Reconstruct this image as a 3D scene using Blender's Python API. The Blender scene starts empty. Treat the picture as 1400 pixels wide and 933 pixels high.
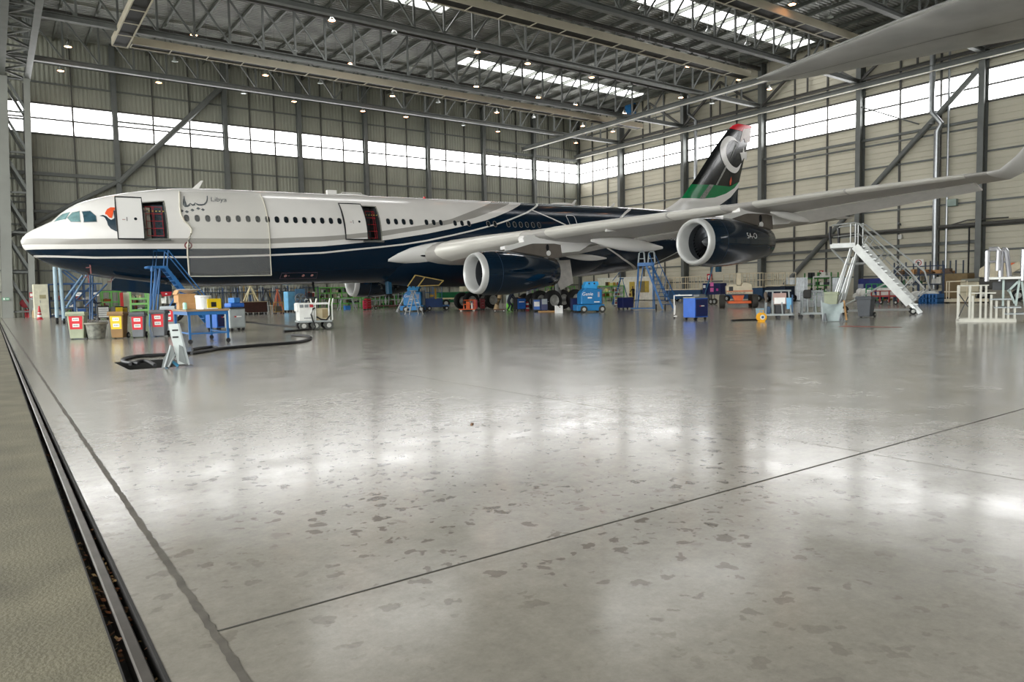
import bpy, bmesh, math, random
from mathutils import Vector, Matrix
random.seed(7)
PI = math.pi
sc = bpy.context.scene
COL = sc.collection

# ------------------------------------------------------------------ camera
FPX, PITCH, ROLL, YAW, H = 986.30, 0.0666739, -0.02012051, 0.94760941, 1.25
_u = Vector((math.sin(YAW), math.cos(YAW), 0)); _v = Vector((-math.cos(YAW), math.sin(YAW), 0)); _z = Vector((0, 0, 1))
_F = Vector((0, math.cos(PITCH), -math.sin(PITCH))); _U0 = Vector((0, math.sin(PITCH), math.cos(PITCH))); _R0 = Vector((1, 0, 0))
_R = math.cos(ROLL)*_R0 + math.sin(ROLL)*_U0; _U = -math.sin(ROLL)*_R0 + math.cos(ROLL)*_U0
W3 = lambda c: Vector((c.dot(_u), c.dot(_v), c.dot(_z)))
CR, CU, CF = W3(_R), W3(_U), W3(_F)
CAM = Vector((0, 0, H))
cd = bpy.data.cameras.new('camera'); co = bpy.data.objects.new('camera', cd); COL.objects.link(co)
cd.sensor_width = 36; cd.lens = FPX/1400*36; cd.clip_end = 400; cd.clip_start = .05
m = Matrix((CR, CU, -CF)).transposed().to_4x4(); m.translation = CAM; co.matrix_world = m
sc.camera = co
def ray(x, y): return CR*((x-700)/FPX) + CU*((466.5-y)/FPX) + CF
def atz(x, y, Z=0.0):
    r = ray(x, y); return CAM + r*((Z-H)/r.z)
def aty(x, y, Y):
    r = ray(x, y); return CAM + r*(Y/r.y)
def atx(x, y, X):
    r = ray(x, y); return CAM + r*(X/r.x)
def fl(x, y):                                     # the place on the floor seen at a photo pixel
    p = atz(x, y, 0); p.z = 0; return p
def dep(p): return (Vector(p)-CAM).dot(CF)
def ppm(p): return FPX/dep(p)                     # photo pixels per metre there
def face(p): return math.atan2(p[1], p[0]) - PI/2 # local y points away from the open door corner
def atd(x, y, d): r = ray(x, y); return CAM + r*d

# ------------------------------------------------------------------ materials
def lin(c):
    if isinstance(c, str):
        c = c.lstrip('#'); c = [int(c[i:i+2], 16)/255 for i in (0, 2, 4)]
        c = [(x/12.92 if x <= .04045 else ((x+.055)/1.055)**2.4) for x in c]
    return (c[0], c[1], c[2], 1)
MATS = {}
def mat(name, col, rough=.5, metal=0, var=.12, scale=3.0, bump=0, bscale=40, emit=0, spec=.5, coat=0):
    if name in MATS: return MATS[name]
    m = bpy.data.materials.new(name); m.use_nodes = True; nt = m.node_tree; N = nt.nodes; L = nt.links
    b = N['Principled BSDF']; b.inputs['Roughness'].default_value = rough; b.inputs['Metallic'].default_value = metal
    b.inputs['Specular IOR Level'].default_value = spec; b.inputs['Coat Weight'].default_value = coat
    c = lin(col)
    tc = N.new('ShaderNodeTexCoord'); no = N.new('ShaderNodeTexNoise'); no.inputs['Scale'].default_value = scale; no.inputs['Detail'].default_value = 5
    L.new(tc.outputs['Object'], no.inputs['Vector'])
    rp = N.new('ShaderNodeMapRange'); rp.inputs[1].default_value = .3; rp.inputs[2].default_value = .7; rp.inputs[3].default_value = 1-var; rp.inputs[4].default_value = 1+var
    L.new(no.outputs['Fac'], rp.inputs[0])
    mx = N.new('ShaderNodeMix'); mx.data_type = 'RGBA'; mx.blend_type = 'MULTIPLY'; mx.inputs[0].default_value = 1
    mx.inputs[6].default_value = c; L.new(rp.outputs[0], mx.inputs[7]); L.new(mx.outputs[2], b.inputs['Base Color'])
    if emit: b.inputs['Emission Color'].default_value = c; b.inputs['Emission Strength'].default_value = emit
    if bump:
        n2 = N.new('ShaderNodeTexNoise'); n2.inputs['Scale'].default_value = bscale; L.new(tc.outputs['Object'], n2.inputs['Vector'])
        bp = N.new('ShaderNodeBump'); bp.inputs['Strength'].default_value = bump; bp.inputs['Distance'].default_value = .02
        L.new(n2.outputs['Fac'], bp.inputs['Height']); L.new(bp.outputs['Normal'], b.inputs['Normal'])
    MATS[name] = m; return m

# ------------------------------------------------------------------ mesh builder
class MB:
    def __init__(s): s.v = []; s.f = []; s.mi = []; s.mats = []; s.cur = 0
    def use(s, m):
        if m not in s.mats: s.mats.append(m)
        s.cur = s.mats.index(m); return s
    def add(s, vs, fs):
        b = len(s.v); s.v += [tuple(v) for v in vs]
        for f in fs: s.f.append([b+i for i in f]); s.mi.append(s.cur)
        return s
    def box(s, c, d, rz=0, rot=None):
        hx, hy, hz = d[0]/2, d[1]/2, d[2]/2; R = rot or Matrix.Rotation(rz, 3, 'Z')
        vs = [Vector(c) + R @ Vector((x*hx, y*hy, z*hz)) for z in (-1, 1) for y in (-1, 1) for x in (-1, 1)]
        return s.add(vs, [(0, 2, 3, 1), (4, 5, 7, 6), (0, 1, 5, 4), (2, 6, 7, 3), (0, 4, 6, 2), (1, 3, 7, 5)])
    def b2(s, lo, hi): return s.box([(lo[i]+hi[i])/2 for i in range(3)], [abs(hi[i]-lo[i]) for i in range(3)])
    def taper(s, c, d0, d1, h):                   # frustum, c = centre of its base
        vs = [(c[0]+x*d[0]/2, c[1]+y*d[1]/2, c[2]+z) for z, d in ((0, d0), (h, d1)) for y in (-1, 1) for x in (-1, 1)]
        return s.add(vs, [(0, 2, 3, 1), (4, 5, 7, 6), (0, 1, 5, 4), (2, 6, 7, 3), (0, 4, 6, 2), (1, 3, 7, 5)])
    def bar(s, p, q, w=.05, h=None, up=(0, 0, 1)):
        p, q = Vector(p), Vector(q); d = (q-p); h = h or w
        if d.length < 1e-6: return s
        d.normalize(); upv = Vector(up)
        if abs(d.dot(upv)) > .98: upv = Vector((1, 0, 0))
        a = d.cross(upv).normalized(); b = a.cross(d)
        vs = [e + a*x*w/2 + b*y*h/2 for e in (p, q) for y in (-1, 1) for x in (-1, 1)]
        return s.add(vs, [(0, 2, 3, 1), (4, 5, 7, 6), (0, 1, 5, 4), (2, 6, 7, 3), (0, 4, 6, 2), (1, 3, 7, 5)])
    def ibeam(s, p, q, w, h, t=.03, up=(0, 0, 1)):
        p, q = Vector(p), Vector(q); d = (q-p).normalized(); upv = Vector(up)
        if abs(d.dot(upv)) > .98: upv = Vector((1, 0, 0))
        a = d.cross(upv).normalized(); b = a.cross(d); w2, h2, t2 = w/2, h/2, t/2
        o = [(-w2, -h2), (w2, -h2), (w2, -h2+t), (t2, -h2+t), (t2, h2-t), (w2, h2-t), (w2, h2), (-w2, h2), (-w2, h2-t), (-t2, h2-t), (-t2, -h2+t), (-w2, -h2+t)]
        n = len(o); vs = [e + a*x + b*y for e in (p, q) for x, y in o]
        fs = [(i, (i+1) % n, n+(i+1) % n, n+i) for i in range(n)]
        for k in (0, n): fs += [(k, k+1, k+2, k+11), (k+11, k+2, k+3, k+10), (k+10, k+3, k+4, k+9), (k+9, k+4, k+5, k+8), (k+8, k+5, k+6, k+7)]
        return s.add(vs, fs)
    def tube(s, pts, r=.02, n=6, closed=False):
        P = [Vector(p) for p in pts]; m_ = len(P); rings = []
        for i in range(m_):
            a = P[i-1] if (i > 0 or closed) else P[i]; b = P[(i+1) % m_] if (i < m_-1 or closed) else P[i]
            d = (b-a).normalized() if (b-a).length > 1e-9 else Vector((0, 0, 1))
            x = d.cross(Vector((0, 0, 1))) if abs(d.z) < .95 else d.cross(Vector((1, 0, 0))); x.normalize(); y = d.cross(x)
            rings.append([P[i] + (x*math.cos(2*PI*k/n)+y*math.sin(2*PI*k/n))*r for k in range(n)])
        return s.loft(rings, closed_u=True, cap=not closed, wrap=closed)
    def loft(s, rings, closed_u=True, cap=True, wrap=False):
        n = len(rings[0]); b = [v for r in rings for v in r]; fs = []; m_ = len(rings)
        for i in range(m_ if wrap else m_-1):
            j = (i+1) % m_
            for k in range(n if closed_u else n-1):
                l = (k+1) % n; fs.append((i*n+k, i*n+l, j*n+l, j*n+k))
        if cap and not wrap: fs.append(tuple(range(n))[::-1]); fs.append(tuple((m_-1)*n+k for k in range(n)))
        return s.add(b, fs)
    def lathe(s, prof, o=(0, 0, 0), ax='z', n=24, cap=True):   # prof: (r, h) along the axis
        o = Vector(o); A = {'z': ((1, 0, 0), (0, 1, 0), (0, 0, 1)), 'x': ((0, 1, 0), (0, 0, 1), (1, 0, 0)), 'y': ((1, 0, 0), (0, 0, 1), (0, 1, 0))}[ax]
        X, Y, Z = map(Vector, A)
        return s.loft([[o + (X*math.cos(2*PI*k/n)+Y*math.sin(2*PI*k/n))*max(r, 1e-4) + Z*h for k in range(n)] for r, h in prof], cap=cap)
    def prism(s, poly, lo, hi, ax='y'):           # poly in the two other axes, extruded along ax
        f = {'y': lambda a, b, t: (a, t, b), 'z': lambda a, b, t: (a, b, t), 'x': lambda a, b, t: (t, a, b)}[ax]; n = len(poly)
        vs = [f(a, b, t) for t in (lo, hi) for a, b in poly]
        return s.add(vs, [tuple(range(n))[::-1], tuple(range(n, 2*n))] + [(i, (i+1) % n, n+(i+1) % n, n+i) for i in range(n)])
    def ell(s, c, r, n=16, k=9):
        c = Vector(c)
        return s.loft([[c + Vector((r[0]*max(math.sin(PI*j/k), 1e-3)*math.cos(2*PI*i/n), r[1]*max(math.sin(PI*j/k), 1e-3)*math.sin(2*PI*i/n), -r[2]*math.cos(PI*j/k))) for i in range(n)] for j in range(k+1)])
def link(name, mb, m=None, parent=None, smooth=35, bevel=0, loc=None):
    me = bpy.data.meshes.new(name); me.from_pydata(mb.v, [], mb.f)
    if m is not None and not mb.mats: mb.mats = [m]
    for k in mb.mats: me.materials.append(k)
    if len(mb.mats) > 1: me.polygons.foreach_set('material_index', mb.mi)
    bm = bmesh.new(); bm.from_mesh(me); bmesh.ops.recalc_face_normals(bm, faces=bm.faces)
    bm.to_mesh(me); bm.free()
    if smooth:
        me.shade_smooth(); me.set_sharp_from_angle(angle=math.radians(smooth))
    o = bpy.data.objects.new(name, me); COL.objects.link(o)
    if parent: o.parent = parent
    if loc is not None: o.location = loc
    if bevel:
        bv = o.modifiers.new('edge', 'BEVEL'); bv.width = bevel; bv.segments = 2; bv.limit_method = 'ANGLE'
    return o
def tag(o, label=None, cat=None, group=None, kind=None):
    for k, v in (('label', label), ('category', cat), ('group', group), ('kind', kind)):
        if v: o[k] = v
    return o
def thing(name, label, cat, loc=(0, 0, 0), rz=0, group=None):
    o = bpy.data.objects.new(name, None); COL.objects.link(o); o.location = loc; o.rotation_euler = (0, 0, rz); o.empty_display_size = .2
    return tag(o, label, cat, group)
def part(t, name, mb, m=None, label=None, **k):
    o = link(name, mb, m, t, **k)
    if label: o['label'] = label
    return o
def solo(name, mb, m, label, cat, loc=(0, 0, 0), rz=0, group=None, **k):
    o = link(name, mb, m, **k); o.location = loc; o.rotation_euler = (0, 0, rz); return tag(o, label, cat, group)
def struct(name, mb, m, label=None, parent=None, **k):
    o = link(name, mb, m, parent, **k)
    if parent is None: o['kind'] = 'structure'
    if label: o['label'] = label
    return o
def copy_tree(o, parent=None):
    c = o.copy(); COL.objects.link(c); c.parent = parent
    for ch in list(o.children): copy_tree(ch, c)
    return c
def txt(s, size, m, name='lettering', parent=None, shear=0, extrude=.002, align='LEFT'):
    cu = bpy.data.curves.new(name, 'FONT'); cu.body = s; cu.size = size; cu.shear = shear; cu.extrude = extrude; cu.align_x = align
    t = bpy.data.objects.new('tmp_text', cu); COL.objects.link(t); bpy.context.view_layer.update()
    me = bpy.data.meshes.new_from_object(t.evaluated_get(bpy.context.evaluated_depsgraph_get()))
    bpy.data.objects.remove(t); bpy.data.curves.remove(cu); me.materials.clear(); me.materials.append(m)
    o = bpy.data.objects.new(name, me); COL.objects.link(o)
    if parent: o.parent = parent
    return o
ORD = ['first', 'second', 'third', 'fourth', 'fifth', 'sixth', 'seventh', 'eighth', 'ninth', 'tenth', 'eleventh', 'twelfth', 'thirteenth', 'fourteenth', 'fifteenth', 'sixteenth', 'seventeenth', 'eighteenth', 'nineteenth', 'twentieth'] + ['%dth' % k if k % 10 not in (1, 2, 3) else '%d%s' % (k, {1: 'st', 2: 'nd', 3: 'rd'}[k % 10]) for k in range(21, 60)]
# ================================================================== the hangar
XB, YA, ZR = 67.2, 76.8, 24.7
Y0 = -30.0
def nodes(m): nt = m.node_tree; return nt.nodes, nt.links
def floor_mat():
    m = bpy.data.materials.new('polished concrete'); m.use_nodes = True; N, L = nodes(m); b = N['Principled BSDF']
    tc = N.new('ShaderNodeTexCoord')
    def noise(scale, detail=6, vec=None, rough=.6):
        n = N.new('ShaderNodeTexNoise'); n.inputs['Scale'].default_value = scale; n.inputs['Detail'].default_value = detail; n.inputs['Roughness'].default_value = rough
        L.new(vec or tc.outputs['Object'], n.inputs['Vector']); return n.outputs['Fac']
    def rng(x, a, b_, c, d):
        r = N.new('ShaderNodeMapRange'); r.inputs[1].default_value = a; r.inputs[2].default_value = b_; r.inputs[3].default_value = c; r.inputs[4].default_value = d
        L.new(x, r.inputs[0]); return r.outputs[0]
    def mul(x, y, op='MULTIPLY'):
        n = N.new('ShaderNodeMath'); n.operation = op
        for i, q in enumerate((x, y)):
            if isinstance(q, (int, float)): n.inputs[i].default_value = q
            else: L.new(q, n.inputs[i])
        return n.outputs[0]
    big = rng(noise(.13, 4), .35, .65, .86, 1.1); mid = rng(noise(.9, 8), .3, .7, .88, 1.1); fine = rng(noise(9, 8, rough=.8), .25, .75, .80, 1.18)
    tone = mul(mul(big, mid), fine)
    # oil drips: small round stains, thick in one worn patch and thin elsewhere
    vo = N.new('ShaderNodeTexVoronoi'); vo.inputs['Scale'].default_value = 3.2; vo.inputs['Randomness'].default_value = 1
    ds = N.new('ShaderNodeVectorMath'); ds.operation = 'ADD'; nz = N.new('ShaderNodeTexNoise'); nz.inputs['Scale'].default_value = 13; nz.inputs['Detail'].default_value = 7
    sc_ = N.new('ShaderNodeVectorMath'); sc_.operation = 'SCALE'; sc_.inputs['Scale'].default_value = .17
    L.new(tc.outputs['Object'], nz.inputs['Vector']); L.new(nz.outputs['Color'], sc_.inputs[0]); L.new(tc.outputs['Object'], ds.inputs[0]); L.new(sc_.outputs[0], ds.inputs[1]); L.new(ds.outputs[0], vo.inputs['Vector'])
    sp = N.new('ShaderNodeSeparateColor'); L.new(vo.outputs['Color'], sp.inputs[0])
    rad = rng(sp.outputs[0], .30, 1, .02, .19)
    spot = mul(rad, vo.outputs['Distance'], 'SUBTRACT'); spot = rng(spot, 0, .08, 0, 1)
    patch = rng(noise(.33, 2), .34, .46, .0, 1)
    sx = N.new('ShaderNodeSeparateXYZ'); L.new(tc.outputs['Object'], sx.inputs[0])
    def gauss(x, c, w): d = mul(mul(x, c, 'SUBTRACT'), 1/w); return mul(mul(d, d), -1)
    g = mul(gauss(sx.outputs[0], 3.2, 2.4), gauss(sx.outputs[1], 5.6, 3.4), 'ADD'); g = mul(2.718, g, 'POWER')
    wear = mul(mul(mul(spot, rng(sp.outputs[2], 0, 1, .25, 1)), patch), rng(g, 0, .5, .03, .8))
    # a second, finer set of drips in the same patch
    vo2 = N.new('ShaderNodeTexVoronoi'); vo2.inputs['Scale'].default_value = 8.5; L.new(ds.outputs[0], vo2.inputs['Vector'])
    sp2 = N.new('ShaderNodeSeparateColor'); L.new(vo2.outputs['Color'], sp2.inputs[0])
    spot2 = rng(mul(rng(sp2.outputs[1], .05, 1, 0, .45), vo2.outputs['Distance'], 'SUBTRACT'), 0, .07, 0, 1)
    wear2 = mul(mul(spot2, rng(g, .02, .5, .02, .72)), rng(noise(.8, 2), .36, .48, 0, 1))
    vo3 = N.new('ShaderNodeTexVoronoi'); vo3.inputs['Scale'].default_value = 19; L.new(ds.outputs[0], vo3.inputs['Vector'])
    sp3 = N.new('ShaderNodeSeparateColor'); L.new(vo3.outputs['Color'], sp3.inputs[0])
    spot3 = rng(mul(rng(sp3.outputs[1], .3, 1, 0, .42), vo3.outputs['Distance'], 'SUBTRACT'), 0, .1, 0, 1)
    wear3 = mul(mul(spot3, rng(g, .05, .5, 0, .6)), rng(noise(.6, 3), .40, .52, 0, 1))
    stain = mul(mul(mul(1, wear, 'SUBTRACT'), mul(1, wear2, 'SUBTRACT')), mul(1, wear3, 'SUBTRACT'))
    blot = rng(noise(1.1, 5, rough=.65), .56, .72, 1, .86)
    tone = mul(mul(tone, rng(noise(34, 6, rough=.8), .3, .7, .90, 1.08)), blot)
    mx = N.new('ShaderNodeMix'); mx.data_type = 'RGBA'; mx.blend_type = 'MULTIPLY'; mx.inputs[0].default_value = 1; mx.inputs[6].default_value = lin('#918c81')
    L.new(tone, mx.inputs[7]); bw = N.new('ShaderNodeMix'); bw.data_type = 'RGBA'; L.new(stain, bw.inputs[0]); bw.inputs[6].default_value = lin('#3b2f24'); L.new(mx.outputs[2], bw.inputs[7]); L.new(bw.outputs[2], b.inputs['Base Color'])
    ro = rng(noise(1.7, 6), .3, .7, .14, .23); L.new(ro, b.inputs['Roughness'])
    L.new(mul(rng(stain, .3, 1, .5, 2.2), rng(mid, .88, 1.1, .8, 1.1)), b.inputs['Specular IOR Level'])
    bp = N.new('ShaderNodeBump'); bp.inputs['Strength'].default_value = .07; bp.inputs['Distance'].default_value = .02
    L.new(noise(3.5, 5), bp.inputs['Height']); L.new(bp.outputs['Normal'], b.inputs['Normal'])
    return m
FLOOR = floor_mat()
APRON = mat('apron concrete', '#66614f', .75, var=.25, scale=2.2, bump=.25, bscale=60)
PIT = (1.95, 3.05, 14.55, 16.6)
mb = MB()
def rect(x0, x1, y0, y1, z=0): mb.add([(x0, y0, z), (x1, y0, z), (x1, y1, z), (x0, y1, z)], [(0, 1, 2, 3)])
xs = [.405, PIT[0], PIT[1], XB+.3]; ys = [Y0, PIT[2], PIT[3], YA+.3]
for i in range(3):
    for j in range(3):
        if (i, j) != (1, 1): rect(xs[i], xs[i+1], ys[j], ys[j+1])
struct('floor', mb, FLOOR, 'polished grey concrete hangar floor', smooth=0)
mb = MB(); rect(-60, .285, Y0, 120); struct('apron_ground', mb, APRON, 'matt concrete apron outside the door rail', smooth=0)
mb = MB(); x0, x1, y0, y1 = PIT
mb.add([(x0, y0, 0), (x1, y0, 0), (x1, y1, 0), (x0, y1, 0), (x0, y0, -.7), (x1, y0, -.7), (x1, y1, -.7), (x0, y1, -.7)], [(4, 5, 6, 7), (0, 1, 5, 4), (1, 2, 6, 5), (2, 3, 7, 6), (3, 0, 4, 7)])
struct('floor_pit', mb, mat('pit dark', '#2b2b29', .8), 'dark service pit sunk in the floor', smooth=0)
# door rail in its slot
STEELD = mat('worn rail steel', '#4a4743', .45, .6, var=.3, scale=6)
mb = MB(); mb.b2((.285, Y0, -.12), (.405, 75, -.1)).b2((.283, Y0, -.12), (.29, 75, .002)).b2((.396, Y0, -.12), (.408, 75, .002))
struct('trim_1', mb, mat('slot steel', '#2e2c2a', .7, .3, var=.3), 'steel lined slot of the door rail', smooth=0)
mb = MB(); mb.prism([(.333, -.1), (.367, -.1), (.367, -.03), (.372, -.012), (.366, -.004), (.334, -.004), (.328, -.012), (.333, -.03)], Y0, 75)
struct('door_rail', mb, mat('rail steel', '#6d6862', .35, .75, var=.25, scale=5), 'worn steel door rail running along the hangar threshold')
# filled expansion joint with ragged edges, parallel to the rail
mb = MB(); L_, R_ = [], []
y = .2
while y < 74:
    s = .012 if y > 12 else .009
    L_.append((.594+random.uniform(-s, s)*.6, y, .003)); R_.append((.624+random.uniform(-s, s)*.6, y, .003)); y += .035 if y < 8 else .15
n = len(L_); mb.add(L_+R_, [(i, i+1, n+i+1, n+i) for i in range(n-1)])
struct('trim_2', mb, mat('joint filler', '#57524a', .8, var=.25, scale=9), 'ragged dark filled joint along the door rail', smooth=0)
JN = mat('sawn joint', '#3c3933', .9)
mb = MB(); mb.b2((.62, 2.797, .001), (XB, 2.808, .002)); struct('trim_3', mb, JN, 'thin sawn floor joint crossing the hangar', smooth=0)
mb = MB(); mb.b2((5.238, Y0, .001), (5.243, 2.8, .002)).b2((5.255, 2.8, .001), (5.26, 30, .002)); struct('trim_4', mb, mat('sawn joint pale', '#77736a', .9), 'faint sawn floor joint running into the hangar', smooth=0)
# dead leaves in the slot
mb = MB(); lm = [mat('leaf brown', '#6b4a30', .8, var=.4, scale=20), mat('leaf tan', '#a98a5f', .8, var=.3, scale=20), mat('leaf rust', '#84502f', .8, var=.3, scale=20)]
for i in range(420):
    y = random.choice((random.uniform(1.6, 2.6), random.uniform(2.6, 4.5), random.gauss(2.15, .16), random.gauss(3.6, .25), random.uniform(4, 9))); x = random.choice((random.uniform(.295, .325), random.uniform(.375, .393)))
    a = random.uniform(0, 6.3); s = random.uniform(.008, .019); mb.use(random.choice(lm)); z = random.uniform(-.09, -.025)
    d = Vector((math.cos(a), math.sin(a), random.uniform(-.5, .5)))*s; e = Vector((-math.sin(a), math.cos(a), random.uniform(-.6, .6)))*s*.55; c = Vector((x, y, z))
    mb.add([c-d, c+e, c+d, c-e], [(0, 1, 2, 3)])
o = link('dead_leaves', mb); tag(o, 'dry brown leaves lying in the door rail slot', 'leaves', kind='stuff')
for px, py, s in ((646, 581, .05),):
    mb = MB(); mb.prism([(-.04, 0), (.03, -.012), (.05, .01), (-.01, .02)], 0, .012, 'z'); p = fl(px, py); solo('debris_scrap', mb, lm[0], 'small brown scrap lying alone on the bare floor', 'scrap', p, 1, smooth=0)
RED = mat('red floor paint', '#b0625a', .45, var=.25, scale=5)
mb = MB(); a, b = fl(1150, 446.3), fl(1232, 448); d = (b-a).normalized(); q = Vector((-d.y, d.x, 0))*.30
mb.add([v+Vector((0, 0, .003)) for v in (a-q, b-q*.4, b+q*.4, a+q)], [(0, 1, 2, 3)]); struct('floor_marking', mb, RED, 'worn red line painted on the floor', smooth=0)

# ---- walls
WALL = mat('wall sheeting', '#96978a', .55, .0, var=.07, scale=.6); WALLB = mat('wall panel cream', '#c6c1ae', .55, .0, var=.05, scale=.6)  # right wall paler: partly its own panels, partly brighter light put into the colour
STEEL = mat('grey painted steel', '#676a67', .5, .1, var=.12, scale=1.5)
STEELK = mat('dark grey steel', '#4f4e4a', .5, .1, var=.12, scale=1.5)
PANE = mat('lit window pane', '#ffffff', .4, emit=5, var=0)
def corrug(a0, a1, fn, z0, z1, pitch, dpt, vertical=True):
    mb = MB(); P = []
    if vertical:
        n = int((a1-a0)/pitch)
        for i in range(n+1):
            for f, d in ((0, 0), (.42, 0), (.5, dpt), (.92, dpt)): P.append((min(a0+(i+f)*pitch, a1), d))
        k = len(P); mb.add([fn(a, d, z0) for a, d in P]+[fn(a, d, z1) for a, d in P], [(i, i+1, k+i+1, k+i) for i in range(k-1)])
    else:
        n = int((z1-z0)/pitch)
        for i in range(n+1):
            for f, d in ((0, 0), (.8, 0), (.85, dpt), (.95, dpt)): P.append((min(z0+(i+f)*pitch, z1), d))
        k = len(P); mb.add([fn(a0, d, z) for z, d in P]+[fn(a1, d, z) for z, d in P], [(i, i+1, k+i+1, k+i) for i in range(k-1)])
    return mb
WZ0, WZM, WZ1 = 16.13, 17.46, 18.78
fa = lambda a, d, z: (a, YA-d, z); fb = lambda a, d, z: (XB-d, a, z)
mb = corrug(-.5, XB, fa, 0, WZ0, .36, .05); m2 = corrug(-.5, XB, fa, WZ1, ZR+.3, .36, .05); mb.add(m2.v, m2.f); struct('wall_back', mb, WALL, 'ribbed pale back wall', smooth=0)
mb = corrug(Y0, YA, fb, 0, WZ0, .5, .035, False); m2 = corrug(Y0, YA, fb, WZ1, ZR+.3, .5, .035, False); mb.add(m2.v, m2.f); struct('wall_right', mb, WALLB, 'pale right wall of horizontal panels', smooth=0)
CX = [10.21, 20.0, 27.57, 35.14, 43.14, 51.1, 59.1]
CY = [68.0, 57.5, 47.0, 36.4, 26.1, 15.6, 5.1, -5.4]
mb = corrug(-.5, XB, lambda a, d, z: (a, Y0+d, z), 0, WZ0, .5, .05); m2 = corrug(-.5, XB, lambda a, d, z: (a, Y0+d, z), WZ1, ZR+.3, .5, .05); mb.add(m2.v, m2.f); b_ = MB(); b_.b2((-.5, Y0-.05, WZ0), (XB, Y0, WZ1)); mb.add(b_.v, b_.f); struct('wall_front', mb, WALL, 'ribbed pale wall behind the photographer', smooth=0)
wn = 0
def window(p, q, inward, lab):
    global wn; wn += 1
    mb = MB(); p, q = Vector(p), Vector(q); up = Vector((0, 0, 1)); off = Vector(inward)
    mb.use(PANE); A = [p+up*WZ0-off*.02, q+up*WZ0-off*.02, q+up*WZ1-off*.02, p+up*WZ1-off*.02]; mb.add(A+[a-off*.03 for a in A], [(0, 1, 2, 3), (4, 5, 6, 7)])
    mb.use(STEELK)
    for z, w in ((WZ0, .16), (WZM, .11), (WZ1, .16)): mb.bar(p+up*z+off*.06, q+up*z+off*.06, .16, max(w, .14))
    for t in (0, 1/3, 2/3, 1): c = p.lerp(q, t)+off*.06; mb.bar(c+up*WZ0, c+up*WZ1, .14, .15)
    struct('window_%d' % wn, mb, None, lab, smooth=0)
edges = [.2]+CX+[XB]
for i in range(len(edges)-1): window((edges[i], YA, 0), (edges[i+1], YA, 0), (0, -1, 0), 'bright clerestory window, %s bay of the back wall from the door' % ORD[i])
edges = [YA]+CY+[-15.9]
for i in range(len(edges)-1): window((XB, edges[i], 0), (XB, edges[i+1], 0), (-1, 0, 0), 'bright clerestory window, %s bay of the right wall from the corner' % ORD[i])
# columns, posts, girts
for i, x in enumerate(CX):
    mb = MB(); mb.ibeam((x, YA-.36, 0), (x, YA-.36, ZR), .42, .6, .05, up=(0, 1, 0)); struct('column', mb, STEEL, 'grey steel column of the back wall, %s from the door' % ORD[i], smooth=0)
for i, y in enumerate(CY):
    mb = MB(); mb.ibeam((XB-.5, y, 0), (XB-.5, y, ZR), .45, .9, .05, up=(1, 0, 0)); struct('column', mb, STEEL, 'grey steel column of the right wall, %s from the corner' % ORD[i], smooth=0)
mb = MB(); mb.ibeam((XB-.25, YA-.25, 0), (XB-.25, YA-.25, ZR), .35, .35, .05, up=(1, 0, 0)); struct('column', mb, STEEL, 'grey steel column in the corner of the two walls', smooth=0)
ed = [.2]+CX+[XB]
for i in range(len(ed)-1):
    for t in (1/3, 2/3):
        x = ed[i]+(ed[i+1]-ed[i])*t; mb = MB(); mb.bar((x, YA-.1, 0), (x, YA-.1, WZ0-.05), .16, .1).bar((x, YA-.1, WZ1+.05), (x, YA-.1, ZR), .16, .1); struct('wall_post', mb, STEELK, smooth=0)
ed = [YA]+CY+[-15.9]
for i in range(len(ed)-1):
    for t in (1/3, 2/3):
        y = ed[i]+(ed[i+1]-ed[i])*t; mb = MB(); mb.bar((XB-.1, y, 0), (XB-.1, y, WZ0-.05), .16, .1).bar((XB-.1, y, WZ1+.05), (XB-.1, y, ZR), .16, .1); struct('wall_post', mb, STEELK, smooth=0)
for z in (2.2, 4.06, 6.1, 8.1, 10.04, 12.06, 14.0, 20.6, 22.3):
    mb = MB(); mb.bar((0, YA-.12, z), (XB, YA-.12, z), .12, .14); struct('wall_girt', mb, STEEL, smooth=0)
for z in (2.1, 4.0, 6.0, 8.07, 10.1, 12.1, 14.2, 20.5, 22.3):
    mb = MB(); mb.bar((XB-.12, Y0, z), (XB-.12, YA, z), .12, .14); struct('wall_girt', mb, STEEL, smooth=0)
for (x0, x1, z, h) in ((0, CX[0], 12.6, .3), (0, CX[0], 9.3, .25), (CX[0], CX[1], 17.85, .16), (51.1, 67, 19.25, .3)):
    mb = MB(); mb.bar((x0, YA-.25, z), (x1, YA-.25, z), .15, h); struct('wall_beam', mb, STEEL, smooth=0)
for (y0, y1, z, h) in ((47, 26.1, 4.76, .26), (47, 26.1, 14.75, .22),):
    mb = MB(); mb.bar((XB-.3, y0, z), (XB-.3, y1, z), .15, h); struct('wall_beam', mb, STEEL, smooth=0)
def brace(p, q, r, lab, m=STEEL):
    mb = MB(); mb.tube([p, q], r, 10); struct('brace', mb, m, lab)
brace((10.2, YA-.5, 12.2), (20, YA-.5, 22.5), .28, 'thick diagonal brace across the back wall window'); brace((10.2, YA-.5, 12.3), (1.5, YA-.5, 7.0), .2, 'diagonal brace low on the back wall behind the nose')
brace((XB-.45, 44.6, 1.2), (XB-.45, 26.5, 18.8), .24, 'long diagonal brace on the right wall'); brace((XB-.4, 36.4, 17.9), (XB-.4, 31.2, 15.3), .06, 'thin rod brace across the right wall window')
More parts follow.
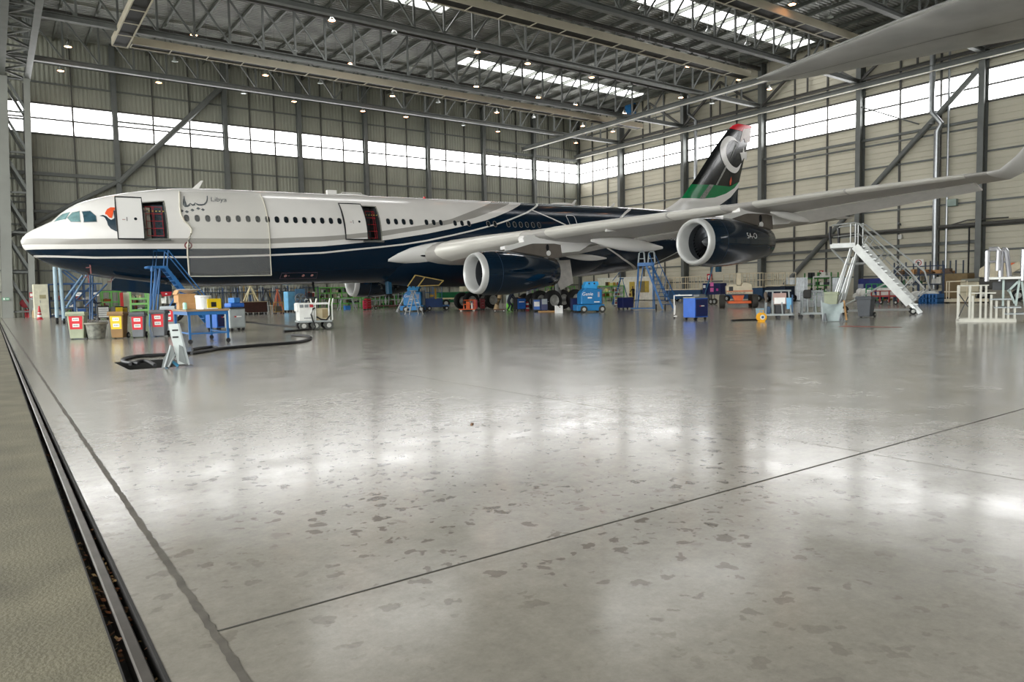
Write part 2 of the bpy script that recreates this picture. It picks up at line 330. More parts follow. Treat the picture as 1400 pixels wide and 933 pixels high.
# pipes on the right wall
GALV = mat('galvanised duct', '#a3a6a8', .3, .8, var=.1, scale=4)
mb = MB(); mb.tube([(66.4, 29.5, 0), (66.4, 29.5, 14.3), (66.4, 29.15, 14.9), (66.3, 29.9, 16), (66.3, 29.9, 23.8)], .23, 14); mb.tube([(66.75, 28.75, 0), (66.75, 28.75, 23.8)], .1, 8)
for z in range(1, 23, 1): mb.lathe([(.25, 0), (.25, .05)], (66.4 if z < 15 else 66.3, 29.5 if z < 15 else 29.9, z), n=14)
solo('wall_duct', mb, GALV, 'silver spiral duct rising up the right wall beside the diagonal brace', 'duct')
mb = MB(); mb.tube([(66.4, 56.6, 23.5), (66.4, 56.6, 21.5), (66.4, 55.6, 20.5), (66.4, 55.6, 12)], .2, 12); solo('wall_duct', mb, GALV, 'silver duct coming down the right wall behind the tail fin', 'duct')
mb = MB(); mb.tube([(66.5, 58, 6.15), (66.5, 0, 6.15)], .16, 10); mb.tube([(66.5, 24, 6.5), (66.5, 27, 6.55), (66.5, 28.5, 6.2)], .06, 6); solo('wall_pipe', mb, STEELK, 'dark supply pipe running along the right wall', 'pipe')
mb = MB(); mb.tube([(66.6, 26.9, 6.2), (66.6, 26.9, 0)], .07, 8); solo('cable_drop', mb, mat('black rubber', '#1b1b1b', .6), 'dark cable dropping down the wall beside the fifth column', 'cable')
ELB = mat('grey green box', '#8fa097', .5)
for y in (39.84, 28.3):
    mb = MB(); mb.box((66.75, y, 8.15), (.4, .75, .6)); part_ = solo('junction_box', mb, ELB, 'grey green electrical box on the right wall %s' % ('above the white stairs platform' if y > 35 else 'beside the silver duct'), 'electrical box', smooth=0, bevel=.03)
# ---- roof
DECK = mat('galvanised roof deck', '#9a9c97', .45, .35, var=.3, scale=.5)
mb = MB(); P = []; y = Y0
while y < YA+.5: P += [(y, ZR), (y+.14, ZR), (y+.18, ZR+.09), (y+.32, ZR+.09)]; y += .36
k = len(P); mb.add([(-1.5, a, z) for a, z in P]+[(XB+.3, a, z) for a, z in P], [(i, i+1, k+i+1, k+i) for i in range(k-1)])
struct('ceiling', mb, DECK, 'corrugated steel roof deck', smooth=0)
mb = MB(); mb.b2((-1.6, Y0, ZR+.2), (XB+.4, YA+.6, ZR+.4)); struct('roof_slab', mb, DECK, smooth=0)
mb = MB(); mb.b2((-16, Y0, 24.0), (-1.6, YA, 24.3)); struct('shade_canopy', mb, DECK, 'unseen canopy added to shade the apron outside the open door', smooth=0)  # out of view, added so the apron near the rail lies in shade
mb = MB(); mb.b2((-14, YA, 0), (-.5, YA+.2, 24)); struct('wall_left', mb, WALL, 'wing wall closing the far end of the apron', smooth=0)
PUR = mat('roof purlin steel', '#63665f', .5, .2, var=.15, scale=1)
for i in range(27):
    x = .7+2.5*i; mb = MB(); mb.ibeam((x, Y0, ZR-.18), (x, YA, ZR-.18), .16, .3, .03); struct('roof_purlin', mb, PUR, smooth=0)
SKY = mat('lit skylight', '#ffffff', .4, emit=5, var=0)
for (x0, x1, y0, y1, lab) in ((39.4, 64.4, 61.3, 63.6, 'long skylight over the tail'), (18, 31.6, 50.0, 53.0, 'skylight over the wing root'), (38, 65, 39.9, 42.5, 'long skylight nearest the camera side'), (20, 33, 71, 73, 'skylight beside the back wall')):
    if y0 > 70: continue
    wn += 1; mb = MB(); mb.use(SKY); mb.add([(x0, y0, ZR-.03), (x1, y0, ZR-.03), (x1, y1, ZR-.03), (x0, y1, ZR-.03)], [(0, 1, 2, 3)])
    mb.use(mat('white frame', '#b9bcb8', .5))
    for yy in (y0, y1): mb.bar((x0, yy, ZR-.1), (x1, yy, ZR-.1), .12, .2)
    for xx in (x0, x1): mb.bar((xx, y0, ZR-.1), (xx, y1, ZR-.1), .12, .2)
    struct('window_%d' % wn, mb, None, lab, smooth=0)
# ---- roof trusses
TR = [(68.0, 20.2), (57.5, 20.2), (47.0, 20.2), (36.4, 20.1), (26.1, 20.1), (15.6, 20.1)]
NAMES = ['nearest the back wall', 'second out from the back wall', 'third out from the back wall', 'fourth out from the back wall', 'fifth out from the back wall', 'sixth out from the back wall']
for (y, z), nm in zip(TR, NAMES):
    t = thing('roof_truss', 'grey lattice steel roof truss, '+nm, 'roof truss', (0, y, z)); t['kind'] = 'structure'
    mb = MB(); mb.ibeam((1.5, 0, 0), (XB-.9, 0, 0), .4, .4, .05); part(t, 'bottom_chord', mb, STEEL, smooth=0)
    mb = MB(); mb.ibeam((1.5, 0, 3.8), (XB-.9, 0, 3.8), .3, .34, .05); part(t, 'top_chord', mb, STEELK, smooth=0)
    for k in range(26):
        x = .7+2.5*k
        if x < 1.6: x = 1.7
        mb = MB(); mb.bar((x, 0, .15), (x, 0, 3.65), .14, .14); part(t, 'vertical', mb, STEEL, smooth=0)
        if k < 25:
            x2 = .7+2.5*(k+1); a, b = ((x, 3.6), (x2, .2)) if (x < 26 or 32 < x < 35) else ((x, .2), (x2, 3.6))
            mb = MB(); mb.bar((a[0], 0, a[1]), (b[0], 0, b[1]), .12, .12); part(t, 'diagonal', mb, STEEL, smooth=0)
for i in range(len(CY)-3):
    a, b = CY[i], CY[i+1]; m_ = (a+b)/2
    mb = MB(); mb.bar((XB-.7, a-.2, 20.3), (XB-.7, m_, 24), .22, .22).bar((XB-.7, m_, 24), (XB-.7, b+.2, 20.3), .22, .22).bar((XB-.7, m_, 20.4), (XB-.7, m_, 24), .14, .14); struct('brace', mb, STEELK, 'V brace under the roof over the right wall, %s bay' % ORD[i], smooth=0)
    mb = MB(); mb.ibeam((XB-.7, a, 20.3), (XB-.7, b, 20.3), .2, .25, .03); struct('brace_beam', mb, STEELK, smooth=0)
for i in range(len(CX)):
    a = CX[i]; b = (CX+[XB])[i+1]; mb = MB(); mb.bar((a, YA-.6, 22.4), (b, YA-.6, 22.4), .2, .25); struct('wall_beam', mb, STEELK, smooth=0)
# crane rails hung under the trusses
for x, z, y1, lab in ((57.2, 19.88, 77, 'overhead crane rail crossing under the trusses'), (66.2, 19.63, 76.7, 'overhead crane rail along the top of the right wall')):
    mb = MB(); mb.ibeam((x, Y0, z), (x, min(y1, 76.5), z), .4, .5, .06); r = solo('crane_rail', mb, STEEL, lab, 'crane rail', smooth=0)
    mb = MB(); mb.b2((x-.3, Y0, z-.3), (x-.22, min(y1, 76.5)-.6, z-.24)); part(r, 'shiny_edge_strip', mb, mat('bright strip', '#d8d4c4', .4, .3), smooth=0)  # pale strip drawn for the shiny lower edge of the rail
# cream troughs hung between the trusses
CREAM = mat('cream trough paint', '#b7b09c', .5, var=.08, scale=.8); BLK = mat('black liner', '#141413', .6)
def trough(p, q, lab, w=1.0):
    p, q = Vector(p), Vector(q); d = (q-p).normalized(); s = Vector((-d.y, d.x, 0))*w/2; n = int((q-p).length/2.55)
    t = thing('overhead_trough', lab, 'heating trough', p)
    for sg in (-1, 1):
        mb = MB(); mb.bar(s*sg, q-p+s*sg, .08, .55); part(t, 'side_plate', mb, CREAM, smooth=0)
    mb = MB(); mb.bar(Vector((0, 0, -.12)), q-p+Vector((0, 0, -.12)), w-.1, .16); part(t, 'liner', mb, BLK, smooth=0)
    for k in range(n+1):
        c = d*(k*(q-p).length/n); mb = MB(); mb.bar(c-s*1.05+Vector((0, 0, -.27)), c+s*1.05+Vector((0, 0, -.27)), .06, .05); part(t, 'cross_bracket', mb, CREAM, smooth=0)
        mb = MB(); mb.tube([c+Vector((0, 0, .1)), c+Vector((0, 0, 4.0))], .012, 4); part(t, 'hanger', mb, STEEL)
trough((9.5, 61.0, 20.45), (63.0, 61.0, 20.45), 'cream overhead trough with black lining, nearest the back wall')
trough((16, 41.5, 20.45), (56.5, 41.5, 20.45), 'cream overhead trough with black lining, over the middle of the wing')
trough((25, 31.2, 20.45), (56.5, 31.2, 20.45), 'cream overhead trough with black lining, closest to the near grey wing')
trough((8.65, 31, 20.05), (8.65, 60.4, 20.05), 'cream overhead trough running crosswise above the aircraft nose')
# ---- door header girder and lattice tower at the left
XL, XR = 1.7, 3.45
t = thing('door_header', 'lattice steel girder over the open hangar door', 'girder', (0, 0, 20)); t['kind'] = 'structure'
for x, z in ((XL, 0), (XR, 0), (XL, 4.0), (XR, 4.0)):
    mb = MB(); mb.ibeam((x, Y0, z), (x, 74.5, z), .42, .42, .05); part(t, 'chord', mb, STEEL, smooth=0)
k = 0; y = 74.0
while y > 20:
    y2 = y-2.3
    for a, b in (((XL, y, 0), (XR, y, 0)), ((XL, y, 0) if k % 2 else (XR, y, 0), (XR, y2, 0) if k % 2 else (XL, y2, 0)), ((XL, y, 0), (XL, y2, 4)), ((XR, y, 4), (XR, y2, 0)), ((XR, y, 0), (XR, y, 4)), ((XL, y, 4), (XR, y2, 4))):
        mb = MB(); mb.bar(a, b, .14, .14); part(t, 'lacing', mb, STEEL, smooth=0)
    y = y2; k += 1
t = thing('lattice_tower', 'tall grey lattice tower at the end of the door opening', 'tower', (0, 73, 0)); t['kind'] = 'structure'
legs = [((1.05, 0), (1.7, 20), .75), ((2.75, 0), (3.4, 20), .45)]
for yo in (0, 2.6):
    for (xb, zb), (xt, zt), w in legs:
        mb = MB(); mb.ibeam((xb, yo, 0), (xt, yo, 20), w, .45, .05, up=(0, 1, 0)); part(t, 'leg', mb, mat('pale grey steel', '#8a8c86', .5, .1, var=.08, scale=.7) if yo == 0 else STEELK, smooth=0)
    for k in range(6):
        z = .5+k*3.3; f = lambda i, z: (legs[i][0][0]+(legs[i][1][0]-legs[i][0][0])*z/20, yo, z)
        mb = MB(); mb.bar(f(0, z+3.2), f(1, z), .2, .2); part(t, 'lacing', mb, STEEL, smooth=0)
        mb = MB(); mb.bar(f(0, z), f(1, z), .14, .14); part(t, 'lacing', mb, STEEL, smooth=0)
mb = MB(); mb.b2((.9, .2, 0), (1.0, 2.4, 19)); part(t, 'backing_panel', mb, mat('dark panel', '#23231f', .7), smooth=0)
mb = MB(); mb.b2((-.25, 49.6, 0), (.33, 50.2, 2.9)); struct('door_1', mb, mat('dark rubber', '#171716', .7), 'dark end of a parked door leaf', smooth=0, bevel=.04)
# ================================================================== the airliner
ND = Vector((1.37344661, 44.76980155, 4.62839526))
DA = Vector((0.99942209, -0.02999166, 0.01599932)); DL = Vector((-0.0299955, -0.99955003, 0)); DU = Vector((-0.01599182, 0.00047991, 0.999872))
ARM = Matrix((DA, -DL, DU)).transposed()               # aircraft axes: x aft from the nose tip, y to starboard, z up from the cabin axis
AO = Vector((6.83, 0, -4.73))                          # the aircraft's base: on the floor under the nose wheels
def toA(p): return ARM.transposed() @ (Vector(p)-ND)
SEC = [(0,-.25,-.29,.02),(.03,-.16,-.42,.18),(.1,-.05,-.62,.36),(.28,.15,-.83,.62),(.45,.27,-.99,.8),(.63,.38,-1.12,.96),(.98,.56,-1.35,1.2),(1.4,.78,-1.55,1.48),(1.86,1.23,-1.74,1.74),(2.26,1.53,-1.87,1.92),(2.63,1.75,-1.97,2.06),(3.0,1.9,-2.06,2.18),(3.37,2.02,-2.14,2.28),(3.93,2.18,-2.27,2.41),(4.88,2.4,-2.44,2.58),(6.11,2.61,-2.61,2.71),(7.31,2.74,-2.72,2.78),(8.56,2.8,-2.8,2.81),(9.5,2.82,-2.82,2.82),(34,2.82,-2.82,2.82),(37,2.82,-2.78,2.81),(38.9,2.82,-2.68,2.79),(42.5,2.8,-2.38,2.65),(45,2.76,-1.95,2.45),(48.2,2.68,-1.29,2.1),(52,2.5,-.45,1.6),(56,2.22,.4,.98),(59.4,1.85,1.15,.36)]
def interp(x, tab, c=1):
    if x <= tab[0][0]: return tab[0][c]
    for p, q in zip(tab, tab[1:]):
        if x <= q[0]: return p[c]+(q[c]-p[c])*(x-p[0])/(q[0]-p[0])
    return tab[-1][c]
def sec(a): return [interp(a, SEC, i) for i in (1, 2, 3)]
def spt(a, th, off=0):
    t, b, w = sec(a); zc = (t+b)/2; h = (t-b)/2; c, s = math.cos(th), math.sin(th)
    n = Vector((0, -c/max(w, .05), s/max(h, .05))).normalized()
    return Vector((a, -w*c, zc+h*s)) + n*off          # th = 0 port side, pi/2 crown, pi starboard
def side(a, z, off=0):
    t, b, w = sec(a); zc = (t+b)/2; h = (t-b)/2; s = max(-1, min(1, (z-zc)/h)); return spt(a, math.asin(s), off)
NAVY = mat('navy paint', '#071e30', .12, var=.05, scale=.3, coat=.3)
WHITE = mat('white paint', '#e9e7e3', .22, var=.025, scale=.4, coat=.1)
GREYP = mat('grey paint', '#b6b1ab', .28, var=.03, scale=.5)
WINGG = mat('wing grey paint', '#bbb7b1', .35, var=.06, scale=.5)
SLAT = mat('slat light grey', '#dedbd2', .3, .1, var=.05, scale=.5)
LIPM = mat('bare metal lip', '#cfcfcc', .35, .25, var=.05, scale=1)
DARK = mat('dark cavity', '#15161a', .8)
RUB = mat('tyre rubber', '#161616', .75, var=.2, scale=4)
PRIM = mat('brown primer', '#6a635b', .6, var=.1, scale=2)
GLASSD = mat('dark cabin glass', '#20262b', .1, var=.1)
def livery():
    m = bpy.data.materials.new('aircraft livery'); m.use_nodes = True; N, L = nodes(m); b = N['Principled BSDF']
    b.inputs['Roughness'].default_value = .16; b.inputs['Specular IOR Level'].default_value = .38
    tc = N.new('ShaderNodeTexCoord'); sx = N.new('ShaderNodeSeparateXYZ'); L.new(tc.outputs['Object'], sx.inputs[0]); X, Z = sx.outputs[0], sx.outputs[2]
    def mth(op, x, y=None):
        n = N.new('ShaderNodeMath'); n.operation = op
        for i, q in enumerate((x, y)):
            if q is None: continue
            if isinstance(q, (int, float)): n.inputs[i].default_value = q
            else: L.new(q, n.inputs[i])
        return n.outputs[0]
    xn = mth('DIVIDE', X, 60.0)
    def curve(pts):
        n = N.new('ShaderNodeFloatCurve'); c = n.mapping.curves[0]; n.mapping.use_clip = False
        P = [(0, pts[0][1])]+list(pts)+[(60, pts[-1][1])] if pts[0][0] > 0 else list(pts)+[(60, pts[-1][1])]
        P = [(min(max(a/60, 0), 1), (z+4)/8) for a, z in P]
        while len(c.points) < len(P): c.points.new(.5, .5)
        for q, (a, z) in zip(c.points, P): q.location = (a, z); q.handle_type = 'VECTOR'
        n.mapping.update(); L.new(xn, n.inputs['Value'])
        return mth('SUBTRACT', mth('MULTIPLY', n.outputs[0], 8.0), 4.0)
    def below(c): return mth('LESS_THAN', Z, c)
    def mixc(f, a, bcol):
        n = N.new('ShaderNodeMix'); n.data_type = 'RGBA'; L.new(f, n.inputs[0])
        if isinstance(a, tuple): n.inputs[6].default_value = a
        else: L.new(a, n.inputs[6])
        n.inputs[7].default_value = bcol; return n.outputs[2]
    B1 = curve([(0,-.12),(2.2,-.24),(11.5,-.21),(14.82,-.05),(16.44,.07),(18.66,.32),(19.95,.51),(21.64,.77),(23.78,1.2),(24.69,1.51),(27.05,2.3),(27.9,2.6),(28.6,3)])
    B2 = curve([(0,-.44),(2.2,-.52),(11.53,-.5),(14.81,-.34),(16.41,-.2),(18.68,.0),(19.91,.21),(22.18,.57),(24.32,1.02),(25.72,1.36),(27.82,2.02),(29.4,2.56),(30.2,3)])
    B3 = curve([(0,-.7),(3.1,-.76),(7.2,-.78),(11.53,-.76),(14.82,-.63),(16.27,-.5),(18.62,-.27),(19.91,-.09),(21.84,.2),(23.64,.55),(25.05,.85),(26.53,1.19),(27.53,1.5),(28.98,2.0),(30.39,2.55),(31.2,3)])
    B4 = curve([(0,-1.0),(3.12,-1.19),(8.29,-1.22),(11.55,-1.14),(14.84,-1.01),(16.79,-.82),(18.56,-.66),(20.15,-.49),(21.81,-.24),(23.58,.1),(25.26,.45),(27.36,.95),(28.68,1.34),(30.31,1.88),(31.42,2.34),(32.0,2.6),(32.6,3)])
    B5 = curve([(30.6,2.22),(33.44,.98),(36.38,-.28),(39.4,-1.52),(40.34,-1.81),(42,-2.3)])
    B6 = curve([(38,.9),(39.29,1.74),(40.18,2.18),(41.29,2.58),(42,2.9)])
    B7 = curve([(41,-3.0),(43.94,-1.82),(46.1,-.94),(48,-.1),(50,1.0)])
    def line(c, w, a0, a1):
        f = mth('LESS_THAN', mth('ABSOLUTE', mth('SUBTRACT', Z, c)), w)
        return mth('MULTIPLY', mth('MULTIPLY', f, mth('GREATER_THAN', X, a0)), mth('LESS_THAN', X, a1))
    w_ = lin('#e4e1dc'); g_ = lin('#a29f99'); n_ = lin('#071e30')
    c = mixc(below(B1), w_, g_); c = mixc(below(B2), c, w_); c = mixc(below(B3), c, n_)
    for cv, w, a0, a1 in ((B4, .05, .5, 33), (B5, .06, 30.9, 42), (B6, .075, 38, 42), (B7, .06, 41, 49)): c = mixc(line(cv, w, a0, a1), c, w_)
    no = N.new('ShaderNodeTexNoise'); no.inputs['Scale'].default_value = .8; no.inputs['Detail'].default_value = 6; L.new(tc.outputs['Object'], no.inputs['Vector'])
    rp = N.new('ShaderNodeMapRange'); rp.inputs[1].default_value = .3; rp.inputs[2].default_value = .7; rp.inputs[3].default_value = .95; rp.inputs[4].default_value = 1.03; L.new(no.outputs['Fac'], rp.inputs[0])
    mx = N.new('ShaderNodeMix'); mx.data_type = 'RGBA'; mx.blend_type = 'MULTIPLY'; mx.inputs[0].default_value = 1; L.new(c, mx.inputs[6]); L.new(rp.outputs[0], mx.inputs[7]); L.new(mx.outputs[2], b.inputs['Base Color'])
    return m
LIV = livery()
AC = thing('airliner', 'white and navy four engined airliner with sweeping stripes and open cabin doors', 'airplane', ND + ARM @ AO)
AC.matrix_world = Matrix.Translation(ND + ARM @ AO) @ ARM.to_4x4()
def ap(name, mb, m=None, parent=None, label=None, **k):
    o = part(parent or AC, name, mb, m, label, **k)
    if parent is None: o.location = -AO
    return o
# fuselage with two open door holes on the port side
st = sorted(set([0, .03, .1, .19, .28, .45, .63, .8, .98, 1.19, 1.4, 1.63, 1.86, 2.06, 2.26, 2.63, 3, 3.37, 3.93, 4.4, 4.88, 5.35, 6.47, 7.31, 8.56, 9.5, 11, 12.5, 14, 15.5, 17.5, 18.62]+[20+i*1.5 for i in range(10)]+[35, 36, 37, 38.9, 40.7, 42.5, 43.8, 45, 46.6, 48.2, 50, 52, 54, 56, 57.7, 59.4]))
t0, t1 = math.asin(-.09), math.asin(.67)
ths = [t0, t1]+[t0+(t1-t0)*k/5 for k in range(1, 5)]+[t1+(2*PI+t0-t1)*k/44 for k in range(1, 44)]
ths.sort(); n = len(ths); i0 = ths.index(t0); i1 = ths.index(t1)
mb = MB(); mb.v = [tuple(spt(a, th)) for a in st for th in ths]
for i in range(len(st)-1):
    for k in range(n):
        if st[i] in (5.35, 17.5) and i0 <= k < i1: continue
        l = (k+1) % n; mb.f.append([i*n+k, i*n+l, (i+1)*n+l, (i+1)*n+k]); mb.mi.append(0)
mb.f.append(list(range(n))); mb.mi.append(0); mb.f.append([(len(st)-1)*n+k for k in range(n)]); mb.mi.append(0)
FUS = ap('fuselage', mb, LIV, smooth=40)
def decal(poly, off=.012, fn=None, res=.25):
    """a patch lying on the port side skin; poly in (aft, up)"""
    bm = bmesh.new(); vs = [bm.verts.new((a, 0, z)) for a, z in poly]; bm.faces.new(vs); bmesh.ops.triangulate(bm, faces=bm.faces[:])
    for _ in range(6):
        ed = [e for e in bm.edges if e.calc_length() > res]
        if not ed: break
        bmesh.ops.subdivide_edges(bm, edges=ed, cuts=1); bmesh.ops.triangulate(bm, faces=bm.faces[:])
    mb = MB(); f = fn or side; idx = {v: i for i, v in enumerate(bm.verts)}
    mb.add([f(v.co.x, v.co.z, off) for v in bm.verts], [[idx[v] for v in fc.verts] for fc in bm.faces]); bm.free(); return mb
def rrect(a, z, w, h, r, n=4, sl=0):
    P = []
    for cx, cz, s in ((1, 1, 0), (-1, 1, 1), (-1, -1, 2), (1, -1, 3)):
        for k in range(n+1):
            t = PI/2*(s+k/n); P.append((a+cx*(w/2-r)+r*math.cos(t), z+cz*(h/2-r)+r*math.sin(t)))
    return P
def stroke(pts, w, taper=None):
    L_, R_ = [], []
    for i, p in enumerate(pts):
        a = Vector(pts[max(i-1, 0)]); b = Vector(pts[min(i+1, len(pts)-1)]); d = (b-a).normalized(); q = Vector((-d.y, d.x))*(taper[i] if taper else w)/2; p = Vector(p)
        L_.append(tuple(p+q)); R_.append(tuple(p-q))
    return L_ + R_[::-1]
# cabin windows
WA = [7.475+.5334*i for i in range(17)]+[19.2+.5334*i for i in range(4)]+[21.89+.53*i for i in range(3)]+[24.01+.534*i for i in range(3)]+[26.63, 27.17]+[28.28+.53*i for i in range(6)]
w0 = None
for a in WA:
    z = .86 if a < 10 else (.89 if a < 17 else .94)
    mb = decal(rrect(a, z, .25, .37, .12), .012); mb.use(GLASSD)
    o = ap('cabin_window', decal(rrect(a, z, .25, .37, .12), .014), GLASSD, smooth=60)
    fr = MB(); P = rrect(a, z, .285, .405, .14); Q = rrect(a, z, .25, .37, .12); nn = len(P)
    fr.add([side(*p, .013) for p in P]+[side(*q, .016) for q in Q], [(i, (i+1) % nn, nn+(i+1) % nn, nn+i) for i in range(nn)]); part(o, 'window_surround', fr, GREYP)
# flight deck windows
CG = mat('flight deck glass', '#6f8f90', .06, var=.35, scale=2.5); CG2 = mat('flight deck glass dark', '#34515c', .06, var=.4, scale=2.5)
def nside(a, z, off=0):
    p = side(a, z, off); return p
for poly, m_ in (([(1.5, .7), (1.68, .93), (1.9, 1.1), (2.2, 1.17), (1.98, .79)], CG), ([(2.07, .86), (2.3, 1.13), (2.6, 1.19), (2.59, .63), (2.2, .64)], CG), ([(2.73, 1.17), (3.07, 1.19), (3.28, .93), (3.29, .63), (2.75, .61)], CG2)):
    o = ap('flight_deck_window', decal(poly, .014, res=.12), m_, smooth=60)
    c = (sum(p[0] for p in poly)/len(poly), sum(p[1] for p in poly)/len(poly)); P = [(c[0]+(p[0]-c[0])*1.1, c[1]+(p[1]-c[1])*1.1) for p in poly]; nn = len(poly)
    fr = MB(); fr.add([side(*p, .012) for p in P]+[side(*q, .016) for q in poly], [(i, (i+1) % nn, nn+(i+1) % nn, nn+i) for i in range(nn)]); part(o, 'window_surround', fr, mat('grey seal', '#8b8d8a', .5))
# airline bird emblem
ORG = mat('orange emblem paint', '#e2572c', .3); SLATE = mat('slate emblem paint', '#1f3440', .3)
o = ap('nose_emblem', decal([(3.44,.93),(3.61,.98),(3.75,.91),(3.84,.79),(3.93,.72),(4.04,.77),(4.16,.89),(4.09,1.23),(4.23,1.21),(4.36,1.06),(4.5,.3),(4.3,.07),(4.09,.13),(3.89,.25),(3.77,.44),(3.74,.64),(3.71,.79),(3.61,.89)], .012), SLATE, smooth=60)
ob = part(o, 'emblem_head', decal([(3.70,1.0),(3.72,1.12),(3.83,1.3),(4.0,1.4),(4.22,1.39),(4.32,1.32),(4.34,1.23),(4.1,1.25),(4.04,1.19),(4.05,1.02),(3.98,.81),(3.87,.83),(3.77,1.0)], .018), ORG, 'orange crest', smooth=60)
# titles
TIT = mat('title paint', '#2b3a44', .4)
ar = [(8.78,2.19),(8.72,1.98),(8.65,1.82),(8.5,1.67),(8.33,1.62),(8.18,1.63),(8.04,1.73),(7.97,1.62),(7.9,1.59),(7.78,1.7),(7.72,1.6),(7.62,1.53),(7.5,1.52),(7.44,1.6),(7.48,1.8),(7.58,2.13)]
tp = [.05,.06,.07,.08,.09,.09,.05,.09,.09,.05,.09,.1,.1,.09,.07,.05]
o = ap('arabic_title', decal(stroke(ar, .08, tp), .013, res=.15), TIT, smooth=60)
for a, z in ((7.29,1.25),(7.54,1.21),(7.83,1.31),(8.14,1.41),(8.37,1.35)):
    part(o, 'letter_dot', decal([(a-.11, z), (a, z+.085), (a+.11, z), (a, z-.085)], .013), TIT, smooth=60)
def side_text(s, a, z, size, m_, name, shear=0, sx=1.0):
    t = txt(s, size, m_, name, AC, shear=shear, extrude=0)
    for v in t.data.vertices: v.co = side(a+v.co.x*sx, z+v.co.y, .014)
    t.location = -AO; return t
side_text('Libya', 8.85, 1.86, .40, TIT, 'title_lettering', .25, 1.05)
side_text('5A-ONE', 43.9, .0, .36, mat('white lettering', '#e8e8e4', .4), 'registration')
# static port ring and belly marks
def ringdecal(a, z, r0, r1): return decal([(a+r1*math.cos(t*PI/12), z+r1*math.sin(t*PI/12)) for t in range(24)], .013)
o = ap('static_port', ringdecal(7.46, -.6, 0, .2), mat('dark red paint', '#7c3a3c', .5)); part(o, 'port_plate', decal([(7.46+.13*math.cos(t*PI/8), -.6+.13*math.sin(t*PI/8)) for t in range(16)], .017), WHITE); part(o, 'port_hole', decal([(7.46+.05*math.cos(t*PI/6), -.6+.05*math.sin(t*PI/6)) for t in range(12)], .021), DARK)
sp = [(12.62,-2.45),(12.62,-2.14),(14.78,-2.13),(14.86,-2.47),(12.62,-2.45)]; mb = MB()
for e0, e1 in zip(sp, sp[1:]): k_ = decal(stroke([e0, e1], .022), .012); mb.add(k_.v, k_.f)
o = ap('service_panel', mb, mat('faded pink line', '#6e5560', .5), smooth=60)
for a in (12.9, 13.1, 13.96, 14.5): part(o, 'service_port', decal([(a+(.03 if a == 13.1 else .09)*math.cos(t*PI/6), -2.3+(.03 if a == 13.1 else .07)*math.sin(t*PI/6)) for t in range(12)], .015), mat('pale pink', '#c58d86', .5))
for q in (((23.1,-2.5),(23.35,-2.2)), ((22.95,-2.2),(23.5,-2.5))): ap('cross_tape', decal(stroke(q, .045), .40, res=.2), mat('orange tape', '#b9624a', .6))
o = ap('door_outline', decal(stroke([(33.8,.95),(33.74,1.66),(33.85,1.76),(34.4,1.77),(34.52,1.68),(34.48,.95)], .05), .013, res=.2), WHITE)
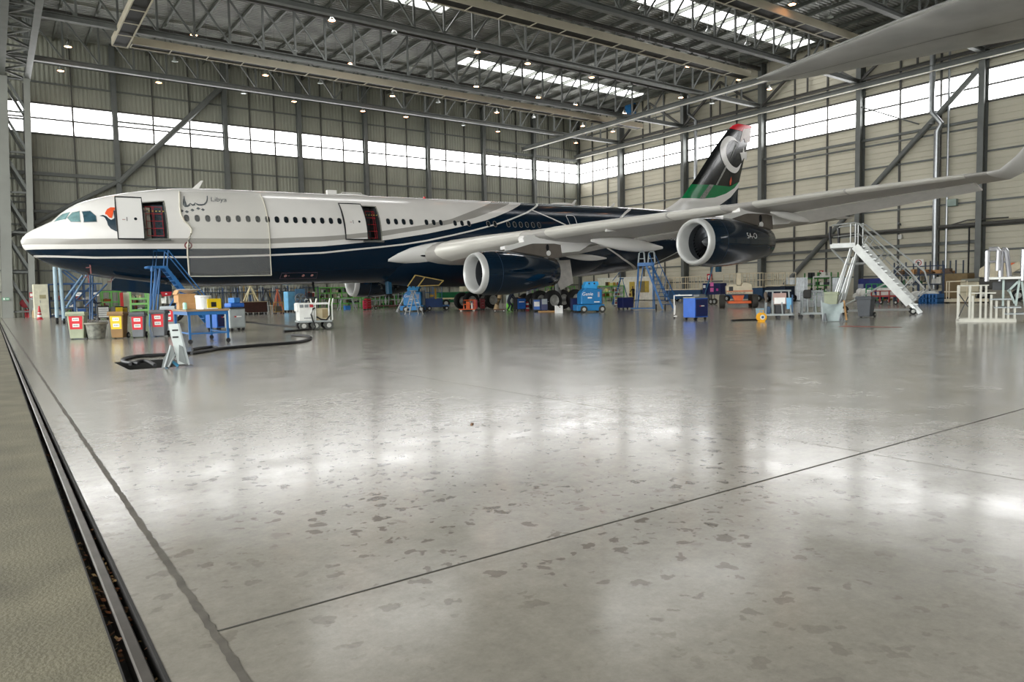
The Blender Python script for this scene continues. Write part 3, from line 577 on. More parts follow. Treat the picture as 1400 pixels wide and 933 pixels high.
# doorways
REDT = mat('red webbing', '#a8202a', .6)
for a0, a1, nm in ((5.35, 6.47, 'forward'), (17.5, 18.62, 'middle')):
    zs = [side(a0, 0).z]; p = spt(a0, t0); q = spt(a1, t1); zb, zt = min(spt(a0, t0).z, spt(a1, t0).z), q.z
    mb = MB(); lo = [spt(a, th, 0) for a in (a0, a1) for th in (t0, t1)]
    V = [spt(a0, t0), spt(a1, t0), spt(a1, t1), spt(a0, t1)]; Bk = [Vector((v.x, -1.2, v.z)) for v in V]
    th5 = [t0+(t1-t0)*k/5 for k in range(6)]
    mb.add(V+Bk, [(0, 1, 5, 4), (4, 5, 6, 7), (2, 3, 7, 6)])
    for a in (a0, a1):
        E_ = [spt(a, t) for t in th5]; mb.add(E_+[Vector((v.x, -1.2, v.z)) for v in E_], [(i, i+1, 7+i, 6+i) for i in range(5)])
    dw = ap('doorway', mb, mat('doorway lining', '#3f4244', .7, var=.2), label='open %s passenger doorway' % nm, smooth=0)
    if a0 < 10:
        b_ = MB(); b_.b2((a0+.05, -2.0, zb), (a0+.45, -1.9, zt-.35)); part(dw, 'galley_panel', b_, mat('cream panel', '#b9b7a6', .6), smooth=0)
        b_ = MB(); b_.b2((a0+.55, -1.8, zb+.02), (a1-.02, -1.75, zt-.2)); part(dw, 'cabin_curtain', b_, mat('blue grey curtain', '#4d5963', .8, var=.3, scale=8), smooth=0)
    nb = MB(); yy = lambda z: -abs(side((a0+a1)/2, z).y)+.12
    cols_ = [a0+.2, a0+.52, a0+.58, a1-.14] if a0 < 10 else [a0+.35, a0+.8, a1-.2]
    for x in cols_: nb.bar((x, yy(zb), zb+.12), (x+.03, yy(zt-.3), zt-.3), .024, .02)
    for k in range(5):
        z = zb+.14+k*(zt-zb-.45)/4
        nb.bar((cols_[0], yy(z), z), (cols_[-1]+.02, yy(z), z), .02, .028)
    part(dw, 'safety_barrier', nb, REDT, 'red webbing ladder across the doorway', smooth=0)
    tp_ = MB(); z = zt-.55
    for k in range(10): tp_.use(mat('yellow tape', '#d8c15a', .6) if k % 2 else BLK); x0 = a0+.25+k*.085; tp_.bar((x0, yy(z)-.03, z), (x0+.085, yy(z)-.03, z), .01, .04)
    part(dw, 'warning_tape', tp_, None, smooth=0)
    fr = MB(); E1 = [spt(a0, t, .015) for t in th5]+[spt(a1, t, .015) for t in th5[::-1]]; E2 = [spt(a0-.06, t0-.02, .015)]+[spt(a0-.06, t, .015) for t in th5[1:-1]]+[spt(a0-.06, t1+.02, .015), spt(a1+.06, t1+.02, .015)]+[spt(a1+.06, t, .015) for t in th5[::-1][1:-1]]+[spt(a1+.06, t0-.02, .015)]
    fr.add(E1+E2, [(i, (i+1) % 12, 12+(i+1) % 12, 12+i) for i in range(12)]); part(dw, 'door_frame', fr, mat('worn frame metal', '#77776c', .6, var=.3, scale=6))
    sl = MB(); sl.b2((a0-.08, -2.98, zb-.12), (a1+.12, -2.5, zb-.04)); part(dw, 'door_sill', sl, mat('sill metal', '#62635f', .6), smooth=0)
    # the opened door panel, parked forward of its hole
    d0, d1, zb2, zt2, o_ = (4.14, 5.3, -.27, 1.8, .4) if a0 < 10 else (16.2, 17.55, -.2, 1.98, .38)
    dm = MB(); nz = 9; na = 5
    cor = lambda i, k: (d0+(d1-d0)*i/na, zb2+(zt2-zb2)*k/nz)
    ref = 9.5 if a0 > 10 else 6.2
    def dp(i, k, off):
        a, z = cor(i, k); p = side(ref, .55*z if a0 < 10 else z, off); p.x = a; p.z = z; return p
    front = [dp(i, k, o_) for i in range(na+1) for k in range(nz+1)]; back = [dp(i, k, o_-.14) for i in range(na+1) for k in range(nz+1)]; m1 = nz+1; tot = len(front)
    dm.use(LIV if a0 > 10 else WHITE); fs = [(i*m1+k, (i+1)*m1+k, (i+1)*m1+k+1, i*m1+k+1) for i in range(na) for k in range(nz)]
    dm.add(front, fs); dm.use(DARK); rim = [i*m1 for i in range(na+1)]+[na*m1+k for k in range(1, m1)]+[i*m1+nz for i in range(na-1, -1, -1)]+[k for k in range(nz-1, 0, -1)]
    dm.add(back, [f[::-1] for f in fs]); dm.add([front[i] for i in rim]+[back[i] for i in rim], [(i, (i+1) % len(rim), len(rim)+(i+1) % len(rim), len(rim)+i) for i in range(len(rim))])
    dr = ap('door', dm, None, label='opened %s passenger door' % nm, smooth=30)
    sm = MB(); R2 = [front[i] for i in rim]; cc = sum(R2, Vector())/len(R2)
    out = [p + (p-cc).normalized()*.075 for p in R2]; inn = [p+Vector((0, -.012, 0)) for p in R2]; out2 = [p+Vector((0, .1, 0)) for p in out]; k_ = len(rim)
    sm.add(inn+out+out2, [(i, (i+1) % k_, k_+(i+1) % k_, k_+i) for i in range(k_)]+[(k_+i, k_+(i+1) % k_, 2*k_+(i+1) % k_, 2*k_+i) for i in range(k_)]); part(dr, 'door_seal', sm, mat('black door seal', '#16181b', .6))
    mid = (d0+d1)/2; f2 = lambda a, z, off: (lambda p: Vector((a, p.y, z)))(side(ref, .55*z if a0 < 10 else z, o_+off))
    zc_ = .72 if a0 < 10 else .85
    part(dr, 'door_window', decal([(mid+.25+.075*math.cos(t*PI/8), zc_+.075*math.sin(t*PI/8)) for t in range(16)], .012, f2), GLASSD)
    part(dr, 'door_handle', decal([(mid-.16, zc_-.12), (mid-.13, zc_-.12), (mid-.13, zc_+.08), (mid-.16, zc_+.08)], .012, f2), DARK)
    part(dr, 'door_stencil', decal([(mid-.36, zc_-.06), (mid-.22, zc_-.06), (mid-.22, zc_-.03), (mid-.36, zc_-.03)], .012, f2), mat('stencil red', '#a06a64', .6))
    ar_ = MB()
    for z in (zb2+.5, zt2-.6): p = side(ref, z); ar_.bar((d1-.05, p.y-.25, z), (d1+.25, p.y+.15, z), .08, .1)
    part(dr, 'hinge_arm', ar_, PRIM, smooth=0)
# belly fairing
FA = [(17.6,-1.9,.3,.9),(18.6,-2.4,1.2,.75),(20,-2.95,2.2,.35),(22,-3.15,2.75,-.1),(25,-3.26,2.95,-.4),(29,-3.3,3.0,-.5),(32,-3.22,2.95,-.5),(34.7,-2.98,2.85,-.55),(36.6,-2.62,2.6,-.7),(38.4,-2.1,1.9,-.9)]
rings = []
for a, bot, w, top in FA:
    t, b, ww = sec(a); top = min(top, -.6); rings.append([Vector((a, -w*1.0*math.cos(th)*(1 if math.sin(th) < 0 else 1), (-1.4 + (bot+1.4)*(-math.sin(th)) if math.sin(th) < 0 else -1.4 + (top+1.4)*math.sin(th)))) for th in [2*PI*k/36 for k in range(36)]])
mb = MB(); mb.loft(rings); ap('belly_fairing', mb, mat('navy belly paint', '#061a2a', .4, var=.05, spec=.2), smooth=50)
# ---- wings
LE = [(2.0,20.8,-1.15),(3.3,21.6,-1.02),(6,23.28,-.65),(8.88,25.08,-.35),(9.84,25.67,-.25),(13.14,27.73,.03),(16.4,29.76,.28),(19.37,31.61,.5),(22.87,33.78,.79),(26.12,35.81,1.0),(28.97,37.58,1.18)]
TE = [(2.0,33.2,-1.35),(9.4,33.0,-.75),(20.05,36.75,.12),(22.87,37.8,.45),(26.12,39.0,.76),(28.97,40.1,1.02)]
TH = [(2,.145),(9.4,.115),(20,.10),(29,.095)]
def wsec(l, n=14):
    a, z = interp(l, LE, 1), interp(l, LE, 2); a2, z2 = interp(l, TE, 1), interp(l, TE, 2); c = a2-a; t = interp(l, TH)*c
    up, lo = [], []
    for k in range(n+1):
        x = .5-.5*math.cos(PI*k/n); y = 5*t/c*(.2969*math.sqrt(x)-.126*x-.3516*x*x+.2843*x**3-.1036*x**4)*c
        zc = z + (z2-z)*x + .012*c*math.sin(PI*x); up.append((a+c*x, zc+y)); lo.append((a+c*x, zc-y*1.0))
    return up[::-1] + lo[1:-1]
def wing(sg):
    ls = [2.0, 3.3, 6, 8.88, 9.84, 13.14, 16.4, 19.37, 22.87, 26.12, 28.4, 28.97]
    mb = MB(); mb.loft([[Vector((a, -l*sg, z)) for a, z in wsec(l)] for l in ls]); w = ap('wing', mb, WINGG, label='%s wing' % ('near' if sg > 0 else 'far'), smooth=40)
    for l0, l1, nm in ((3.7, 8.7, 'slat'), (10.1, 16.2, 'slat'), (16.3, 18.7, 'slat'), (20.1, 23.8, 'slat'), (23.9, 28.2, 'slat')):
        R_ = []
        for k in range(6):
            l = l0+(l1-l0)*k/5; s = wsec(l); n_ = len(s); c = interp(l, TE)-interp(l, LE); a = interp(l, LE); z = interp(l, LE, 2)
            pts = [p for p in s if p[0]-a < .13*c]; upp = sorted([p for p in pts if s.index(p) <= 14], key=lambda p: -p[0]); low = sorted([p for p in pts if s.index(p) > 14], key=lambda p: p[0])
            pr_ = upp+low; R_.append([Vector((p[0]-.03, -l*sg, z+(p[1]-z)*1.08)) for p in pr_])
        m2 = min(len(r) for r in R_); s_ = MB(); s_.loft([r[:m2] for r in R_]); part(w, nm, s_, SLAT, smooth=50)
    # trailing edge flaps, aileron: colour lightened for the light their facing angle catches
    for l0, l1, nm, dr_ in ((3.6, 9.3, 'flap', 0), (10, 19.6, 'flap', .02), (20.2, 27.9, 'aileron', .1)):
        R_ = []
        for k in range(5):
            l = l0+(l1-l0)*k/4; a, z = interp(l, LE), interp(l, LE, 2); a2, z2 = interp(l, TE), interp(l, TE, 2); c = a2-a
            x = .72; za = z+(z2-z)*x; R_.append([Vector((a+c*.70, -l*sg, za-.055*c*.6)), Vector((a+c*.74, -l*sg, za-.07*c*.62)), Vector((a2+.06, -l*sg, z2-.06-dr_*c)), Vector((a2+.08, -l*sg, z2-.02-dr_*.9*c)), Vector((a+c*.74, -l*sg, za+.0))])
        s_ = MB(); s_.loft(R_); part(w, nm, s_, mat('flap paint lightened', '#e2dfda', .35, var=.05), smooth=30)
    # winglet
    tip = wsec(28.97); R_ = []
    for f, (da, dl, dz, sc_) in enumerate(((0, 0, 0, 1), (.5, .35, .12, .85), (1.5, .62, .75, .62), (2.6, .85, 1.65, .4))):
        a0, z0 = interp(28.97, LE), interp(28.97, LE, 2); R_.append([Vector((a0+da+(p[0]-a0)*sc_, -(28.97+dl-(p[1]-z0)*(0 if f == 0 else .6))*sg, z0+dz+(p[1]-z0)*(1 if f == 0 else .4))) for p in tip])
    s_ = MB(); s_.loft(R_); part(w, 'winglet', s_, WHITE, smooth=50)
    # flap track fairings
    for l, f0, f1, r in ((6.3, .72, 1.10, .26), (11.5, .22, 1.07, .5), (20.3, .25, 1.08, .26)):
        a, z = interp(l, LE), interp(l, LE, 2); a2, z2 = interp(l, TE), interp(l, TE, 2); c = a2-a
        R_ = []
        for k in range(9):
            x = f0+(f1-f0)*k/8; s = math.sin(PI*min(max(k/8, .03), .97))**.7; R_.append([Vector((a+c*x, -l*sg+r*.55*s*math.cos(t*PI/8), z+(z2-z)*min(x, 1)-.045*c-r*.55+r*.85*s*math.sin(t*PI/8)-.05*k/8)) for t in range(16)])
        s_ = MB(); s_.loft(R_); part(w, 'flap_track_fairing', s_, WHITE, smooth=50)
    # vent and open bay under the root
    if sg > 0:
        s_ = MB(); s_.prism([(22.3, -1.44), (24.0, -1.2), (24.4, -1.27), (22.9, -1.52)], -3.42, -3.0); part(w, 'open_panel', s_, mat('primer yellow green', '#7d7550', .6, var=.5, scale=6), smooth=0)
        s_ = MB(); s_.ell((21.6, -2.93, -1.2), (.42, .1, .1)); part(w, 'ram_air_inlet', s_, DARK)
        s_ = MB(); s_.prism([(28.05, -.40), (29.0, -.36), (29.05, -.16), (28.1, -.20)], -13.05, -13.0); part(w, 'access_panel', s_, mat('white panel', '#e6e4e0', .4), 'white access panel hanging open', smooth=0)
    return w
WL = wing(1); WR = wing(-1)
# white wing root fillet along the fuselage side
R_ = []
for a, zu, zl, out in ((19.2,-1.4,-1.55,.0),(19.8,-1.05,-1.62,.12),(20.6,-.72,-1.68,.28),(21.4,-.52,-1.76,.42),(22.4,-.35,-1.9,.5),(24,-.2,-2.12,.5),(26,-.1,-2.3,.45),(29,-.15,-2.3,.45),(32,-.4,-2.1,.35),(34.2,-.9,-1.6,.1)):
    ring = []
    for k in range(12):
        z = zl+(zu-zl)*k/11; s = math.sin(PI*k/11)**.5; p = side(a, z); ring.append(Vector((a, p.y-.03-out*s, z)))
    ring += [Vector((r.x, r.y+.6, r.z)) for r in ring[::-1]]; R_.append(ring)
mb = MB(); mb.loft(R_); ap('wing_root_fillet', mb, WHITE, smooth=50)
mb = MB(); mb.add([(v[0], -v[1], v[2]) for v in mb.v] or [(v.x, -v.y, v.z) for r in R_ for v in r], [[i*24+k, i*24+(k+1) % 24, (i+1)*24+(k+1) % 24, (i+1)*24+k] for i in range(len(R_)-1) for k in range(24)]); ap('wing_root_fillet', mb, WHITE, smooth=50)
# ---- engines
FANM = mat('fan blade metal', '#3b3d40', .3, .7)
def engine(a, l, z, nm, open_cowl=False):
    """a, l, z: centre of the intake lip"""
    y = -l; o = (a, y, z)
    e = MB(); prof = [(1.13, .12), (1.2, .35), (1.27, .8), (1.3, 1.4), (1.29, 2.2), (1.23, 3.0), (1.12, 3.9), (.98, 4.8), (.84, 5.7), (.82, 5.72), (.8, 5.3), (.8, 4.2)]
    e.lathe(prof, o, 'x', 40, cap=False); E_ = ap('engine', e, NAVY, label='engine under the %s wing' % nm, smooth=40)
    b = MB(); b.lathe([(1.205, .36), (1.17, .14), (1.12, .03), (1.06, 0), (1.0, .04), (.955, .15), (.93, .4), (.925, .75)], o, 'x', 40, cap=False); part(E_, 'intake_lip', b, LIPM, smooth=60)
    b = MB(); b.lathe([(.926, .74), (.93, 1.15)], o, 'x', 40, cap=False); part(E_, 'intake_duct', b, mat('intake duct', '#34373a', .5), smooth=60)
    b = MB(); nb_ = 34
    for k in range(nb_):
        t = 2*PI*k/nb_; b1 = []
        for r, tw in ((.24, .0), (.55, .05), (.915, .11)):
            for s in (-.5, .5): tt = t + s*(.16/ max(r, .3))*.9 + tw; b1.append((a+1.15+s*(.16 if r < .5 else .1), y+r*math.cos(tt), z+r*math.sin(tt)))
        b.add(b1, [(0, 1, 3, 2), (2, 3, 5, 4)])
    b.lathe([(.93, 1.32), (.01, 1.32)], o, 'x', 32, cap=False); f = part(E_, 'fan', b, FANM, smooth=0)
    b = MB(); b.lathe([(.005, .78), (.09, .84), (.17, .98), (.25, 1.2)], o, 'x', 20, cap=False); part(f, 'spinner', b, mat('spinner grey', '#5a5c5e', .4)); 
    b = MB(); b.tube([Vector((a+.80+.10*k/7, y+(.03+.011*k)*math.cos(k*.7), z+(.03+.011*k)*math.sin(k*.7))) for k in range(9)], .016, 5); part(f, 'spiral_mark', b, WHITE)
    b = MB(); b.lathe([(.8, 4.4), (.01, 4.4)], o, 'x', 24, cap=False); part(E_, 'exhaust', b, DARK)
    for x, m_ in ((1.25, mat('cowl joint line', '#38485a', .4)),):
        b = MB(); rr = interp(x, [(h, r) for r, h in prof]); b.lathe([(rr+.006, x-.012), (rr+.006, x+.012)], o, 'x', 40, cap=False); part(E_, 'cowl_joint', b, m_)
    return E_
EL = [(21.2, 9.37, -2.565, 'near inner'), (28.4, 19.23, -1.42, 'near outer'), (21.2, -9.37, -2.565, 'far inner'), (28.4, -19.23, -1.42, 'far outer')]
ENG = [engine(*e) for e in EL]
def px2(x, y, l):
    r = ray(x, y); o = CAM-ND; t = (l-o.dot(DL))/r.dot(DL); p = o+r*t; return (p.dot(DA), p.dot(DU))
zm = lambda x0, y0, pts: [px2(x0+x/9.333, y0+y/9.333, 9.62) for x, y in pts]
PYL = zm(620, 310, [(500, 312), (660, 290), (960, 222), (1290, 210), (1390, 235), (1390, 385), (1240, 420), (1000, 400), (740, 360)])
BAND = zm(620, 310, [(655, 250), (780, 225), (900, 195), (885, 150), (900, 118), (1000, 100), (1038, 108), (1045, 125), (1100, 150), (1400, 190), (1400, 238), (1290, 217), (1010, 217), (960, 228), (720, 302), (660, 306)])
REAR = zm(740, 260, [(240, 560), (560, 590), (770, 612), (640, 685), (490, 782), (268, 802)])
DISC = zm(740, 260, [(98, 805)])[0]; HOLE = zm(740, 260, [(84, 735)])[0]
for (a, l, z, nm), E_ in zip(EL, ENG):
    sg = 1 if l > 0 else -1; da, dz = a-21.2, z+2.565
    if abs(l) > 15: dz -= .16
    mv = lambda P: [(x+da, y+dz) for x, y in P]
    b = MB(); b.prism(mv(PYL), -l-.2, -l+.2); P_ = ap('pylon', b, PRIM, label='pylon of the %s engine' % nm, smooth=0)
    b = MB(); b.prism(mv(BAND), -l-.26, -l+.26); part(P_, 'leading_fairing', b, WHITE, smooth=0)
    b = MB(); b.prism(mv(REAR), -l-.24, -l+.24); part(P_, 'rear_fairing', b, WHITE, smooth=0)
    dx, dy = mv([DISC])[0]; b = MB(); b.prism([(dx+.16*math.cos(t*PI/8), dy+.16*math.sin(t*PI/8)) for t in range(16)], -l-.23*sg, -l-.19*sg); part(P_, 'inspection_disc', b, WHITE, smooth=0)
    dx, dy = mv([HOLE])[0]; b = MB(); b.prism([(dx+.11*math.cos(t*PI/6), dy+.2*math.sin(t*PI/6)) for t in range(12)], -l-.23*sg, -l-.19*sg); part(P_, 'inspection_hole', b, DARK, smooth=0)
# opened gearbox cowl on the far engine, seen under the belly
b = MB()
for k in range(26): t = random.uniform(-2.9, -.5); x = random.uniform(1.5, 3.6); r = 1.27; b.box((21.2+x, 9.37+r*math.cos(t), -2.565+r*math.sin(t)), (random.uniform(.1, .4), random.uniform(.08, .2), random.uniform(.08, .25)), random.uniform(0, 3))
part(ENG[2], 'exposed_gearbox', b, mat('engine casing', '#2e302c', .6, .3, var=.5, scale=5), smooth=0)
t = txt('5A-O', .42, mat('white lettering', '#e8e8e4', .4), 'registration', ENG[1], extrude=0)
for v in t.data.vertices:
    a = 28.4+2.75+v.co.x; zz = .12+v.co.y; r = interp(a-28.4, [(.8, 1.27), (1.4, 1.3), (2.2, 1.29), (3.0, 1.23), (3.9, 1.12)])+.012; v.co = Vector((a, -19.23-math.sqrt(max(r*r-zz*zz, .01)), -1.42+zz))
# ---- fin, tailplanes
def finsec(z):
    tab = [(2.5, 45.6, 56.1), (3.0, 47.0, 55.95), (3.95, 48.67, 55.9), (5.63, 50.3, 56.35), (8.4, 52.78, 57.3), (10.3, 54.75, 58.0), (10.85, 55.5, 58.25), (11.05, 56.1, 58.3)]
    le, te = interp(z, tab, 1), interp(z, tab, 2); c = te-le; t = .085*c if z > 3.5 else .07*c
    return [(le+c*(.5-.5*math.cos(PI*k/10)), s*5*t*(.2969*math.sqrt(.5-.5*math.cos(PI*k/10))-.126*(.5-.5*math.cos(PI*k/10))-.3516*(.5-.5*math.cos(PI*k/10))**2+.2843*(.5-.5*math.cos(PI*k/10))**3-.1036*(.5-.5*math.cos(PI*k/10))**4)) for s, r_ in ((-1, range(11)), (1, range(9, 0, -1))) for k in r_]
def fy(a, z, off=0):
    s = finsec(z)[:11]; return Vector((a, interp(a, s)-off, z))
BLKF = mat('black fin paint', '#16181a', .2, coat=.2)
mb = MB(); mb.loft([[Vector((x, y, z)) for x, y in finsec(z)] for z in (2.2, 3, 3.95, 4.8, 5.63, 7, 8.4, 9.4, 10.3, 10.85, 11.05)]); FIN = ap('tail_fin', mb, BLKF, smooth=40)
GRN = mat('green fin paint', '#0b7a45', .25); REDF = mat('red fin paint', '#c8202e', .25)
def wrap(z0, z1, k):
    R_ = []
    for i in range(5):
        z = z0+(z1-z0)*i/4; q = finsec(z); mx_ = sum(p[0] for p in q)/len(q); R_.append([Vector((mx_+(x-mx_)*(1+.008*k), y+(.012*k if y > 0 else -.012*k if y < 0 else 0), z)) for x, y in q])
    b = MB(); b.loft(R_); return b
part(FIN, 'fin_root', wrap(2.2, 3.86, 1), WHITE, smooth=40)
part(FIN, 'green_wrap', wrap(3.86, 5.14, 1), GRN, smooth=40)
part(FIN, 'green_band', decal([(48.65,3.86),(49.4,4.45),(50.11,5.12),(52.19,5.18),(54.85,5.17),(56.15,5.65),(56.1,5.5),(55.57,5.07),(54.27,4.5),(52.59,4.06),(50.82,3.88)], .022, fy), GRN)
part(FIN, 'white_band', decal([(46.2,2.7),(47.1,3.02),(48.65,3.86),(50.82,3.88),(52.59,4.06),(54.27,4.5),(55.57,5.07),(56.3,5.68),(56.2,5.15),(54.98,4.2),(53.4,3.45),(52.6,2.9),(50,2.6)], .03, fy), WHITE)
part(FIN, 'navy_corner', decal([(53.4,3.45),(54.98,4.2),(56.2,5.15),(55.9,3.95),(55.9,2.6),(52.6,2.6)], .032, fy), NAVY)
part(FIN, 'red_tip', decal([(54.98,10.5),(55.5,10.83),(56.1,11.02),(58.2,11.02),(58.15,10.8),(56.9,10.62),(56.75,10.38)], .025, fy), REDF)
def smooth(P, n=4):
    o = []
    for i in range(len(P)-1):
        a, b, c, d = (Vector(P[max(i-1, 0)]), Vector(P[i]), Vector(P[i+1]), Vector(P[min(i+2, len(P)-1)]))
        for k in range(n): u = k/n; o.append(tuple(.5*((2*b)+(c-a)*u+(2*a-5*b+4*c-d)*u*u+(3*b-a-3*c+d)*u**3)))
    return o+[P[-1]]
CO = smooth([(56.1,9.3),(55.4,9.70),(54.6,9.74),(53.95,9.3),(53.5,8.55),(53.72,7.5),(54.6,6.68),(55.6,6.45),(56.25,6.8),(56.62,7.44)], 4); CI = smooth([(56.1,9.28),(55.55,9.42),(54.95,9.36),(54.5,9.0),(54.28,8.4),(54.4,7.8),(54.85,7.3),(55.4,7.03),(56.0,7.0),(56.6,7.46)], 4)
mb = MB(); mb.add([fy(o[0]+(i[0]-o[0])*f/4, o[1]+(i[1]-o[1])*f/4, .035) for o, i in zip(CO, CI) for f in range(5)], [(r*5+f, r*5+f+1, r*5+f+6, r*5+f+5) for r in range(len(CO)-1) for f in range(4)])
part(FIN, 'white_crescent', mb, WHITE)
sp_ = [];
for k in range(10): r = .72 if k % 2 == 0 else .29; t = PI/2+.15+k*PI/5; sp_.append((56.98+r*.85*math.cos(t), 8.25+r*math.sin(t)))
part(FIN, 'white_star', decal(sp_, .035, fy, .2), WHITE)
part(FIN, 'primed_rudder_top', decal([(56.75,10.38),(56.95,10.62),(58.15,10.8),(57.95,9.5),(57.2,9.4),(57.0,9.75),(56.5,9.35),(56.4,9.5)], .03, fy), mat('pinkish primer', '#c9bcb8', .4, var=.15, scale=2))
for q in ([(55.75,9.1),(55.85,9.05),(55.1,7.9),(54.9,7.7)], [(54.4,7.3),(54.7,7.3),(53.4,5.7),(53.0,5.2),(52.75,5.2)], [(51.9,5.2),(52.5,5.2),(51.2,3.9),(50.5,3.9)]): part(FIN, 'sanded_streak', decal(q, .034, fy), mat('sanded streak', '#7d7f78', .5, var=.5, scale=6))
part(FIN, 'orange_crest', decal([(54.8,5.6),(55.05,6.1),(55.15,5.7),(55.0,5.35),(54.85,5.3)], .03, fy), ORG)
for sg in (1, -1):
    R_ = []
    for l, a0, a1, z in ((.6, 50.6, 57.0, .9), (5, 53.2, 58.1, 1.2), (9.6, 56.0, 59.3, 1.5)):
        c = a1-a0; R_.append([Vector((a0+c*x, -l*sg, z+y*c)) for x, y in ((0, 0), (.08, .04), (.35, .055), (1, .0), (.35, -.05), (.08, -.035))])
    mb = MB(); mb.loft(R_); ap('tailplane', mb, WINGG, label='%s tailplane' % ('near' if sg > 0 else 'far'), smooth=40)
# aerials and humps on the crown
for a, h in ((8.55, .55), (36.2, .5), (40.3, .4)):
    mb = MB(); z = sec(a)[0]-.06; mb.prism([(a-.28, z), (a+.12, z), (a+.42, z+h), (a+.3, z+h)], -.025, .025); ap('blade_aerial', mb, WHITE, smooth=0)
for a, ln, h in ((17.9, 2.6, .13), (36.5-1.2, 2.6, .2)):
    mb = MB(); mb.ell((a, 0, sec(a)[0]-.02), (ln/2, .35, h)); ap('crown_hump', mb, WHITE)
mb = MB(); mb.box((16.6, 0, 2.95), (.6, .3, .28)); mb.tube([(17.2, 0, 2.85), (17.3, 0, 3.0), (18.6, 0, 3.0), (18.7, 0, 2.85)], .025, 6); ap('crown_fitting', mb, WHITE, smooth=0)
mb = MB(); mb.lathe([(.1, 0), (.1, .1), (.05, .16)], (23.2, 0, 2.81), n=12); ap('beacon', mb, mat('red beacon glass', '#cc3333', .2))
# pitot tubes with red covers
for a, z in ((2.9, -1.55), (2.85, -2.0), (3.95, -2.28)):
    p = side(a, z); mb = MB(); mb.tube([p, p+Vector((0, -.15, -.12)), p+Vector((-.2, -.17, -.14))], .03, 6); mb.box(p+Vector((0, -.1, -.25)), (.06, .05, .4)); ap('probe_cover', mb, mat('faded red cover', '#8d5a57', .7), smooth=0)
# drain mast, blue strut, hanging panel
mb = MB(); mb.prism([(15.0, -2.75), (15.15, -2.75), (15.2, -3.25), (15.1, -3.3)], -.03, .03); ap('drain_mast', mb, DARK, smooth=0)
# ---- landing gear
METG = mat('gear grey', '#9b9d9b', .45, .2, var=.15, scale=3); HUB = mat('wheel hub grey', '#b6b6b0', .45, .2)
def gwheel(par, c, r=.7, w=.46):
    b = MB(); b.lathe([(r*.55, -w/2), (r*.86, -w/2), (r*.97, -w*.36), (r, -w*.2), (r, w*.2), (r*.97, w*.36), (r*.86, w/2), (r*.55, w/2)], c, 'y', 28, cap=False); g = part(par, 'wheel', b, RUB, smooth=50)
    b = MB(); b.lathe([(r*.55, -w*.44), (r*.46, -w*.3), (r*.3, -w*.22), (r*.2, -w*.42), (r*.02, -w*.46)], c, 'y', 24, cap=False); b.lathe([(r*.55, w*.44), (r*.46, w*.3), (r*.3, w*.22), (r*.2, w*.42), (r*.02, w*.46)], c, 'y', 24, cap=False); part(g, 'hub', b, HUB, smooth=40)
    return g
zg = lambda a: -(ND.z + DA.z*a)/DU.z     # floor height in aircraft axes
for sg in (1, -1):
    a = 30.35; l = 5.34*sg; z0 = zg(a)
    b = MB(); b.tube([(a, -l, z0+.75), (a, -l, -1.2)], .19, 14); b.tube([(a, -l, -2.0), (a, -l*.55, -2.6)], .09, 8); b.tube([(a, -l, z0+1.7), (a+1.7, -l*.8, -2.4)], .08, 8); G = ap('main_gear', b, METG, label='%s main landing gear' % ('near' if sg > 0 else 'far'), smooth=40)
    b = MB(); b.tube([(a-1, -l, z0+.7), (a+1, -l, z0+.72)], .13, 10); 
    for da in (-.98, .98): b.tube([(a+da, -l-.75, z0+.69), (a+da, -l+.75, z0+.69)], .09, 8)
    part(G, 'bogie_beam', b, METG)
    for da in (-.98, .98):
        for dl in (-.72, .72): gwheel(G, (a+da, -l+dl, z0+.7))
    b = MB(); yy = -l-.55*sg; b.add([(a-.9, yy, -1.75), (a+.75, yy, -1.7), (a+.95, yy-.05*sg, -3.3), (a-.15, yy-.05*sg, -3.75), (a-.55, yy, -2.7)], [(0, 1, 2, 3, 4)]); b.add([(a-.9, yy+.06*sg, -1.75), (a+.75, yy+.06*sg, -1.7), (a+.95, yy+.01*sg, -3.3), (a-.15, yy+.01*sg, -3.75), (a-.55, yy+.06*sg, -2.7)], [(4, 3, 2, 1, 0)]); part(G, 'gear_door', b, mat('grey gear door', '#c4c0ba', .4), smooth=0)
    for k in range(7): 
        b = MB(); x = a+random.uniform(-.5, .5); b.tube([(x, -l+.2, z0+.8), (x+random.uniform(-.3, .3), -l-.2, z0+1.5), (x+random.uniform(-.3, .3), -l, -2.6)], .03, 5); part(G, 'hydraulic_line', b, METG if k % 2 else DARK)
a = 31.7; z0 = zg(a); b = MB(); b.tube([(a, 0, z0+.6), (a, 0, -2.9)], .16, 12); G = ap('centre_gear', b, METG)
for dl in (-.42, .42): gwheel(G, (a, dl, z0+.6), .6, .38)
a = 6.9; z0 = zg(a); b = MB(); b.tube([(a, 0, z0+.53), (a-.15, 0, -2.2)], .13, 12); b.tube([(a-.05, 0, z0+1.1), (a+1.8, 0, -2.6)], .07, 8); b.tube([(a, -.1, z0+1.5), (a-1.2, -.1, -2.45)], .05, 8); G = ap('nose_gear', b, METG, label='nose landing gear')
for dl in (-.36, .36): gwheel(G, (a, dl, z0+.53), .53, .34)
b = MB(); b.box((a+.05, -.2, z0+1.15), (.5, .35, .5)); part(G, 'steering_unit', b, METG, smooth=0, bevel=.06)
b = MB()
for k in range(9): b.box((a+random.uniform(-.5, .5), random.uniform(-.45, .2), z0+random.uniform(1.0, 2.1)), (random.uniform(.06, .3), .1, random.uniform(.06, .3)), random.uniform(0, 3))
part(G, 'actuators', b, mat('bright fittings', '#bdbdb6', .4, .4, var=.3, scale=8), smooth=0)
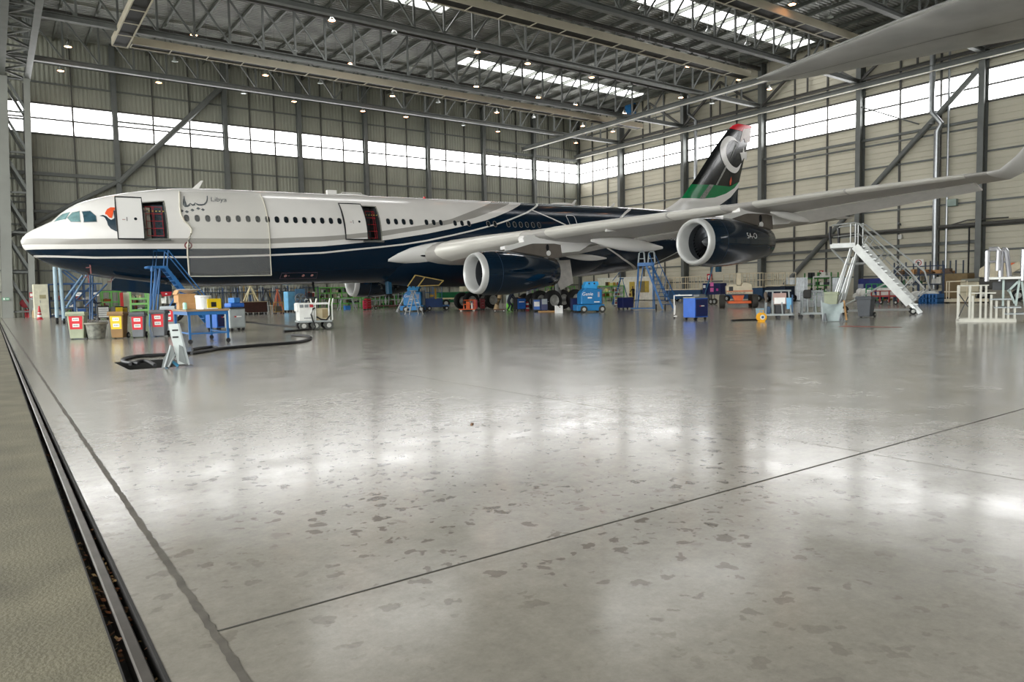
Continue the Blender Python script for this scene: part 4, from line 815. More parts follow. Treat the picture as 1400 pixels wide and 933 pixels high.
def gdoor(pts, y, nm, lab):     # a hanging nose gear door
    b = MB(); b.use(NAVY); k = len(pts); A_ = [Vector((x, y-.05*(1-zz), z)) for zz, (x, z) in zip([0]*k, pts)]; b.add(A_, [tuple(range(k))]); b.add([p+Vector((0, .07, 0)) for p in A_], [tuple(range(k))[::-1]])
    b.use(mat('door edge light', '#c2c4be', .4)); b.add(A_+[p+Vector((0, .07, 0)) for p in A_], [(i, (i+1) % k, k+(i+1) % k, k+i) for i in range(k)]); return ap(nm, b, None, label=lab, smooth=0)
def px2(x, y, l):
    r = ray(x, y); o = CAM-ND; t = (l-o.dot(DL))/r.dot(DL); p = o+r*t; return (p.dot(DA), p.dot(DU))
d = gdoor([px2(*q, .95) for q in ((152.5, 385), (157, 380.5), (233, 389.5), (235, 392), (235, 400), (228, 403.5), (152, 397))], -.95, 'gear_door', 'navy nose gear door hanging open')
b = MB(); q = [px2(*v, 1.0) for v in ((219.5, 399.2), (234.8, 399), (233.5, 404.5), (222, 405.8))]; b.prism(q, -1.03, -1.0); part(d, 'red_flag', b, mat('red warning flag', '#b01525', .6), 'red warning flag', smooth=0)
b = MB(); q = [px2(*v, 1.0) for v in ((226, 401), (228, 401), (228.5, 403), (225.5, 403))]; b.prism(q, -1.045, -1.03); part(d, 'flag_symbol', b, WHITE, smooth=0)
# open hatch under the wing box
q = [px2(*v, 2.2) for v in ((567.5, 376.5), (606, 384), (599, 390.5), (557, 391.5))]
b = MB(); b.use(mat('yellow hatch edge', '#b39a5a', .6, var=.3, scale=6))
zz = [(21.6, -2.6), (23.6, -2.62), (23.6, -3.5), (21.3, -3.55)]
h = []
for (u0, u1) in (((567.5, 376.5), (606, 384)), ((606, 384), (599, 390.8)), ((557, 391.8), (567.5, 376.5)), ((580.5, 379.5), (571, 392.2)), ((573, 391.2), (599, 390.3))):
    p0, p1 = px2(*u0, 2.6), px2(*u1, 2.6); b.bar((p0[0], -2.62, p0[1]), (p1[0], -2.62, p1[1]), .055, .06, up=(0, 1, 0))
hp = [px2(*v, 2.6) for v in ((567.5, 376.5), (606, 384), (599, 390.8), (557, 391.8))]; b.use(DARK); b.prism(hp, -2.60, -2.5)  # dark plate stands in for the shaded recess behind the ribs
ap('open_hatch', b, None, label='open belly hatch with yellow ribs', smooth=0)
b = MB(); p0, p1 = px2(531, 391, .6), px2(532, 402, .6); b.bar((p0[0], -.6, p0[1]+.3), (p1[0], -.6, p1[1]), .42, .3); ap('belly_scoop', b, mat('blue scoop', '#1d4a63', .4), smooth=0, bevel=.04)
# plastic sheeting taped over the side behind the first door
PL = bpy.data.materials.new('milky plastic sheet'); PL.use_nodes = True; N_, L_ = nodes(PL); b_ = N_['Principled BSDF']; b_.inputs['Base Color'].default_value = (.74, .73, .69, 1); b_.inputs['Roughness'].default_value = .3
tr = N_.new('ShaderNodeBsdfTransparent'); tr.inputs[0].default_value = (.95, .95, .94, 1); ms = N_.new('ShaderNodeMixShader'); ms.inputs[0].default_value = .15; L_.new(tr.outputs[0], ms.inputs[1]); L_.new(b_.outputs[0], ms.inputs[2]); L_.new(ms.outputs[0], N_['Material Output'].inputs['Surface'])
mb = MB(); na, nz = 60, 60; V = []
for i in range(na+1):
    for k in range(nz+1):
        f = k/nz; th = 1.05 - f*1.6; a0 = interp(f, [(0, 7.42), (.15, 7.32), (.3, 7.23), (.42, 7.2), (.5, 7.33), (.58, 7.66), (.64, 7.64), (.72, 7.48), (.82, 7.38), (1, 7.4)]); a1 = 11.75
        a = a0+(a1-a0)*i/na
        if th > -.2: p = spt(a, th, .035)
        else:
            q = spt(a, -.2, .035); g = (-.2-th)/.35; p = Vector((a, q.y+.02*g, q.z-g*1.72))
        dd = (a-7.3); w_ = .012*math.sin(9*a+6*p.z)+.010*math.sin(23*a-17*p.z)+.03*max(0, math.sin(2.2*dd+3.2*p.z))*f
        V.append(p+Vector((0, -abs(w_)-.004, 0)))
mb.add(V, [(i*(nz+1)+k, (i+1)*(nz+1)+k, (i+1)*(nz+1)+k+1, i*(nz+1)+k+1) for i in range(na) for k in range(nz)])
o = link('plastic_sheet', mb, PL, None, smooth=180); o.matrix_world = Matrix.Translation(ND) @ ARM.to_4x4(); tag(o, 'translucent plastic sheet taped over the fuselage side behind the front door', 'plastic sheet')
ed = MB(); R1 = [V[na*(nz+1)+k] for k in range(nz+1)]; ed.tube([v+Vector((0, -.01, 0)) for v in R1[::3]], .03, 5); ed.tube([V[i*(nz+1)+nz] for i in range(0, na+1, 3)], .028, 5); part(o, 'tape_edge', ed, mat('tape cream', '#c9c4b4', .6))
ed = MB(); ed.tube([V[k]+Vector((0, -.02, 0)) for k in range(0, nz+1, 3)], .045, 5); part(o, 'bunched_edge', ed, mat('tape cream', '#c9c4b4', .6))
# ---- wing of the second aircraft, overhead at the right
NW = mat('bare grey wing skin', '#b4b4b1', .3, .3, var=.18, scale=.8)
mb = MB(); R_ = []
for y, x0, x1, z, th in ((15.75, 22.0, 22.5, 8.5, .06), (15.4, 21.9, 22.95, 8.48, .12), (14.65, 21.72, 23.45, 8.45, .2), (13.3, 21.35, 23.8, 8.42, .26), (10.1, 20.48, 24.65, 8.35, .36), (8.76, 20.2, 25.0, 8.3, .42), (4, 18.95, 26.3, 8.15, .6), (-2, 17.3, 28.2, 7.9, .85), (-9, 15.4, 30.5, 7.6, 1.2)):
    c = x1-x0; R_.append([Vector((x0+c*x, y, z+t*th)) for x, t in ((0, .3), (.03, .05), (.12, -.12), (.4, -.2), (.75, -.05), (1, .25), (.7, .8), (.35, 1), (.1, .75), (.02, .5))])
mb.loft(R_); NWO = solo('aircraft_wing', mb, NW, 'bare grey underside of another aircraft wing reaching in overhead', 'wing', smooth=40)
for f0, f1, w_, nm in ((.47, .49, .03, 'panel_seam'), (.0, .012, .06, 'leading_edge_strip'), (.985, 1.0, .05, 'trailing_edge_strip')):
    b = MB(); up, lo = [], []
    for (y, x0, x1, z, th) in ((14.9, 21.78, 23.3, 8.46, .18), (13.3, 21.35, 23.8, 8.42, .26), (10.1, 20.48, 24.65, 8.35, .36), (8.76, 20.2, 25.0, 8.3, .42), (4, 18.95, 26.3, 8.15, .6), (-2, 17.3, 28.2, 7.9, .85)):
        zz = lambda f: z+th*(interp(f, [(0, .3), (.03, .05), (.12, -.12), (.4, -.2), (.75, -.05), (1, .25)]))-.008
        up.append(Vector((x0+(x1-x0)*f0, y, zz(f0)))); lo.append(Vector((x0+(x1-x0)*f0+w_, y, zz(f1))))
    k = len(up); b.add(up+lo, [(i, i+1, k+i+1, k+i) for i in range(k-1)]); part(NWO, nm, b, DARK if nm == 'panel_seam' else mat('bright edge', '#cfcfcb', .25, .6), smooth=0)
# ================================================================== equipment on the floor
BLUE = mat('workshop blue', '#1e5fb4', .4); DBLUE = mat('dark blue enamel', '#101c52', .4); SKYB = mat('sky blue paint', '#6fb0d6', .45); STB = mat('stair blue', '#1b5c94', .45); PALEB = mat('pale blue tube', '#9db4bf', .45)
ALU = mat('aluminium', '#b9bbb9', .35, .6, var=.12, scale=4); WHT = mat('white enamel', '#d9d9d4', .4); GRN2 = mat('rack green', '#5fae4a', .5); GRND = mat('dark green enamel', '#16603a', .45)
REDE = mat('red enamel', '#b3202a', .4); REDB = mat('bright red label', '#d62630', .5); YEL = mat('yellow enamel', '#e2c11c', .45); ORNG = mat('orange enamel', '#e0652a', .5); CRM = mat('cream enamel', '#d8ccb0', .5); CARD = mat('cardboard', '#b98d5e', .8, var=.15); WOOD = mat('bare wood', '#a98150', .7, var=.25, scale=3)
BLK2 = mat('black plastic', '#1c1c1e', .5); PAPER = mat('white paper', '#ecebe6', .7); BGRN = mat('grey green plastic', '#a3a98f', .55); BRN = mat('brown plastic', '#8a6a3e', .6); GRYD = mat('grey plastic', '#6f7275', .55); GRYL = mat('light grey steel', '#9aa0a0', .45, .2); BROWN = mat('dark brown board', '#3a1c12', .6, var=.3); MESH = mat('mesh grey', '#7c8082', .5, .4); BEIGE = mat('beige box', '#b8ab8c', .6); PINK = mat('pink paper', '#e070b0', .6); NAVYC = mat('navy cloth', '#10131f', .8); SKIN = mat('skin tone', '#b98468', .55); BRWF = mat('buff foam', '#9c8462', .8, var=.3, scale=8); GALVS = mat('galvanised sheet', '#b4b8ba', .35, .6, var=.2, scale=3)
def at(x, y): return fl(x, y)
def castor(t, c, r=.06, m_=BLK2):
    b = MB(); b.lathe([(r*.3, -.02), (r, -.02), (r, .02), (r*.3, .02)], (c[0], c[1], r), 'y', 12); b.bar((c[0], c[1], r), (c[0], c[1], c[2] if len(c) > 2 else r*2.1), .03, .05); return part(t, 'castor', b, m_)
def wheel(t, c, r, w=.08, ax='x', m_=RUB, hub=HUB):
    b = MB(); b.lathe([(r*.5, -w/2), (r*.92, -w/2), (r, -w*.3), (r, w*.3), (r*.92, w/2), (r*.5, w/2)], c, ax, 16, cap=False); g = part(t, 'wheel', b, m_)
    b = MB(); b.lathe([(.02, -w*.45), (r*.52, -w*.4), (r*.52, w*.4), (.02, w*.45)], c, ax, 14); part(g, 'hub', b, hub); return g
# ---- wheelie bins
def bin_(px, py, rz, label, body, labm, lid=None, hh=1.07, ww=.56, d=.52, stained=False, pl=None, lip=True):
    p = pl or at(px, py); t = thing('waste_bin', label, 'bin', p, face(p)+rz, 'waste bins by the open door' if labm else None)
    b = MB(); b.taper((0, 0, .03), (ww*.8, d*.8), (ww, d), hh-.13); part(t, 'body', b, body, bevel=.025, smooth=0)
    b = MB(); b.box((0, 0, hh-.09), (ww+.08, d+.08, .05)); b.prism([(-d/2-.06, hh-.065), (d/2+.05, hh-.065), (d/2+.05, hh-.02), (-d/2-.02, hh+.02)], -ww/2-.03, ww/2+.03, 'x'); part(t, 'lid', b, lid or body, bevel=.015, smooth=0)
    b = MB(); b.tube([(-ww/2+.05, d/2+.05, hh-.1), (-ww/2+.05, d/2+.12, hh-.08), (ww/2-.05, d/2+.12, hh-.08), (ww/2-.05, d/2+.05, hh-.1)], .018, 6); part(t, 'handle', b, lid or body)
    for s in (-1, 1): wheel(t, (s*(ww/2-.02), d/2-.02, .1), .1, .05)
    if labm:
        b = MB(); z0, z1 = hh-.56, hh-.13; f = lambda z: -(d*.8+(d*.2)*(z-.03)/(hh-.13))/2-.006
        b.add([(-ww*.36, f(z0), z0), (ww*.36, f(z0), z0), (ww*.4, f(z1), z1), (-ww*.4, f(z1), z1)], [(0, 1, 2, 3)]); lp = part(t, 'label_plate', b, labm, smooth=0)
        for z in (hh-.49, hh-.29):
            b = MB(); b.add([(-.1, f(z)-.004, z), (.1, f(z)-.004, z), (.1, f(z+.11)-.004, z+.11), (-.1, f(z+.11)-.004, z+.11)], [(0, 1, 2, 3)]); q = part(lp, 'paper_tag', b, PAPER, smooth=0)
            b = MB()
            for k in range(4): b.b2((-.07+k*.038, f(z)-.010, z+.04), (-.045+k*.038, f(z)-.007, z+.07))
            part(lp, 'tag_print', b, GRYD, smooth=0)
    return t
bin_(107.5, 464, -.25, 'grey green wheelie bin with red label, beside the dented metal basket', BGRN, REDB, ww=.5, hh=.9, d=.45)
bin_(163.5, 463, -.4, 'brown wheelie bin with yellow label', BRN, YEL, ww=.45, d=.42, hh=.88)
bin_(190.5, 462, -.2, 'grey wheelie bin with red label, standing alone next to the brown bin', GRYD, REDB, mat('bin lid grey', '#55585b', .5), ww=.42, d=.42, hh=.84)
bin_(219.5, 460.5, -.3, 'grey scuffed wheelie bin with red label, in front of the silver topped bin', GRYD, REDB, mat('bin lid grey', '#55585b', .5), ww=.46, d=.45, hh=.9)
bin_(233.5, 456, -.3, 'silver topped wheelie bin half hidden behind the scuffed grey bin', mat('bin silver', '#8f9596', .5), REDB, mat('bin lid silver', '#a9b0b3', .4), ww=.46, d=.45, hh=1.0)
p = at(132.5, 463.3); t = thing('waste_basket', 'round dented grey metal basket with dark streaks', 'basket', p, 0)
b = MB(); b.lathe([(.01, .01), (.25, .01), (.28, .24), (.32, .50), (.34, .52), (.32, .53), (.3, .49), (.24, .05), (.01, .04)], n=28, cap=False); part(t, 'body', b, mat('streaked zinc', '#7c7d74', .5, .3, var=.5, scale=7))
b = MB(); b.lathe([(.34, .48), (.36, .5), (.36, .53), (.34, .55)], n=28, cap=False); part(t, 'rim', b, mat('rim zinc', '#8d8c80', .5, .3))
# ---- work table with boxes
p = at(260.5, 471); ra, rb = at(260.5, 471), at(308, 468.5); ra.z = rb.z = 0; rc = at(239, 446)
TX = (rb-ra).normalized(); tl = (rb-ra).length+.14; td = 1.0; rz = math.atan2(TX.y, TX.x)
# table long axis runs along the camera-right edge, depth away from it
t = thing('work_table', 'blue steel work table on castors with a worn wooden top', 'table', ra, rz); TB = t
W_, D_ = 1.06, 2.25
rz = rz
hz = ppm(ra); TH_ = (471-424)/hz
b = MB(); b.b2((-.08, -.06, TH_-.05), (W_, D_, TH_)); part(t, 'table_top', b, mat('worn table board', '#8b7458', .6, var=.2), smooth=0, bevel=.01)
b = MB(); b.b2((-.05, -.03, TH_-.15), (W_-.03, 0, TH_-.05)).b2((-.05, D_-.06, TH_-.15), (W_-.03, D_-.03, TH_-.05)).b2((-.05, -.03, TH_-.15), (-.01, D_-.03, TH_-.05)).b2((W_-.06, -.03, TH_-.15), (W_-.03, D_-.03, TH_-.05)); b.b2((-.02, 0, .27), (W_-.04, .04, .31)).b2((-.02, 0, .27), (.02, D_-.05, .31)).b2((W_-.07, 0, .27), (W_-.03, D_-.05, .31)); part(t, 'frame', b, STB, smooth=0)
for x in (0, W_-.05):
    for y in (0.02, D_-.06):
        b = MB(); b.b2((x-.03, y-.03, .13), (x+.03, y+.03, TH_-.1)); part(t, 'leg', b, STB, smooth=0); castor(t, (x, y, .14), .065)
def tabloc(x, y): return ra + Matrix.Rotation(rz, 3, 'Z') @ Vector((x*.8-.02, y, TH_))
def box_on(name, label, cat, x, y, d, m_, dz=0, r=0, **k):
    b = MB(); b.box((0, 0, d[2]/2), d); q = tabloc(x, y); q.z += dz+.001; return solo(name, b, m_, label, cat, q, rz+r, smooth=0, bevel=.008, **k)
c = box_on('cardboard_box', 'lower brown cardboard box at the end of the work table', 'box', .35, 1.75, (.5, .42, .2), CARD); c2 = box_on('cardboard_box', 'open brown cardboard box on top of the flat one on the table', 'box', .3, 1.78, (.5, .4, .26), CARD, .2, .15)
b = MB(); b.box((-.25, 0, .3), (.02, .38, .14), rot=Matrix.Rotation(.5, 3, 'Y')); part(c2, 'flap', b, CARD, smooth=0)
b = MB(); b.lathe([(.01, 0), (.2, 0), (.21, .36), (.21, .4), (.19, .4), (.01, .36)], n=22); BK = solo('bucket', b, mat('white bucket', '#d5d8d6', .4), 'white round bucket on the work table', 'bucket', tabloc(.75, 1.0)+Vector((0, 0, .001)))
b = MB(); b.lathe([(.215, .33), (.222, .34), (.222, .39), (.215, .4)], n=22, cap=False); part(BK, 'rim', b, WHT)
y_ = box_on('parts_box', 'yellow printed parts box on the work table beside the bucket', 'box', 1.05, .95, (.4, .3, .3), YEL, 0, .2)
b = MB(); b.b2((-.1, -.156, .06), (.05, -.151, .2)); part(y_, 'printed_panel', b, BLK2, smooth=0)
box_on('parts_box', 'open yellow and black parts box behind the white bucket', 'box', .8, 1.75, (.35, .3, .3), mat('dull yellow', '#b79a2c', .6), 0, -.1)
box_on('paper_sheets', 'white paper sheets lying on the work table', 'paper', .75, .4, (.45, .32, .03), PAPER, 0, .3)
b = MB(); b.lathe([(.01, 0), (.06, 0), (.06, .16), (.04, .2), (.01, .2)], n=14); solo('spray_can', b, mat('mint can', '#a9d8c4', .4), 'small mint green can in front of the cardboard boxes', 'can', tabloc(.2, 1.35)+Vector((0, 0, .001)))
b = MB(); b.lathe([(.01, 0), (.1, .02), (.36, .12), (.38, .13), (.3, .14), (.01, .13)], n=22); q = tabloc(.5, 2.05); q.z += .461; solo('hard_hat_tray', b, WHT, 'shallow white tray lying across the boxes on the table', 'tray', q)
# ---- roller tool chests
def chest(name, label, cat, p, rz, w, d, h, body, front, rows=5, side_m=None, top=None, group=None, solid=False, mark=False, handle=True, cz=.12):
    t = thing(name, label, cat, p, rz, group)
    b = MB(); b.b2((-w/2, -d/2, cz), (w/2, d/2, h)); part(t, 'body', b, side_m or body, smooth=0, bevel=.015)
    b = MB(); b.b2((-w/2-.01, -d/2-.01, h-.001), (w/2+.01, d/2+.01, h+.04)); part(t, 'worktop', b, top or BLK2, smooth=0, bevel=.01)
    z = cz+.04; hs = (h-cz-.08)/rows
    for k in range(rows):
        b = MB(); b.b2((-w/2+.04, -d/2-.018, z+k*hs+.008), (w/2-.04, -d/2-.001, z+(k+1)*hs-.008)); dr = part(t, 'drawer', b, front, smooth=0)
        if handle: b = MB(); b.b2((-w/2+.08, -d/2-.035, z+(k+1)*hs-.035), (w/2-.08, -d/2-.018, z+(k+1)*hs-.02)); part(dr, 'drawer_pull', b, GRYL, smooth=0)
    if mark:
        b = MB(); b.use(REDE).b2((-.13, -d/2-.024, h*.62), (-.06, -d/2-.019, h*.62+.045)); b.use(PAPER).b2((-.05, -d/2-.024, h*.62+.008), (.14, -d/2-.019, h*.62+.04)); part(t, 'maker_badge', b, None, smooth=0)
    b = MB(); b.tube([(w/2, -d/2+.08, h-.15), (w/2+.07, -d/2+.08, h-.15), (w/2+.07, d/2-.08, h-.15), (w/2, d/2-.08, h-.15)], .015, 6); part(t, 'push_handle', b, GRYL)
    for sx in (-1, 1):
        for sy in (-1, 1): castor(t, (sx*(w/2-.08), sy*(d/2-.08), cz), cz*.48)
    return t
def chest_px(x, y, wpx, hpx, name, label, cat, body, front, rz=0, d=.5, **k):
    p = at(x, y); s = ppm(p); p2 = p + Vector((p.x, p.y, 0)).normalized()*d*.5; return chest(name, label, cat, p2, face(p)+rz, wpx/s, d, hpx/s-.04, body, front, **k)
chest_px(299, 452.5, 24, 30, 'tool_chest', 'bright blue roller tool chest with dark blue front, behind the work table', 'tool chest', BLUE, DBLUE, .75, .6, rows=1, side_m=BLUE, mark=True, handle=False)
SC = chest_px(322, 453, 21, 32, 'tool_chest', 'silver fronted roller tool chest with black frame, right of the work table', 'tool chest', BLK2, GRYL, .35, .6, rows=1, side_m=mat('chest silver side', '#8c9290', .4, .3), mark=True, handle=False)
def at_top(p, z): q = Vector(p); q.z = z; return q
b = MB(); b.box((0, 0, .09), (.62, .42, .17)); q = at_top(SC.location, (453-421)/ppm(at(322, 453))+.005); bb = solo('tool_case', b, BLUE, 'flat blue plastic tool case on the silver tool chest', 'case', q, .3+SC.rotation_euler.z, smooth=0, bevel=.04)
b = MB(); b.box((0, 0, .1), (.32, .3, .2)); q = q.copy(); q.z += .176; solo('tool_case', b, mat('mid blue', '#2b74b8', .45), 'small blue box stacked on the flat blue tool case', 'case', q, .5+SC.rotation_euler.z, smooth=0, bevel=.02)
# front right pair
p = at(948, 439); s = ppm(p); ch = chest_px(951, 438.5, 26, 32, 'tool_chest', 'bright blue and navy roller tool chest standing alone on the open floor', 'tool chest', BLUE, DBLUE, .85, .62, rows=1, side_m=mat('strong blue', '#1a56b0', .4), mark=True, handle=False, top=mat('chest top grey', '#8b8a7c', .5))
b = MB(); b.tube([(-.45, .1, .12), (-.45, .1, 1.0), (-.2, .1, 1.02)], .03, 6); b.box((-.05, 0, 1.0), (.7, .35, .05)); b.tube([(-.45, .1, .6), (-.4, .0, .55), (-.42, .0, .2)], .02, 5); b.box((-.4, .1, .1), (.14, .3, .05))
q = at(936.5, 436); HT = solo('hand_truck', b, WHT, 'white hand truck parked against the lone blue tool chest', 'hand truck', q + Vector((q.x, q.y, 0)).normalized()*.3, face(q), smooth=30); wheel(HT, (-.45, .1, .08), .08, .05)
b = MB(); b.box((0, 0, .06), (.4, .3, .1)); solo('vent_box', b, GRYD, 'small grey vented box on top of the lone blue tool chest', 'box', at_top(ch.location, 32/s+.005)+Vector((.12, -.1, 0)), ch.rotation_euler.z, smooth=0, bevel=.02)
# chests by the landing gear
A_ = chest_px(710.5, 426, 14, 19, 'tool_chest', 'blue tool chest with a white strip, beside the standing mechanic', 'tool chest', mat('chest dark side', '#15161c', .5), BLUE, .5, .55, rows=1, handle=False)
b = MB(); b.b2((-.2, -.31, .6), (.2, -.305, .67)); part(A_, 'white_strip', b, PAPER, smooth=0)
B_ = chest_px(733.5, 427, 10, 18.5, 'tool_chest', 'blue tool chest with a white sheet on its front, before the main wheels', 'tool chest', mat('chest grey side', '#3c4450', .5), BLUE, .1, .5, rows=1, handle=False)
b = MB(); b.b2((-.17, -.285, .36), (.17, -.28, .66)); part(B_, 'white_sheet', b, PAPER, smooth=0)
C_ = chest_px(744, 427, 9, 18.5, 'tool_chest', 'dark navy tool chest with silver upper drawers next to the white sheet chest', 'tool chest', DBLUE, DBLUE, .1, .5, rows=1, handle=False)
for k in range(4):
    b = MB(); b.b2((-.17, -.285, .5+k*.085), (.17, -.28, .565+k*.085)); part(C_, 'drawer', b, GRYL, 'silver drawer', smooth=0)
chest_px(785, 426.5, 9, 19, 'tool_chest', 'navy tool trolley squeezed between the wheel and the blue lift', 'tool chest', DBLUE, DBLUE, .2, .5, rows=1, handle=False)
chest_px(659.5, 424.3, 6, 16, 'tool_chest', 'dark red tool chest standing between the far wheels', 'tool chest', mat('dark red', '#6e141c', .45), mat('dark red', '#6e141c', .45), .2, .4, rows=3)
chest_px(650, 424.6, 6, 15, 'tool_chest', 'bright red service cart next to the orange jack', 'tool chest', REDE, REDE, -.1, .4, rows=2)
chest_px(503, 424, 6.5, 16, 'tool_chest', 'tall red tool chest under the far engine', 'tool chest', mat('deep red', '#a01420', .4), mat('deep red', '#a01420', .4), .5, .5, rows=4)
chest_px(499, 424.5, 4.5, 14, 'tool_chest', 'magenta red tool chest beside the tall red one', 'tool chest', mat('magenta red', '#b31f3e', .4), mat('magenta red', '#b31f3e', .4), .2, .4, rows=3)
chest_px(141.5, 437.5, 14, 19, 'tool_chest', 'red tool chest with white upper drawers under the aircraft nose', 'tool chest', BLK2, WHT, .1, .6, rows=5)
chest_px(160.5, 433, 11, 14, 'tool_chest', 'bright yellow cabinet behind the brown bin', 'cabinet', mat('cabinet dark', '#2b2b25', .5), YEL, .5, .6, rows=1, handle=False)
chest_px(169.5, 432.5, 9, 13, 'tool_chest', 'ochre yellow cabinet next to the bright yellow one', 'cabinet', mat('cabinet dark', '#2b2b25', .5), mat('ochre', '#a8871c', .5), .1, .6, rows=1, handle=False)
chest_px(112, 440, 11, 20, 'tool_chest', 'grey tool chest with a blue top drawer behind the grey green bin', 'tool chest', mat('chest slate', '#55606a', .5), mat('drawer blue', '#27508e', .45), .1, .6, rows=3)
chest_px(855, 423.5, 17, 17, 'tool_chest', 'dark navy trolley between the blue lift and the double step', 'tool chest', DBLUE, DBLUE, .55, .7, rows=1, handle=False, top=GRYD)
# orange jack trolley
p = at(640, 426); t = thing('jack_trolley', 'orange hydraulic jack trolley in front of the far wheels', 'jack', p, face(p)+.1)
b = MB(); b.b2((-.62, -.3, .12), (.5, .35, .18)); part(t, 'deck', b, ORNG, smooth=0)
b = MB(); b.tube([(-.3, 0, .2), (-.3, 0, .8), (.5, 0, .8), (.5, 0, .2)], .05, 8); b.tube([(-.3, 0, .5), (.5, 0, .5)], .04, 6); b.box((.0, 0, .45), (.25, .2, .5)); part(t, 'frame', b, ORNG)
b = MB(); b.lathe([(.07, .18), (.07, .6)], (.28, -.1, 0)); part(t, 'cylinder', b, WHT)
for x in (-.5, .4): castor(t, (x, -.2, .13), .06, WHT); castor(t, (x, .25, .13), .06, WHT)
# white V sign box
p = at(764, 428.3); t = thing('v_block', 'white upright box with a V cut in its top, in front of the wheel', 'stand', p, face(p)+.3)
b = MB(); b.prism([(-.19, 0), (.19, 0), (.19, .46), (.1, .42), (0, .3), (-.1, .42), (-.19, .46)], -.2, -.17); b.prism([(-.19, 0), (.19, 0), (.19, .46), (.1, .42), (0, .3), (-.1, .42), (-.19, .46)], .17, .2); b.b2((-.19, -.2, 0), (-.17, .2, .44)).b2((.17, -.2, 0), (.19, .2, .44)); part(t, 'shell', b, PAPER, smooth=0)
b = MB(); b.prism([(-.12, .38), (0, .27), (.12, .38)], -.16, .16); part(t, 'padding', b, mat('brown pad', '#7a5a3f', .8), smooth=0)
# plank and small things on the floor under the gear
b = MB(); b.box((0, 0, .06), (1.5, .16, .1)); p = at(751, 427.6); solo('timber_beam', b, WOOD, 'yellowish timber beam lying behind the white V box', 'timber', p+Vector((.25, .2, 0)), face(p), smooth=0)
# rolled buff hose on a little dolly
p = at(683, 427); t = thing('hose_bundle', 'tall buff wrapped hose bundle standing on a small brown dolly', 'hose', p, face(p))
b = MB(); b.b2((-.38, -.25, .13), (.35, .25, .2)); part(t, 'dolly', b, mat('dolly brown', '#4e2e22', .7), smooth=0)
b = MB(); b.tube([(-.25, 0, .2), (-.15, 0, .5), (.0, 0, .9), (.08, 0, 1.25), (.15, 0, 1.5)], .15, 10); b.lathe([(.2, .2), (.17, .3)], (-.2, 0, 0)); part(t, 'wrapped_hose', b, BRWF)
for x in (-.3, .28): wheel(t, (x, -.2, .09), .09, .06, 'y'); wheel(t, (x, .2, .09), .09, .06, 'y')
p = at(693.5, 426); t = thing('waste_sack_stand', 'clear sack stand with a lime green sack near the mechanic', 'sack', p+Vector((.6, .5, 0)), face(p))
b = MB(); b.lathe([(.01, .02), (.22, .03), (.26, .3), (.24, .55), (.01, .6)], n=14); part(t, 'sack', b, mat('lime sack', '#74c43c', .6)); b = MB(); b.lathe([(.24, .5), (.25, 1.0), (.2, 1.1)], n=14, cap=False); part(t, 'liner', b, mat('clear liner', '#b5b9b4', .4)); b = MB()
for k in range(4): b.tube([(.26*math.cos(k*PI/2), .26*math.sin(k*PI/2), 0), (.26*math.cos(k*PI/2), .26*math.sin(k*PI/2), 1.15)], .015, 5)
part(t, 'stand', b, GRYL)
p = at(721, 425.5); t = thing('fire_extinguisher', 'red fire extinguisher with white bands beside the blue tool chest', 'fire extinguisher', p, 0)
def exting(t, h=.62, r=.1, band=False):
    b = MB(); b.lathe([(.01, 0), (r, .01), (r, h*.72), (r*.6, h*.82), (r*.3, h*.86), (.01, h*.87)], n=16); part(t, 'cylinder', b, REDE); b = MB(); b.box((0, 0, h*.92), (.05, .16, .05)); b.tube([(0, -.08, h*.9), (0, -r-.06, h*.7), (0, -r-.03, h*.3)], .014, 5); part(t, 'valve', b, BLK2)
    if band:
        b = MB(); b.lathe([(r+.003, h*.2), (r+.003, h*.32)], n=16, cap=False); b.lathe([(r+.003, h*.55), (r+.003, h*.7)], n=16, cap=False); part(t, 'label_band', b, PAPER)
exting(t, .75, .13, True)
# ---- GPU style ground power cart
p = at(429, 451); t = thing('ground_power_cart', 'white ground power cart with hoses on four small tyres', 'service cart', p, face(p)+.15)
b = MB(); b.b2((-.62, -.5, .3), (.62, .5, .36)); part(t, 'chassis', b, GRYL, smooth=0)
b = MB(); b.b2((-.58, -.45, .36), (-.02, .45, 1.0)); part(t, 'white_housing', b, WHT, smooth=0, bevel=.02)
b = MB(); b.b2((-.64, -.42, .72), (-.58, .4, 1.02)); b.b2((-.6, -.47, .96), (.55, .45, 1.03)); part(t, 'top_frame', b, WHT, smooth=0)
for k, m_ in enumerate((MESH, MESH, REDT)): b = MB(); b.b2((-.55+k*.18, -.475, .86), (-.42+k*.18, -.465, .97)); part(t, 'gauge_panel', b, m_, smooth=0)
b = MB(); b.b2((.05, -.38, .36), (.5, .4, .82)); part(t, 'cream_housing', b, BEIGE, smooth=0, bevel=.02)
b = MB(); b.b2((.28, -.395, .45), (.48, -.385, .78)); part(t, 'louvre', b, mat('louvre brown', '#8b7a58', .6), smooth=0)
for x in (-.42, .02, .5): wheel(t, (x, -.42, .17), .17, .12, 'y', m_=mat('tyre grey', '#4a4c48', .8)); wheel(t, (x, .42, .17), .17, .12, 'y')
for x in (-.1, .02, .52, .64): b = MB(); b.tube([(x, -.44, .36), (x, -.44, .95), (x+.05*(1 if x > 0 else -1), -.44, 1.18)], .028, 6); part(t, 'handle_post', b, WHT)
b = MB(); b.tube([(.05, -.4, .85), (-.08, -.52, .8), (-.16, -.56, .6), (-.1, -.55, .35), (-.02, -.55, .12), (-.1, -.6, .03)], .03, 6); b.tube([(.05, -.46, .5), (.2, -.52, .4), (.4, -.52, .38), (.55, -.5, .55), (.56, -.45, .9)], .03, 6); part(t, 'hose', b, BLK2)
